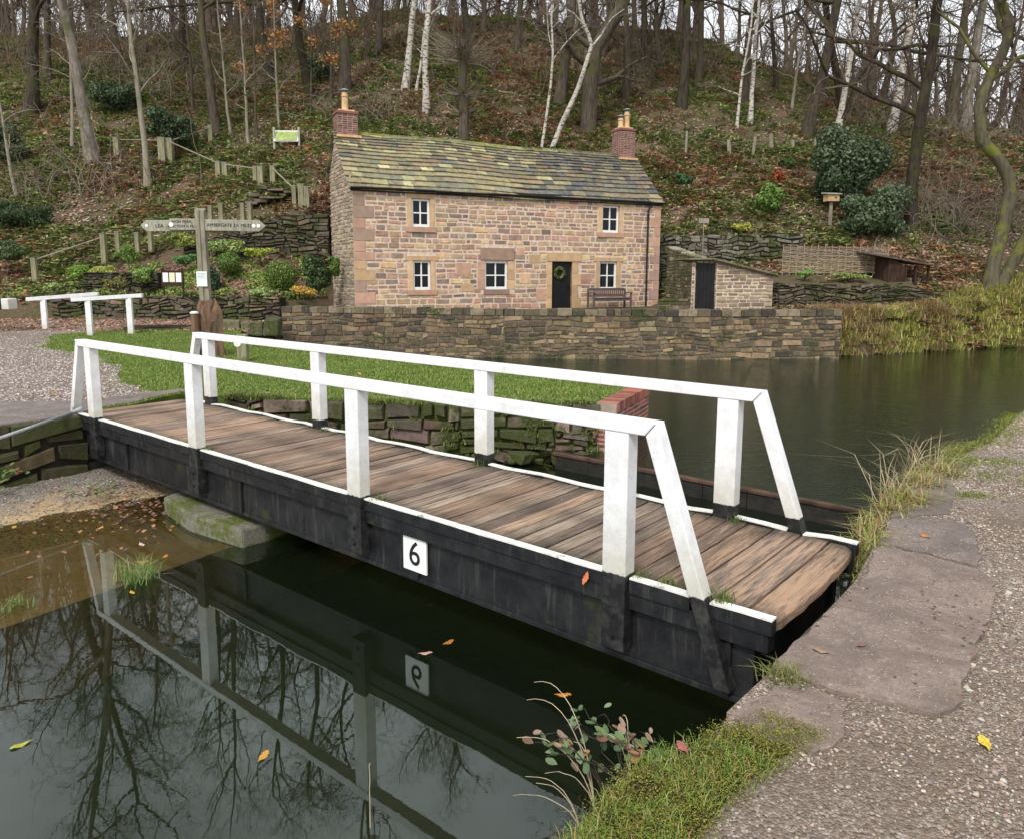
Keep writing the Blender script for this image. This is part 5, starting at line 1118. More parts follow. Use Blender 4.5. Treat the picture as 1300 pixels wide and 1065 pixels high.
# ================================================================== TREES
def VP(pts): return [(V(px, py, Y)[0], Y, V(px, py, Y)[1]) for px, py, Y in pts]
T = [  # kind, px, py, bark, scale, lean, label
 ('oak0', 38, 150, 'dark', 1.1, (0, 0), 'broad dark oak at the far left of the slope'), ('sap0', 22, 255, 'pale', 1.3, (-.10, 0), 'slender pale leaning trunk at the far left edge'),
 ('tall0', 118, 208, 'ash', 1.05, (-.07, 0), 'thick pale grey trunk leaning left above the garden'), ('birch0', 188, 238, 'pale', 1.0, (.02, 0), 'straight pale young birch left of the tall pair of posts'),
 ('tall1', 275, 168, 'oak', .85, (-.05, 0), 'brown slightly leaning trunk behind the woodland steps'), ('sap1', 293, 168, 'pale', 1.2, (.02, 0), 'first thin sapling right of the brown leaning trunk'), ('sap2', 316, 182, 'pale', 1.2, (-.05, 0), 'leaning thin sapling above the mid slope posts'), ('sap3', 326, 176, 'oak', 1.2, (.02, 0), 'twin thin sapling left of the green information board'), ('sap0', 354, 162, 'pale', 1.1, (-.03, 0), 'thin sapling just behind the green information board'),
 ('oak1', 345, 104, 'dark', .9, (0, 0), 'dark gnarled oak high on the slope above the information board'), ('oak2', 395, 120, 'dark', .75, (.02, 0), 'smaller dark oak left of the chimney high on the slope'), ('tall2', 437, 118, 'oak', 1.1, (.0, 0), 'big brown oak trunk directly above the left chimney'),
 ('birch1', 514, 116, 'birch', 1.35, (.09, 0), 'dark based birch leaning right behind the cottage roof'), ('birch2', 541, 142, 'birch', 1.2, (.0, 0), 'bright white straight birch behind the cottage roof'), ('sap1', 528, 116, 'birch', 1.3, (.08, 0), 'thin white birch sapling between the two larger birches'),
 ('oak3', 602, 60, 'dark', .85, (0, 0), 'forked dark oak on the ridge above the middle of the roof'), ('tall3', 710, 132, 'oak', 1.2, (0, 0), 'broad straight oak trunk above the right half of the roof'), ('tall0', 795, 126, 'oak', .8, (.02, 0), 'grey trunk rising just left of the right chimney'),
 ('oak4', 821, 84, 'dark', .8, (.03, 0), 'dark oak on the ridge above the right chimney'), ('oak5', 838, 82, 'oak', .6, (0, 0), 'small ridge oak right of the dark ridge oak'), ('tall1', 865, 138, 'dark', 1.0, (.04, 0), 'dark leaning trunk right of the right chimney'), ('tall2', 886, 104, 'oak', .8, (.02, 0), 'mid brown trunk behind the dark leaning trunk'),
 ('sap2', 935, 165, 'birch', 1.4, (.0, 0), 'thin white birch near the hill fence, left of a pair'), ('birch0', 952, 158, 'birch', .95, (.02, 0), 'speckled birch near the hill fence, right of a pair'), ('oak0', 944, 132, 'dark', .9, (.03, 0), 'dark oak just behind the pair of thin birches'), ('tall3', 986, 112, 'dark', .6, (0, 0), 'small dark trunk on the ridge between two oaks'),
 ('oak1', 1023, 176, 'dark', 1.05, (.04, 0), 'sturdy dark oak above the hill fence left of the holly'), ('birch1', 1062, 170, 'birch', 1.3, (.14, 0), 'birch leaning strongly right behind the holly top'), ('oak2', 1075, 142, 'dark', .9, (.0, 0), 'dark forked oak behind the leaning birch'), ('birch2', 1130, 168, 'birch', 1.7, (.07, 0), 'stout peeling white birch right of the holly'), ('oak3', 1120, 130, 'dark', .8, (.02, 0), 'dark ridge tree behind the stout white birch'),
 ('tall0', 1208, 160, 'oak', 1.0, (.01, 0), 'brown trunk on the right ridge, left of a grey one'), ('tall1', 1226, 165, 'ash', 1.15, (.06, 0), 'smooth grey trunk leaning right on the right ridge'), ('oak4', 1290, 165, 'dark', 1.2, (.08, 0), 'large dark tree at the right edge of the ridge'),
 ('tall3', 60, 100, 'oak', .8, (.03, 0), 'brown trunk behind the broad dark oak at far left'), ('oak5', 155, 90, 'oak', .8, (0, 0), 'brown oak on the left ridge behind the leaning grey trunk'), ('tall2', 235, 85, 'dark', .8, (0, 0), 'dark straight trunk on the left ridge behind the pale birch'), ('oak0', 480, 70, 'oak', .75, (0, 0), 'brown oak on the ridge left of the birches'), ('oak4', 655, 62, 'oak', .7, (0, 0), 'brown oak on the ridge right of the forked dark oak'), ('oak1', 765, 70, 'oak', .75, (0, 0), 'brown oak on the ridge above the bent birch'),
 ('sap3', 245, 150, 'oak', 1.6, (0, 0), 'slim brown stem behind the tall pair of posts'), ('sap1', 92, 190, 'pale', 1.4, (.03, 0), 'thin pale stem just left of the thick grey trunk'), ('sap0', 420, 130, 'oak', 1.5, (.02, 0), 'slim brown stem left of the left chimney'), ('sap2', 1005, 140, 'pale', 1.4, (.02, 0), 'slim pale stem between ridge trees above the hill fence'),
]
for k, px, py, bk, sc, ln, lab in T: tree(k, px, py, lab, bk, sc, None if True else 0, ln) if False else None
for i, (k, px, py, bk, sc, ln, lab) in enumerate(T):
    t = tree(k, px, py, lab, bk, sc, 0, (ln[0], 0)); 
    for ch in t.children: ch.rotation_euler = (0, 0, (i*2.39) % 6.28)
# pollard with witch's broom behind the roof
x, y, z = HP(588, 178)
pb = []; rs = np.random.default_rng(5); hh = V(588, 52, y)[1]-z
path = np.array([(0, 0, -.3), (.05, 0, hh*.3), (-.05, 0, hh*.6), (.05, 0, hh*.85), (.08, 0, hh)]); big = [(path, np.array([.30, .25, .23, .30, .27]))]; fine = []
for i in range(230):
    f = rs.choice([.25, .45, .78, .84, .9]); q = np.array([0, 0, hh*f]); a = rs.uniform(0, 6.28); L = rs.uniform(1.2, 3.2)*(1 if f > .7 else .6); d = np.array([math.cos(a), math.sin(a), rs.uniform(-.1, .6)]); pts = [q]
    for k in range(4): d = d+rs.normal(0, .15, 3)+np.array([0, 0, .06]); d /= np.linalg.norm(d); pts.append(pts[-1]+d*L/4)
    fine.append((np.array(pts), np.linspace(.028, .008, 5)))
root = empty('pollard_tree', (x, y, z), 0, 'cut off pollard trunk bristling with thin shoots behind the roof ridge', 'tree'); v, q = tubes(big, 9); fast('trunk', v, [q], M['oak'], root, smooth=True); v, q = tubes(fine, 3); fast('shoots', v, [q], M['twigp'], root, smooth=True)
# bent birches behind the ridge
x, y, z = HP(699, 190); tree_path(VP([(697, 200, y), (712, 160, y), (733, 115, y), (745, 78, y), (752, 55, y), (738, 25, y), (733, -20, y), (728, -80, y), (722, -140, y)]), .16, .05, BIR, 'white birch with bent and forked stem above the roof', 'birch', (x, y, z), 8, finem='twigp', limbs=6)
x2, y2, z2 = HP(687, 190); tree_path(VP([(686, 198, y2), (692, 160, y2), (699, 110, y2), (702, 70, y2), (700, 20, y2), (704, -60, y2)]), .09, .04, BIR, 'thin pale birch stem just left of the bent white birch', 'birch', (x2, y2, z2), 9, finem='twigp', limbs=6)
b = [(np.array(VP([(743, 82, y), (752, 55, y), (768, 35, y), (785, 18, y), (800, 5, y), (812, -20, y)])), np.linspace(.09, .03, 6))]
x, y, z = HP(749, 168); tree_path(VP([(747, 178, y), (748, 140, y), (750, 100, y), (756, 62, y), (770, 40, y), (788, 12, y), (810, -40, y), (820, -110, y)]), .55, .22, OAK, 'thick mossy footed oak leaning right above the roof', 'oak', (x, y, z), 12)
# mossy curving tree at the right
Yt = 30.6; base = (V(1258, 366, Yt)[0], Yt, V(1258, 366, Yt)[1]-.1)
tree_path(VP([(1256, 372, Yt), (1262, 330, Yt), (1276, 280, Yt), (1284, 235, Yt), (1270, 205, Yt), (1245, 178, Yt), (1243, 130, Yt), (1258, 95, Yt), (1278, 60, Yt), (1280, 25, Yt), (1262, -15, Yt), (1255, -80, Yt), (1262, -150, Yt)]), .27, .13, dict(OAK, clear=.5), 'mossy tree with strongly curving trunk at the right beside the water', 'mossbark', base, 21)
tree_path(VP([(1264, 372, Yt+.1), (1285, 335, Yt+.1), (1312, 285, Yt), (1335, 220, Yt), (1350, 120, Yt), (1340, -20, Yt)]), .24, .13, dict(OAK, clear=.5), 'second trunk leaning out of frame from the curving tree foot', 'mossbark', (base[0]+.25, base[1]+.1, base[2]), 22)
Y7 = HP(1158, 290)[1]; x, y, z = HP(1158, 290)
tree_path(VP([(1156, 300, y), (1157, 240, y), (1163, 190, y), (1170, 140, y), (1180, 90, y), (1186, 40, y), (1192, -20, y), (1200, -90, y), (1196, -160, y)]), .30, .14, OAK, 'rough dark ivy clad oak low on the right slope', 'dark', (x, y, z), 23)
# thicket of bare branches between
def thicket(px, py, label, n, L, seed, w=2.0):
    x, y, z = HP(px, py); rs = np.random.default_rng(seed); fine = []
    for i in range(n):
        p = np.array([rs.normal(0, w), rs.normal(0, .8), 0]); p[2] = hz(x+p[0], y+p[1])-z; d = np.array([rs.normal(0, .6), rs.normal(0, .5)-.2, 1.]); pts = [p]; l = L*rs.uniform(.5, 1.2)
        for k in range(7): d = d+rs.normal(0, .22, 3)-np.array([0, 0, .16*k/3]); d /= np.linalg.norm(d); pts.append(pts[-1]+d*l/7)
        fine.append((np.array(pts), np.linspace(.025, .006, 8)))
        for j in range(3):
            k = rs.integers(2, 7); q = pts[k]; dd = d*.4+rs.normal(0, .7, 3); pp = [q]
            for m_ in range(4): dd = dd+rs.normal(0, .25, 3); dd /= np.linalg.norm(dd); pp.append(pp[-1]+dd*l*.12)
            fine.append((np.array(pp), np.linspace(.010, .004, 5)))
    v, q = tubes(fine, 3); root = empty('bare_shrub', (x, y, z), 0, label, 'shrub'); fast('stems', v, [q], M['twigp'], root, smooth=True)
thicket(1215, 290, 'tangled bare grey shrub between the ivy clad oak and the curving tree', 90, 4.5, 3, 1.6); thicket(60, 250, 'bare thorny shrub low at the far left slope', 60, 3.5, 4, 2.5); thicket(250, 120, 'bare brushy shrub at the top left among the slim stems', 70, 3.5, 5, 3)
thicket(1180, 175, 'loose bare brush on the ridge right of the stout birch', 70, 3.2, 6, 3); thicket(470, 150, 'bare brush left of the leaning birch', 40, 3, 7, 2)
# distant woodland beyond and along the ridge: one mass
def woodland():
    Vs, Fs, off = [], [], 0; rs = np.random.default_rng(77); n = 0
    Vb, Fb, ob = [], [], 0
    for i in range(190):
        y = rs.uniform(56, 100); x = rs.uniform(-.85, .85)*y; z = hz(x, y)
        if y < 62 and x < 20: y += 8; z = hz(x, y)
        k = 'far%d' % rs.integers(4); s = rs.uniform(.7, 1.15)*(1 if y < 75 else 1.15); a = rs.uniform(0, 6.28); Rm = np.array([[math.cos(a), -math.sin(a), 0], [math.sin(a), math.cos(a), 0], [0, 0, 1]])
        for idx in (0, 1):
            v, q = KINDS[k][idx]; vv = (v*s) @ Rm.T+np.array([x, y, z]); Vs.append(vv); Fs.append(q+off); off += len(vv)
    o = fast('distant_woodland', np.concatenate(Vs), [np.concatenate(Fs)], M['twig'], smooth=True); tag(o, 'mass of bare grey brown trees filling the ridge line', 'woodland', kind='stuff')
woodland()
def brush():
    """fine upright brushwood along the upper slope"""
    rs = np.random.default_rng(79); fine = []
    for i in range(3000):
        y = rs.uniform(52, 90); x = rs.uniform(-.75, .75)*y
        if float(fbm(x*.12, y*.12, 55)) < .44: continue
        z = hz(x, y); L = rs.uniform(1.5, 5.5); d = np.array([rs.normal(0, .25), rs.normal(0, .25), 1.]); p = np.array([x, y, z]); pts = [p]
        for k in range(4): d = d+rs.normal(0, .12, 3); d /= np.linalg.norm(d); pts.append(pts[-1]+d*L/4)
        fine.append((np.array(pts), np.linspace(.035, .01, 5)))
        for j in range(5):
            q = pts[1+j % 3]+rs.normal(0, .05, 3); dd = d+rs.normal(0, .6, 3); dd /= np.linalg.norm(dd); fine.append((np.array([q, q+dd*L*.2, q+dd*L*.35+rs.normal(0, .1, 3)]), np.array([.016, .01, .005])))
    v, q = tubes(fine, 3); tag(fast('brushwood', v, [q], M['twig'], smooth=True), 'fine bare brushwood among the trees of the upper slope', 'brushwood', kind='stuff')
brush()
# ================================================================== GROUND COVER on the hill
def scatter(n, ymin=27.5, ymax=78):
    y = ymin+(ymax-ymin)*rng.random(n)**1.15; x = rng.uniform(-.78, .78, n)*y; z = HT(x, y)
    inhouse = (np.abs(x) < 14) & (z < .9); q = np.stack([x, y], 1)-HL; u = q @ HE; d = q @ HM
    keep = ~((u > -1.5) & (u < LEN+.6) & (d < BACK+.3)) & ~((x > -8.2) & (x < 9) & (z < 1.0)) & ~((x < -8) & (z < .9)) & ~((x > 5.5) & (x < 9.6) & (y < 33)) & ~((x > -17) & (x < -7) & (y < 31.8) & (rng.random(n) < .93))
    return x[keep], y[keep], z[keep]
def litter():
    x, y, z = scatter(170000); p = fbm(x*.35, y*.35, 40); k = rng.random(len(x)) < np.clip((p-.25)*2.2, .25, 1); x, y, z = x[k], y[k], z[k]; n = len(x)
    nr = np.stack([rng.normal(0, .35, n), -.5+rng.normal(0, .35, n), np.ones(n)], 1); nr /= np.linalg.norm(nr, axis=1, keepdims=True)
    v, q = cards(np.stack([x, y, z+.05], 1), nr, rng.uniform(.045, .10, n)); tag(fast('leaf_litter', v, [q], M['litter'], None, colmix(n, [(.27, .16, .115), (.33, .20, .15), (.40, .27, .21), (.19, .12, .09), (.38, .22, .12), (.46, .35, .30)], .25)), 'fallen brown leaves covering the wooded slope', 'fallen leaves', kind='stuff')
def fronds(name, n, sel, pal, L, wd, label, per=8, wts=None):
    x, y, z = scatter(n); k = sel(x, y, z); x, y, z = x[k], y[k], z[k]; m = len(x); X = np.repeat(x, per)+rng.normal(0, .08, m*per); Y = np.repeat(y, per)+rng.normal(0, .08, m*per); Z = HT(X, Y)-.02; N_ = m*per
    a = rng.uniform(0, 6.28, N_); el = rng.uniform(.3, 1.2, N_); d = np.stack([np.cos(a), np.sin(a)], 1); l = L*rng.uniform(.5, 1.3, N_); w = wd*rng.uniform(.6, 1.4, N_)
    P0 = np.stack([X, Y, Z], 1); up = np.stack([np.zeros(N_), np.zeros(N_), np.ones(N_)], 1); D = np.concatenate([d, np.zeros((N_, 1))], 1); S = np.stack([-d[:, 1], d[:, 0], rng.normal(0, .3, N_)], 1)
    P1 = P0+D*(l*np.cos(el)*.5)[:, None]+up*(l*np.sin(el)*.55)[:, None]; P2_ = P0+D*(l*np.cos(el)*1.0+l*.2)[:, None]+up*(l*np.sin(el)*.45)[:, None]
    v = np.stack([P0, P1-S*w[:, None], P2_, P1+S*w[:, None]], 1).reshape(-1, 3); c = np.repeat(colmix(m, pal, .25, wts), per, 0)*(1+rng.uniform(-.25, .25, (N_, 1)))
    tag(fast(name, v, [np.arange(N_*4).reshape(-1, 4)], M['leaf'], None, c), label, 'undergrowth', kind='stuff')
litter()
GRN = [(.17, .23, .065), (.23, .28, .08), (.12, .17, .05), (.32, .33, .12), (.21, .20, .09)]
fronds('fern_undergrowth', 62000, lambda x, y, z: rng.random(len(x)) < np.clip((fbm(x*.3+9, y*.3, 60)-.39)*5+(x < -5)*.12, .06, .95), GRN, .42, .055, 'green ferns and low brambles growing over the slope')
fronds('dead_bracken', 34000, lambda x, y, z: rng.random(len(x)) < np.clip((fbm(x*.25, y*.25+7, 61)-.46)*5+((x > 3) & (z > 5) & (z < 11))*.25, .02, .9), [(.38, .20, .10), (.30, .17, .095), (.25, .16, .10), (.42, .27, .16), (.22, .16, .10)], .5, .05, 'rust coloured dead bracken and dry stalks on the slope')
def sedge():
    x, y, z = scatter(9000, 30, 70); k = fbm(x*.4, y*.4, 90) > .52; x, y = x[k], y[k]; X = np.repeat(x, 10)+rng.normal(0, .12, len(x)*10); Y = np.repeat(y, 10)+rng.normal(0, .12, len(x)*10)
    o = grass_obj('slope_grass', np.stack([X, Y, HT(X, Y)-.02], 1), rng.uniform(.15, .45, len(X)), .012, [(.13, .14, .04), (.20, .18, .07), (.09, .11, .03)], .6); tag(o, 'tufted grass between ferns on the slope', 'grass', kind='stuff')
sedge()
# ================================================================== SHRUBS AND GARDEN PLANTS
def shrub(px, py, rx, rz, n, size, pal, label, Y=None, name='shrub', cat='shrub', lumps=7, wts=None, ry=None, stemm='twig', group=None, shell=.35, round_=False):
    if Y is None: x, y, z = HP(px, py)
    else: x, y, z = V(px, py, Y)[0], Y, V(px, py, Y)[1]
    s = y/960; rx, rz = rx*s, rz*s; ry = rx if ry is None else ry*s
    L = [(0, 0, rz*.9, rx*.68, ry*.7, rz*.8)] if not round_ else [(0, 0, rz, rx, ry, rz)]*3
    if not round_:
        for i in range(lumps):
            a = random.uniform(0, 6.28); r = random.uniform(.3, .75); h = random.uniform(.35, 1.6); k = random.uniform(.3, .55)
            wdt = math.sqrt(max(.1, 1-(h-1)**2)); L.append((math.cos(a)*rx*r*wdt*1.15, math.sin(a)*ry*r*wdt, rz*h, rx*k*random.uniform(.6, 1.1), ry*k, rz*k*random.uniform(.6, 1.1)))
    v, q, c = leaf_cloud(L, n, size, pal, shell, wts); c = c*(1.35 if name == 'garden_shrub' else 1.0); root = empty(name, (x, y, z-.05), 0, label, cat, group); fast('foliage', v, [q], M['leaf'], root, c)
    st = [(np.array([(0, 0, -.1), (random.uniform(-.2, .2)*rx, random.uniform(-.2, .2)*ry, rz*.5), (random.uniform(-.6, .6)*rx, random.uniform(-.5, .5)*ry, rz*1.4)]), np.array([.035, .025, .01])*max(.5, min(rx, 1.2))) for _ in range(9)]
    v, q = tubes(st, 5); fast('stem', v, [q], M[stemm], root, smooth=True); return root
HOL = [(.06, .095, .045), (.085, .13, .06), (.12, .165, .08), (.04, .065, .03), (.18, .22, .13)]
shrub(1070, 262, 52, 54, 19000, .085, HOL, 'big dark blue green holly bush behind the bird box', Y=HP(1068, 268)[1], lumps=14, name='holly_bush')
shrub(1106, 300, 48, 30, 9500, .075, HOL, 'lower spreading evergreen bush right of the bird box post', Y=HP(1100, 300)[1], lumps=10, name='evergreen_bush')
shrub(975, 274, 20, 22, 3200, .08, [(.13, .24, .04), (.18, .30, .06), (.09, .17, .03), (.24, .34, .10)], 'bright green rounded rhododendron on the bank behind the shed', lumps=8)
shrub(987, 235, 11, 12, 700, .07, [(.35, .08, .03), (.40, .12, .04), (.22, .06, .03)], 'orange red leaved sapling just above the rhododendron', lumps=6)
shrub(945, 297, 14, 8, 700, .07, [(.45, .42, .08), (.36, .36, .07), (.28, .30, .06)], 'yellow fern clump above the grey retaining wall', lumps=6, name='fern', cat='fern', shell=.5)
shrub(867, 238, 12, 9, 900, .07, [(.05, .13, .05), (.08, .17, .07)], 'small dark green bush right of the cottage roof', lumps=5)
shrub(1000, 215, 10, 8, 700, .07, [(.07, .13, .04), (.10, .16, .05)], 'small green bush left of the holly', lumps=5)
shrub(740, 175, 0, 0, 10, .02, [(.1, .1, .05)], 'x', Y=60) if False else None
shrub(719, 172, 5, 5, 260, .07, [(.20, .24, .03), (.14, .2, .03)], 'small bright mossy clump by the bent birch', lumps=3)
shrub(150, 145, 26, 22, 4200, .09, HOL[:4]+[(.06, .09, .04)], 'dark holly thicket left of the pale birch', lumps=10, name='holly_bush')
shrub(225, 190, 35, 26, 5000, .085, HOL[:4]+[(.08, .11, .06)], 'blue green holly scrub behind the tall pair of posts', lumps=12, name='holly_bush', shell=.6)
shrub(410, 105, 22, 18, 2500, .09, HOL[:4], 'dark evergreen clump left above the chimney', lumps=8, name='evergreen_bush', shell=.6)
shrub(15, 215, 26, 30, 3500, .08, HOL[:4]+[(.07, .10, .03)], 'dark ivy covered mound at the far left edge', lumps=10, name='ivy_mound', shell=.5)
shrub(30, 290, 40, 18, 4500, .06, [(.045, .075, .03), (.07, .10, .035), (.03, .05, .02)], 'low spread of ivy left of the lowest timber post', lumps=12, name='ivy_mound', shell=.5)
# orange oak leaves hanging on a few branches
def hanging():
    x, y, z = HP(437, 118); L = [(random.uniform(-3.6, 2.2), random.uniform(-2, 0), random.uniform(2.2, 6.0), random.uniform(.4, .9), .5, random.uniform(.25, .45)) for _ in range(16)]
    v, q, c = leaf_cloud(L, 1500, .085, [(.40, .20, .07), (.34, .15, .05), (.46, .27, .12)], .8); o = fast('foliage', v, [q], M['leaf'], None, c)
    root = empty('young_beech', (x-1.4, y-2.5, hz(x-1.4, y-2.5)), 0, 'young tree still holding orange brown leaves above the left chimney', 'tree'); o.parent = root; st = [(np.array([(0, 0, -.2), (.1, 0, 2), (.2, 0, 4.2), (.1, .1, 6.2)]), np.array([.07, .06, .04, .02]))]
    for l in L: st.append((np.array([(.15, 0, max(1.2, l[2]-.8)), (l[0]*.5, l[1]*.5, l[2]-.3), (l[0], l[1], l[2]), (l[0]*1.1, l[1], l[2]+.1)]), np.array([.025, .018, .012, .006])))
    v, q = tubes(st, 5); fast('trunk', v, [q], M['oak'], root, smooth=True)
hanging()
BOX = [(.07, .12, .02), (.10, .16, .03), (.14, .20, .04), (.05, .09, .02)]
Gd = [(357, 366, 23, 18, 5200, .035, BOX+[(.18, .22, .06)], 'large round clipped bush in the middle of the garden', 28.6, 1), (291, 347, 16, 14, 3200, .035, BOX[:3]+[(.05, .1, .03)], 'smaller rounded bush left of the large clipped one', 29.8, 1),
      (270, 366, 15, 16, 2600, .05, [(.045, .09, .045), (.07, .13, .07), (.03, .06, .03)], 'dark blue green bush behind the signpost', 28.8, 0), (101, 354, 13, 11, 2400, .035, [(.16, .28, .04), (.11, .20, .03), (.22, .33, .06)], 'bright green cushion shrub at the left of the garden', 29.6, 0),
      (131, 347, 17, 6, 1700, .035, [(.35, .38, .08), (.22, .28, .05), (.42, .40, .15)], 'yellow flowered mound along the bed edging', 29.8, 0), (163, 332, 15, 13, 2400, .035, [(.12, .19, .04), (.17, .25, .05), (.09, .14, .03)], 'upright fresh green shrub below the left signpost arm', 30.3, 0),
      (235, 336, 16, 8, 2000, .04, [(.09, .17, .06), (.12, .22, .07)], 'fern green clump left of the signpost post', 30.2, 0), (236, 312, 20, 9, 2400, .05, [(.16, .22, .05), (.10, .16, .04), (.35, .34, .09)], 'leafy yellow green plants under the left signpost arm', 31.0, 0),
      (290, 320, 26, 10, 2600, .055, [(.12, .19, .05), (.17, .24, .07), (.30, .32, .12)], 'broad leaved green plants under the right signpost arm', 31.0, 0), (330, 326, 16, 7, 1600, .045, [(.40, .40, .06), (.28, .34, .05), (.14, .20, .04)], 'golden low shrub above the round bushes', 30.6, 0),
      (405, 370, 18, 26, 3600, .055, [(.05, .08, .03), (.08, .12, .04), (.035, .05, .02)], 'tall dark foliage against the cottage gable', 28.2, 0), (385, 374, 22, 7, 2000, .04, [(.50, .30, .04), (.55, .42, .08), (.20, .24, .06), (.35, .15, .05)], 'orange and yellow autumn plants in front of the large round bush', 27.9, 0),
      (330, 376, 24, 6, 2000, .04, [(.22, .30, .08), (.35, .40, .18), (.12, .2, .05)], 'silvery green groundcover on top of the front wall', 27.8, 0), (180, 358, 16, 10, 1700, .045, [(.13, .20, .05), (.19, .27, .08)], 'leafy green plant left of the noticeboard', 28.6, 0),
      (68, 366, 10, 5, 700, .04, [(.3, .38, .14), (.2, .28, .08)], 'pale green rosette plant near the foot of the steps', 28.7, 0), (150, 366, 18, 8, 1500, .04, [(.05, .07, .03), (.10, .10, .04), (.25, .22, .05)], 'dark tangled plant below the bed edging', 28.3, 0),
      (425, 350, 8, 14, 1200, .05, [(.08, .14, .03), (.12, .18, .04)], 'green leafy climber close to the gable corner', 28.4, 0), (10, 330, 30, 14, 2600, .06, [(.05, .08, .03), (.08, .11, .04)], 'dark groundcover mound at the far left below the slope', 30.5, 0),
      (940, 352, 0, 0, 0, 0, None, '', 0, 0), (945, 372, 0, 0, 0, 0, None, '', 0, 0), (1022, 352, 10, 6, 900, .04, [(.14, .24, .06), (.20, .30, .09)], 'fresh green plant at the foot of the woven fence', 29.4, 0), (1080, 353, 34, 4, 1400, .04, [(.16, .22, .06), (.3, .28, .12), (.12, .17, .04)], 'low mixed herbs in the bed before the woven fence', 29.6, 0)]
for g in Gd:
    if not g[6]: continue
    shrub(g[0], g[1], g[2], g[3], g[4], g[5], g[6], g[7], Y=g[8], name='garden_shrub', cat='garden plant', round_=bool(g[9]), lumps=8, ry=min(g[2], 14))
# low mixed groundcover of the garden beds
def bed():
    n = 30000; x = rng.uniform(-20, -7.3, n); y = rng.uniform(27.9, 31.4, n); z = HT(x, y); k = z > 1.0; x, y, z = x[k], y[k], z[k]; n = len(x); p = fbm(x*1.1, y*1.1, 70); h = rng.uniform(0, .16, n)*np.clip((p-.35)*4, .2, 1.5)
    nr = rng.normal(0, .6, (n, 3))+np.array([0, -.4, 1]); nr /= np.linalg.norm(nr, axis=1, keepdims=True); v, q = cards(np.stack([x, y, z+h], 1), nr, rng.uniform(.03, .07, n))
    A = colmix(n, [(.20, .29, .06), (.26, .35, .08), (.13, .19, .05), (.38, .38, .11)], .3); B_ = colmix(n, [(.33, .20, .14), (.24, .15, .10), (.42, .28, .20)], .3); c = np.where((p > .5)[:, None], A, B_)
    tag(fast('bed_groundcover', v, [q], M['leaf'], None, c), 'low green groundcover and fallen leaves in the terraced garden beds', 'groundcover', kind='stuff')
bed()
# ================================================================== GRASS
from math import floor
def inpoly(x, y, poly):
    c = np.zeros(len(x), bool); n = len(poly); j = n-1
    for i in range(n):
        xi, yi = poly[i]; xj, yj = poly[j]
        with np.errstate(divide='ignore', invalid='ignore'): c ^= ((yi > y) != (yj > y)) & (x < (xj-xi)*(y-yi)/(yj-yi+1e-12)+xi)
        j = i
    return c
GPOLY = rag(gp, .35)
LG = [(.15, .26, .045), (.20, .31, .05), (.25, .34, .065), (.12, .20, .035), (.33, .33, .12)]
def lawn():
    n = 420000; x = rng.uniform(-15, 3, n); y = rng.uniform(9.5, 26, n); k = inpoly(x, y, lawnpoly) & ~inpoly(x+rng.normal(0, .16, n), y+rng.normal(0, .22, n), GPOLY) & ~inpoly(x, y, cp); k &= rng.random(n) < np.clip(1.2-(y-9)/30, .4, 1); x, y = x[k], y[k]
    z = np.clip((y-21)/6, 0, 1)*.27; n = len(x); k = fbm(x*.9, y*.9, 14)+rng.normal(0, .12, n) > .30; x, y, z = x[k], y[k], z[k]; n = len(x); h = rng.uniform(.02, .06, n)*(.5+1.3*fbm(x*1.6, y*1.6, 12)); o = grass_obj('lawn_grass', np.stack([x, y, z-.005], 1), h, rng.uniform(.004, .008, n), LG, .8, var=.3); tag(o, 'short bright green lawn grass between the bridge and the basin', 'grass', kind='stuff')
lawn()
def edge_grass(name, label, P, spread, n, h, pal, w=.006, lean=.6, wts=None, zoff=0, dirb=None):
    P = np.array(P); i = rng.integers(0, len(P), n); p = P[i]+np.stack([rng.normal(0, spread, n), rng.normal(0, spread, n), np.zeros(n)], 1); o = grass_obj(name, p, rng.uniform(.4, 1.2, n)*h, w, pal, lean, wts=wts, dirb=dirb); return tag(o, label, 'grass', kind='stuff')
# reeds along the far right bank
pts = []; rs = np.random.default_rng(31)
for i in range(620):
    f = rs.random(); x0, y0 = 10.9+(24-10.9)*f, 24.95+(31.1-24.95)*f; d = rs.uniform(.1, 1.9); x, y = x0-.42*d, y0+.9*d
    if x < 10.8: x = 10.8+rs.random()*.5
    z = hz(x, y)
    if z < -.8: continue
    pts.append((x, y, z))
YG = [(.56, .54, .13), (.44, .50, .09), (.62, .56, .20), (.28, .38, .06), (.60, .49, .26), (.32, .21, .11)]
FP = []
for a_, c_ in zip([(-8.75, 2.15), (-8.2, 2.5), (-6.8, 3.3), (-5.4, 4.15), (-4.4, 5.2)], [(-8.2, 2.5), (-6.8, 3.3), (-5.4, 4.15), (-4.4, 5.2), (-3.8, 5.6)]):
    for k in range(26): f = random.random(); FP.append(b3(a_[0]*(1-f)+c_[0]*f, a_[1]*(1-f)+c_[1]*f, -.01) if random.random() < .55 else b3(a_[0]*(1-f)+c_[0]*f, a_[1]*(1-f)+c_[1]*f-.08, random.uniform(-.9, -.2)))
edge_grass('lawn_fringe', 'longer grass and weeds spilling over the rubble wall', FP, .05, 5200, .13, [(.16, .24, .05), (.24, .30, .07), (.34, .32, .13), (.12, .17, .04)], .006, .9, pass_=0) if False else edge_grass('lawn_fringe', 'longer grass and weeds spilling over the rubble wall', FP, .05, 5200, .13, [(.16, .24, .05), (.24, .30, .07), (.34, .32, .13), (.12, .17, .04)], .006, .9)
edge_grass('bank_reeds', 'tall yellow green sedges arching over the far right bank of the basin', pts, .16, 56000, .36, YG+[(.30, .36, .08), (.26, .18, .10)], .011, .85)
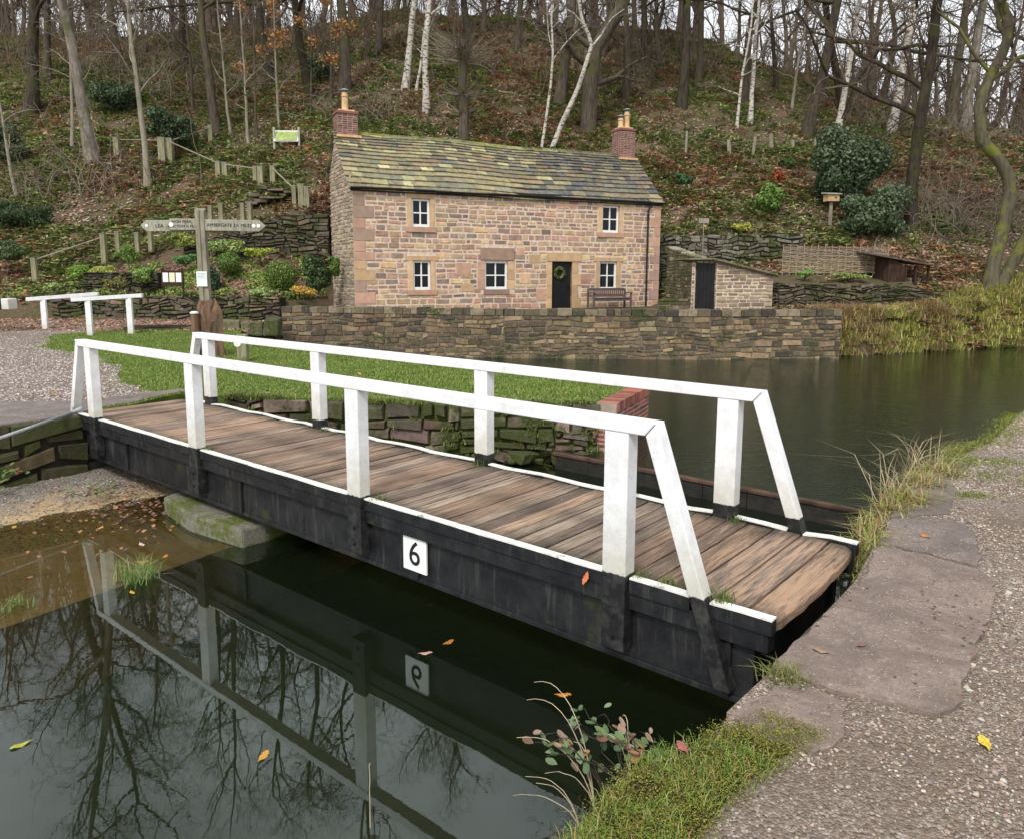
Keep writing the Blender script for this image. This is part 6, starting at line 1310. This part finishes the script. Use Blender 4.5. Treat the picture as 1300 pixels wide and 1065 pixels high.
edge_grass('bank_undergrowth', 'dry brown stalks and bramble among the far bank sedges', [p for p in pts if p[0] < 13 or (15 < p[0] < 16)], .25, 6000, .5, [(.28, .15, .08), (.20, .11, .07), (.34, .24, .14)], .009, .8)
# weeds along the right bank beyond the bridge
pts = [b3(1.02+random.uniform(-.10, .12), t, -.05+random.uniform(-.25, .04)) for t in np.linspace(1.75, 5.0, 60)]
edge_grass('bank_grass', 'dry straw coloured grass and moss along the right bank beyond the deck', pts, .06, 4300, .20, [(.42, .36, .16), (.30, .33, .07), (.22, .26, .05), (.50, .42, .24), (.32, .18, .10)], .005, .9)
pts = [b3((.98 if t < 6.3 else 1.2)+random.uniform(-.04, .16), t, -.02) for t in np.linspace(4.9, 9, 40)]
edge_grass('verge_moss_grass', 'short mossy grass along the far edge of the right towpath', pts, .09, 4200, .035, [(.22, .25, .04), (.28, .28, .05), (.15, .19, .03)], .004, .8)
for px, py, lab in [(1160, 577, 'tall bent dry stalks at the water edge, nearest the towpath bend'), (1128, 610, 'bleached dry grass stalks leaning over the stop boards'), (1185, 580, 'leafy weed with dry stalks farther up the right bank')]:
    x, y = G(px, py+25, -.1); n = 26; p = np.stack([rng.normal(0, .07, n), rng.normal(0, .07, n), np.zeros(n)], 1); o = grass_obj('dry_stalks', p, rng.uniform(.35, .75, n), .004, [(.50, .42, .26), (.40, .32, .18)], 1.0); o.location = (x, y, -.12); tag(o, lab, 'dry grass')
# tufts on towpath
for px, py, r, n, lab in [(1250, 585, .25, 900, 'flat patch of green grass on the right towpath, farthest'), (1240, 602, .3, 700, 'thin mossy patch on the right towpath below the green one'), (1234, 627, .12, 350, 'small moss patch alone on the right towpath gravel')]:
    x, y = G(px, py); n_ = n; p = np.stack([rng.normal(0, r, n_), rng.normal(0, r*.5, n_), np.zeros(n_)], 1); o = grass_obj('grass_patch', p, rng.uniform(.01, .035, n_), .004, [(.18, .24, .05), (.26, .28, .07), (.13, .18, .03)], .9); o.location = (x, y, -.012); tag(o, lab, 'grass patch', kind='stuff')
# near bank: moss, grass
sel = EB[(EB[:, 2] > -.30)]
def near():
    n = 22000; i = rng.integers(0, len(sel), n); p = sel[i]+rng.normal(0, .03, (n, 3))*np.array([1, 1, .15]); s = (p[:, :2]-P4) @ BD; t = (p[:, :2]-P4) @ BN
    k = (fbm(s*2.5, t*2.5, 50) > .50) & (t < -1.25); p = p[k]; n = len(p)
    tag(grass_obj('bank_turf', p, rng.uniform(.015, .07, n), rng.uniform(.0014, .0026, n), [(.16, .26, .04), (.22, .32, .06), (.11, .18, .03), (.34, .33, .12), (.42, .26, .12)], .8, wts=[.28, .26, .2, .16, .10]), 'green and straw turf on the near right bank edge', 'grass', kind='stuff')
    # moss: dense cushions of tiny cards
    n = 170000; i = rng.integers(0, len(sel), n); p = sel[i]+rng.normal(0, .035, (n, 3))*np.array([1, 1, .3]); s = (p[:, :2]-P4) @ BD; t = (p[:, :2]-P4) @ BN; k = (fbm(s*3.5+4, t*3.5, 51) > .42) & (p[:, 2] > -.32); p = p[k]; n = len(p)
    nr = rng.normal(0, .7, (n, 3))+np.array([0, -.2, 1]); nr /= np.linalg.norm(nr, axis=1, keepdims=True); v, q = cards(p+np.array([0, 0, .012]), nr, rng.uniform(.0022, .0055, n))
    tag(fast('moss', v, [q], M['leaf'], None, colmix(n, [(.24, .25, .03), (.32, .30, .035), (.15, .17, .025), (.08, .09, .02), (.16, .12, .05)], .3)), 'yellow green moss cushions over the near bank stones', 'moss', kind='stuff')
near()
def tuftpx(px, py, z, n, h, sp, pal, lab, w=.005, lean=.8): x, y = G(px, py, z); tuft((x, y, z-.01), n, h, sp, pal, lab, w=w, lean=lean)
tuftpx(175, 735, WL, 170, .24, .09, [(.14, .24, .05), (.20, .30, .08), (.30, .33, .14)], 'green grass tuft growing out of the shallow water on the ledge', .004); tuftpx(20, 768, WL, 60, .10, .07, [(.14, .2, .05), (.2, .26, .08)], 'small grass tuft in the shallows at the left edge')
tuftpx(995, 862, -.02, 220, .10, .05, [(.14, .17, .04), (.20, .22, .06), (.26, .24, .10)], 'rough grass tuft at the corner of the large coping slab', .003)
tuftpx(522, 560, -.78, 260, .34, .13, [(.10, .19, .06), (.14, .24, .08), (.09, .15, .05)], 'fresh green grass clump at the foot of the rubble wall', .006); tuftpx(690, 558, -.78, 420, .40, .20, [(.10, .20, .05), (.14, .26, .06), (.3, .3, .12)], 'dark green sedge clump right of the third far post', .007)
tuftpx(735, 545, -.70, 420, .36, .20, [(.36, .33, .12), (.30, .30, .08), (.45, .36, .20)], 'straw coloured grass hanging near the brick wall', .006); tuftpx(640, 575, -.85, 260, .22, .15, [(.16, .22, .04), (.24, .28, .06)], 'mossy low grass beside the foot of the third far post', .006); tuftpx(760, 560, -.72, 200, .3, .1, [(.42, .36, .2), (.3, .26, .1)], 'dry grass tuft at the base of the brick corner', .005)
tuftpx(40, 402, .28, 220, .25, .12, [(.16, .22, .05), (.24, .28, .08)], 'grass tuft by the leaf strewn path left of the white handrails', .012); tuftpx(60, 598, -.80, 120, .14, .12, [(.10, .17, .04), (.15, .22, .05)], 'small leafy weed under the steel rod', .008)
# rock outcrop and a fallen branch on the slope
x, y, z = HP(352, 262); root = empty('rock_outcrop', (x, y, z), 0, 'flat bedded rock outcrop above the tall garden retaining wall', 'rock'); b = MB()
for k in range(9): w = random.uniform(.5, 1.1); ox = random.uniform(-1.2, 1.0); oz = -.2+k*.11; b.box((ox-w/2, -.35-random.random()*.15, oz), (ox+w/2, .6, oz+.13), (.15, .115, .09), jit=.05)
b.build('rock', M['drystone'], root, bevel=.03)
for px, py, L_, sd, lab in ((1085, 192, 3.2, 1, 'pale fallen branch lying on the slope right of the big holly'), (640, 120, 2.6, 2, 'fallen branch on the slope above the middle of the roof'), (160, 215, 2.4, 3, 'fallen branch beside the pale birch left of the steps')):
    x, y, z = HP(px, py); rs = np.random.default_rng(sd); L0 = []; pts_ = []
    for k in range(8): xx_ = x-L_/2+L_*k/7; yy_ = y+rs.normal(0, .08); pts_.append((xx_-x, yy_-y, hz(xx_, yy_)-z+.12+rs.normal(0, .04)))
    pts_ = np.array(pts_); L0.append((pts_, np.linspace(.07, .02, 8)))
    for k in (2, 4, 5, 6): q_ = pts_[k]; L0.append((np.array([q_, q_+rs.normal(0, .2, 3)+np.array([.2, 0, .25]), q_+rs.normal(0, .3, 3)+np.array([.45, 0, .45])]), np.array([.03, .018, .008])))
    v, q = tubes(L0, 6); o = fast('fallen_branch', v, [q], M['pale'], smooth=True); o.location = (x, y, z); tag(o, lab, 'branch')
# ================================================================== PEBBLES
def pebbles(name, label, x, y, z, r, pal, wts=None):
    t = (1+5**.5)/2; ico = np.array([(-1, t, 0), (1, t, 0), (-1, -t, 0), (1, -t, 0), (0, -1, t), (0, 1, t), (0, -1, -t), (0, 1, -t), (t, 0, -1), (t, 0, 1), (-t, 0, -1), (-t, 0, 1)])/math.sqrt(1+t*t)
    F = np.array([(0, 11, 5), (0, 5, 1), (0, 1, 7), (0, 7, 10), (0, 10, 11), (1, 5, 9), (5, 11, 4), (11, 10, 2), (10, 7, 6), (7, 1, 8), (3, 9, 4), (3, 4, 2), (3, 2, 6), (3, 6, 8), (3, 8, 9), (4, 9, 5), (2, 4, 11), (6, 2, 10), (8, 6, 7), (9, 8, 1)])
    n = len(x); a = rng.uniform(0, 6.28, n); ca, sa = np.cos(a), np.sin(a); S = rng.uniform(.65, 1.3, (n, 3))*np.array([1.15, .85, .55]); v = ico[None]*(1+rng.uniform(-.22, .22, (n, 12, 1)))*S[:, None, :]*r[:, None, None]
    X = v[:, :, 0]*ca[:, None]-v[:, :, 1]*sa[:, None]+x[:, None]; Y = v[:, :, 0]*sa[:, None]+v[:, :, 1]*ca[:, None]+y[:, None]; Z = v[:, :, 2]+z[:, None]
    f = (np.arange(n)*12)[:, None, None]+F[None]; c = np.repeat(colmix(n, pal, .2, wts), 20, 0)
    tag(fast(name, np.stack([X, Y, Z], -1).reshape(-1, 3), [f.reshape(-1, 3)], M['pebble'], None, c), label, 'gravel', kind='stuff')
PB = [(.29, .235, .19), (.37, .31, .26), (.20, .155, .125), (.46, .41, .355), (.25, .195, .16), (.33, .25, .20), (.13, .105, .09)]
slabs = [o for o in bpy.data.objects if o.name.startswith('coping_stone')]
def slabpoly(o): me = o.data; zt = max(v.co.z for v in me.vertices); L = [(v.co.x, v.co.y) for v in me.vertices if v.co.z > zt-.001]; return L
SP = [slabpoly(o) for o in slabs]
def right_pebbles():
    n = 150000; s = 1.25+rng.random(n)**1.3*5.5; t = rng.uniform(-3.2, 9, n); x = P4[0]+BD[0]*s+BN[0]*t; y = P4[1]+BD[1]*s+BN[1]*t; k = (y > 1.9) & (np.abs(x) < y*.8+.4); k &= rng.random(n) < np.clip(1.25-(y-3)/9, .22, 1)
    g = fbm(x*1.6, y*1.6, 80); k &= rng.random(n) < np.clip((g-.28)*3.2, .12, 1)
    ins = np.zeros(n, bool)
    for q in SP: ins |= inpoly(x, y, q)
    k &= ~ins | (rng.random(n) < .03+.35*(fbm(x*4, y*4, 83) > .62)); k &= ~((s < 1.75) & (t < -1.2)) | (rng.random(n) < .06)
    x, y, ins = x[k], y[k], ins[k]; r = rng.uniform(.0028, .0085, len(x))*(1+.9*(rng.random(len(x)) < .05)); r *= np.where(ins, .6, 1)*(1+np.clip((y-4)/10, 0, .5)); pebbles('loose_gravel', 'pale mixed gravel strewn over the right towpath', x, y, np.where(ins, .014, -.012)+r*.3, r, PB, [.2, .2, .16, .12, .14, .12, .06])
right_pebbles()
def left_pebbles():
    n = 90000; y = rng.uniform(9, 24, n); x = rng.uniform(-17, -5.2, n); k = inpoly(x, y, GPOLY) & (x > -.72*y-.5); x, y = x[k], y[k]; k = rng.random(len(x)) < np.clip(1.3-(y-9)/14, .25, 1); x, y = x[k], y[k]
    r = rng.uniform(.008, .02, len(x)); pebbles('towpath_gravel', 'pinkish grey gravel of the left towpath', x, y, np.clip((y-21)/6, 0, 1)*.27+.006+r*.2, r, [(.33, .28, .25), (.44, .39, .36), (.24, .20, .18), (.56, .51, .48), (.17, .14, .13)])
left_pebbles()
# ================================================================== LEAVES, fallen
def leafmesh(name, outline, mat, col):
    b = MB(); n = len(outline)
    for i in range(n):
        a, c = outline[i], outline[(i+1) % n]; b.face([(0, 0, .003), (a[0], a[1], .005*math.sin(i*.9)), (c[0], c[1], .005*math.sin(((i+1) % n)*.9))], tuple(x*random.uniform(.8, 1.2) for x in col))
    o = b.build(name, mat); return o
OAKL = [(.06, 0), (.048, .014), (.036, .015), (.024, .026), (.010, .023), (-.004, .030), (-.018, .022), (-.032, .021), (-.046, .009), (-.080, .003), (-.047, -.010), (-.033, -.022), (-.018, -.021), (-.004, -.031), (.010, -.022), (.024, -.027), (.036, -.014), (.048, -.015)]
FL = [(405, 806, 0, (.5, .18, .04), 'orange leaf in the water'), (541, 829, WL+.003, (.50, .30, .22), 'pinkish brown oak leaf floating over the reflected number plate'), (570, 815, WL+.003, (.42, .16, .03), 'small orange leaf floating right of the reflected number plate'), (716, 882, WL+.003, (.52, .22, .04), 'bright orange leaf floating near the brambles'),
      (25, 946, WL+.003, (.35, .34, .06), 'yellow green leaf floating at the lower left'), (335, 959, WL+.003, (.5, .26, .05), 'small orange leaf floating at the bottom below the reflected rail'), (180, 691, WL+.004, (.55, .47, .38), 'pale curled leaf floating on the shallow ledge'), (210, 706, WL+.004, (.48, .20, .04), 'orange leaf floating right of the pale one on the ledge'),
      (181, 713, WL+.004, (.45, .17, .04), 'orange leaf stuck at the grass tuft on the ledge'), (168, 752, WL+.004, (.55, .30, .06), 'yellow orange leaf below the grass tuft on the ledge'), (128, 670, WL+.02, (.5, .28, .05), 'orange yellow leaf at the mud edge below the bridge post'), (18, 669, WL+.02, (.48, .30, .06), 'yellow leaf at the mud edge on the far left'),
      (1027, 727, .016, (.0, 0, 0), ''), (1042, 826, .018, (.30, .20, .14), 'curled brown leaf on the large coping slab near the deck'), (1174, 680, .018, (.45, .17, .05), 'orange brown leaf on the smaller dark coping slab'), (1094, 818, .018, (.20, .12, .10), 'dark reddish leaf in the middle of the large coping slab'), (866, 948, .01, (.30, .12, .10), 'dark red leaf standing in the grass at the bottom edge'),
      (753, 745, -.06, (.55, .17, .07), 'red orange leaf caught on the edge beam left of the near right post'), (1250, 942, .0, (.6, .42, .06), 'yellow leaf on the gravel at the lower right'), (1210, 662, .0, (.50, .38, .24), 'pale straw leaf on the gravel by the smaller slab')]
for i, (px, py, z, c, lab) in enumerate(FL):
    if not lab or z == 0 and px < 900: continue
    x, y = G(px, py, z) if z != -.06 else ST(-.24, -.03); o = leafmesh('fallen_leaf', OAKL, M['litter'], c); s = random.uniform(.6, .95)*(1+max(0, y-5)*.08); o.scale = (s, s, s); o.location = (x, y, z+.004 if z != -.06 else -.06); o.rotation_euler = (random.uniform(-.15, .15) if z > -.5 and z != -.06 else 0, (1.1 if z == -.06 else 0), random.uniform(0, 6.28)); tag(o, lab, 'fallen leaf')
def scat_leaves(name, label, pts, size, pal, tilt=.4):
    P = np.array(pts); n = len(P); nr = rng.normal(0, tilt, (n, 3))+np.array([0, 0, 1]); nr /= np.linalg.norm(nr, axis=1, keepdims=True); v, q = cards(P, nr, rng.uniform(.6, 1.3, n)*size); tag(fast(name, v, [q], M['litter'], None, colmix(n, pal, .3)), label, 'fallen leaves', kind='stuff')
BL = [(.26, .12, .08), (.35, .17, .08), (.18, .09, .06), (.45, .24, .12), (.38, .25, .20)]
P = []
for _ in range(420):
    s, t = (random.gauss(-7.0, .6), random.gauss(-.25, .35)) if random.random() < .6 else (random.uniform(-8.9, -5.4), random.gauss(-.6, .9))
    if t > 1.6 or s > -5.2 or s < -8.9: continue
    x, y = ST(s, t); P.append((x, y, -.84+.02*random.random() if s < -7.2 else -.895))
scat_leaves('ledge_leaves', 'brown and orange leaves lying on the mud beside the bridge', P, .034, [(.26, .12, .08), (.20, .10, .07), (.14, .08, .06), (.42, .2, .08), (.10, .06, .05)], .25)
P = [(*ST(random.gauss(-6.0, .25), random.gauss(3.0, .15)), -.78+random.uniform(0, .05)) for _ in range(160)]; scat_leaves('leaf_pile', 'small heap of brown leaves at the foot of the rubble wall', P, .05, BL)
P = [(*ST(random.uniform(-9, .9), random.uniform(.1, 1.6)), .004) for _ in range(45)]; scat_leaves('deck_debris', 'small leaf crumbs and chips on the bridge deck', P, .010, [(.4, .33, .25), (.3, .15, .1), (.5, .45, .4)], .2)
P = []
for _ in range(5200):
    y = random.uniform(24, 28.4); x = random.uniform(-20, -8.4); P.append((x, y, gz(x, y)+.012+.02*random.random()))
scat_leaves('path_leaves', 'pinkish fallen leaves on the path below the garden wall', P, .05, BL+[(.42, .28, .24)])
P = []
for _ in range(900):
    x, y = random.uniform(-13, 2), random.uniform(11.6, 23); P.append((x, y, .045+gz(x, y)))
P = [p for p in P if inpoly(np.array([p[0]]), np.array([p[1]]), lawnpoly)[0] and float(vnoise(p[0]*.8, p[1]*.8, 91)) > .4]; scat_leaves('lawn_leaves', 'scattered brown leaves on the lawn', P, .038, BL)
P = [(*ST(1.25+abs(random.gauss(0, 1.5)), random.uniform(-2.5, 8)), .016) for _ in range(260)]+[(*ST(random.gauss(2.0, .22), random.gauss(.6, .28)), .017) for _ in range(90)]; scat_leaves('towpath_crumbs', 'little dark leaf fragments on the right towpath', P, .013, [(.10, .06, .05), (.16, .09, .07), (.25, .15, .1)], .2)
# silt pebbles
n_ = 9000; ss = rng.uniform(-8.9, -6.4, n_); tt_ = rng.uniform(-4, 1.5, n_); xx = P4[0]+BD[0]*ss+BN[0]*tt_; yy = P4[1]+BD[1]*ss+BN[1]*tt_; up_ = np.clip((-6.55-.10*np.clip(-tt_, 0, 6)-ss)/2.2, 0, 1)
pebbles('silt_grit', 'pale grit and small stones on the silt beside the bridge', xx, yy, -.955+.13*up_**.8+(fbm(ss*2.1, tt_*2.1, 9)-.5)*.06+.004, rng.uniform(.004, .014, n_), PB)
P = []
# ================================================================== BRAMBLES at the bottom
def bramble(base, stems, label, seed, leafcol, nleaf=14, size=.035):
    rs = np.random.default_rng(seed); b = np.array(base); root = empty('bramble', tuple(b), 0, label, 'bramble'); L = []; lp = []
    for (dx, dy, h) in stems:
        p = np.zeros(3); pts = [p]; n = 8
        for k in range(1, n+1): f = k/n; pts.append(np.array([dx*f, dy*f, h*math.sin(f*2.0)])+rs.normal(0, .008, 3))
        L.append((np.array(pts), np.linspace(.004, .002, n+1)))
        for k in range(nleaf): f = rs.uniform(.25, 1); i = min(int(f*n), n-1); lp.append(pts[i]*(1-(f*n-i))+pts[i+1]*(f*n-i)+rs.normal(0, .03, 3))
    v, q = tubes(L, 5); fast('stem', v, [q], M['dark'], root, smooth=True); lp = np.array(lp); n = len(lp)
    m = MB()
    for p in lp:
        a = rs.uniform(0, 6.28); s = size*rs.uniform(.6, 1.2); nrm = Vector((rs.normal(0, .4), rs.normal(-.3, .4), 1)).normalized(); u = Vector((math.cos(a), math.sin(a), 0)); u = (u-nrm*u.dot(nrm)).normalized(); w = nrm.cross(u); c = leafcol[rs.integers(len(leafcol))]; k = rs.uniform(.75, 1.25); c = tuple(x*k for x in c); P = Vector(p)
        rim = [P+u*s*x+w*s*y for x, y in ((-1, 0), (-.7, .42), (-.1, .62), (.5, .42), (1.05, 0), (.5, -.42), (-.1, -.62), (-.7, -.42))]
        for i in range(8): m.face([P-nrm*s*.12, rim[i], rim[(i+1) % 8]], c)
    m.build('foliage', M['leaf'], root)
LC = [(.13, .20, .10), (.17, .24, .12), (.09, .15, .06), (.24, .14, .08)]
gx = lambda px, py, z=-.55: (*G(px, py, z), z)
bramble(gx(800, 1000, -.42), [(-.30, .22, .20), (-.12, .25, .24), (-.22, .32, .22), (-.04, .14, .18), (-.40, .08, .14), (-.46, .2, .12)], 'bramble with dull green leaves reaching over the water at the bottom', 3, LC, 7, .032)
bramble(gx(825, 985, -.25), [(-.14, .14, .16), (.03, .14, .10), (-.25, .1, .14), (-.1, .02, .12)], 'bramble spray with reddish leaves beside the mossy bank', 4, [(.38, .20, .08), (.34, .24, .17), (.14, .2, .08), (.24, .11, .08), (.12, .18, .07)], 7, .030)
bramble(gx(775, 1020, -.5), [(-.35, .18, .26), (-.22, .22, .22), (-.30, .1, .28)], 'orange leaved bramble shoots left of the larger bramble', 6, [(.42, .24, .10), (.36, .25, .18), (.32, .20, .07), (.16, .2, .08)], 5, .03)
bramble(b3(1.02, 1.9, -.35), [(-.15, .05, .16), (.05, .1, .14), (-.1, -.15, .12), (-.25, .1, .12)], 'dark green bramble leaves at the far right corner of the deck', 5, LC[:3], 9, .035)
bramble((*ST(-8.6, -1.2), -.75), [(.3, .2, .22), (.1, .4, .18), (-.1, -.3, .2), (.3, -.3, .15), (.1, -.7, .2)], 'ivy and bramble trailing over the mud below the steel rod', 7, [(.10, .16, .05), (.14, .2, .06), (.25, .12, .07)], 12, .04)
bramble((*ST(-7.6, -.5), -.82), [(.35, .1, .12), (.1, .3, .14), (-.2, -.3, .12), (.4, -.2, .10), (.6, .2, .1)], 'trailing green leaved runner on the mud below the girder', 8, [(.12, .19, .05), (.16, .23, .06), (.3, .2, .1)], 10, .032)
def straw(px, py, z, tips, label, seed):
    b = np.array((*G(px, py, z), z)); rs = np.random.default_rng(seed); L = []
    for dx, dy, h in tips:
        pts = [np.array([dx*f**1.5, dy*f**1.5, h*(math.sin(f*1.9)/math.sin(1.57))])+rs.normal(0, .003, 3)*f for f in np.linspace(0, 1, 12)]; L.append((np.array(pts), np.linspace(.0032, .0012, 12)))
    v, q = tubes(L, 5); o = fast('straw_stalk', v, [q], mat_flat('straw', (.48, .40, .27), .8, .2), None, smooth=True); o.location = b; tag(o, label, 'dry stem')
straw(755, 1030, -.58, [(-.33, .18, .50), (-.29, .22, .58), (-.38, .1, .34), (-.18, .1, .30), (-.10, .12, .30), (-.24, .02, .2)], 'tall bleached stems arching over the water at the bottom', 3)
straw(735, 1050, -.62, [(-.26, .05, .24), (-.20, .08, .18), (-.32, .02, .16)], 'short bent straw stems at the bottom left of the tall ones', 4)
straw(800, 990, -.4, [(-.03, .08, .30), (-.06, .05, .25), (-.13, .08, .2)], 'thin stiff straws beside the mossy bank', 5)
straw(470, 1050, -.88, [(.0, .05, .34)], 'single pale stem hooked over the reflected post at the bottom', 6)

# ================================================================== LIGHT, SKY, CAMERA
W = bpy.data.worlds.new('World'); SC.world = W; W.use_nodes = True; nt = W.node_tree; bg = nt.nodes['Background']; SUN_EL, SUN_AZ = R(48), R(200)
sk = nt.nodes.new('ShaderNodeTexSky'); sk.sky_type = 'NISHITA'; sk.sun_disc = False; sk.sun_elevation = SUN_EL; sk.sun_rotation = SUN_AZ; sk.air_density = 1.0; sk.dust_density = 4.0; sk.ozone_density = 1.0
hs = nt.nodes.new('ShaderNodeHueSaturation'); hs.inputs['Saturation'].default_value = .28; nt.links.new(sk.outputs[0], hs.inputs['Color'])
tc = nt.nodes.new('ShaderNodeTexCoord'); ns = nt.nodes.new('ShaderNodeTexNoise'); ns.inputs['Scale'].default_value = 2.2; ns.inputs['Detail'].default_value = 5; nt.links.new(tc.outputs['Generated'], ns.inputs['Vector'])
mx = nt.nodes.new('ShaderNodeMix'); mx.data_type = 'RGBA'; mx.inputs['B'].default_value = (9.5, 9.8, 10.2, 1); nt.links.new(hs.outputs[0], mx.inputs['A'])
rp_ = nt.nodes.new('ShaderNodeMapRange'); rp_.inputs['From Min'].default_value = .35; rp_.inputs['From Max'].default_value = .6; rp_.inputs['To Min'].default_value = .2; rp_.inputs['To Max'].default_value = .95; nt.links.new(ns.outputs['Fac'], rp_.inputs['Value']); nt.links.new(rp_.outputs[0], mx.inputs['Factor'])
nt.links.new(mx.outputs['Result'], bg.inputs['Color']); bg.inputs['Strength'].default_value = .115
sun = bpy.data.lights.new('sun', 'SUN'); sun.energy = 2.1; sun.angle = R(11); sun.color = (1, .96, .9); so = bpy.data.objects.new('sun', sun); link(so)
az = SUN_AZ; dirv = Vector((math.sin(az)*math.cos(SUN_EL), math.cos(az)*math.cos(SUN_EL), math.sin(SUN_EL))); so.rotation_euler = dirv.to_track_quat('Z', 'Y').to_euler()
cam = bpy.data.cameras.new('camera'); co = bpy.data.objects.new('camera', cam); link(co); co.location = (0, 0, HC)
co.rotation_euler = (Matrix.Rotation(R(90)-PITCH, 4, 'X') @ Matrix.Rotation(ROLL, 4, 'Z')).to_euler()
cam.sensor_fit = 'HORIZONTAL'; cam.sensor_width = 36; cam.lens = 36*FPX/1300; cam.shift_y = -45/1300; cam.clip_end = 600; cam.clip_start = .05; SC.camera = co
SC.view_settings.view_transform = 'Standard'; SC.view_settings.look = 'None'; SC.view_settings.exposure = 0.36; SC.view_settings.gamma = 1
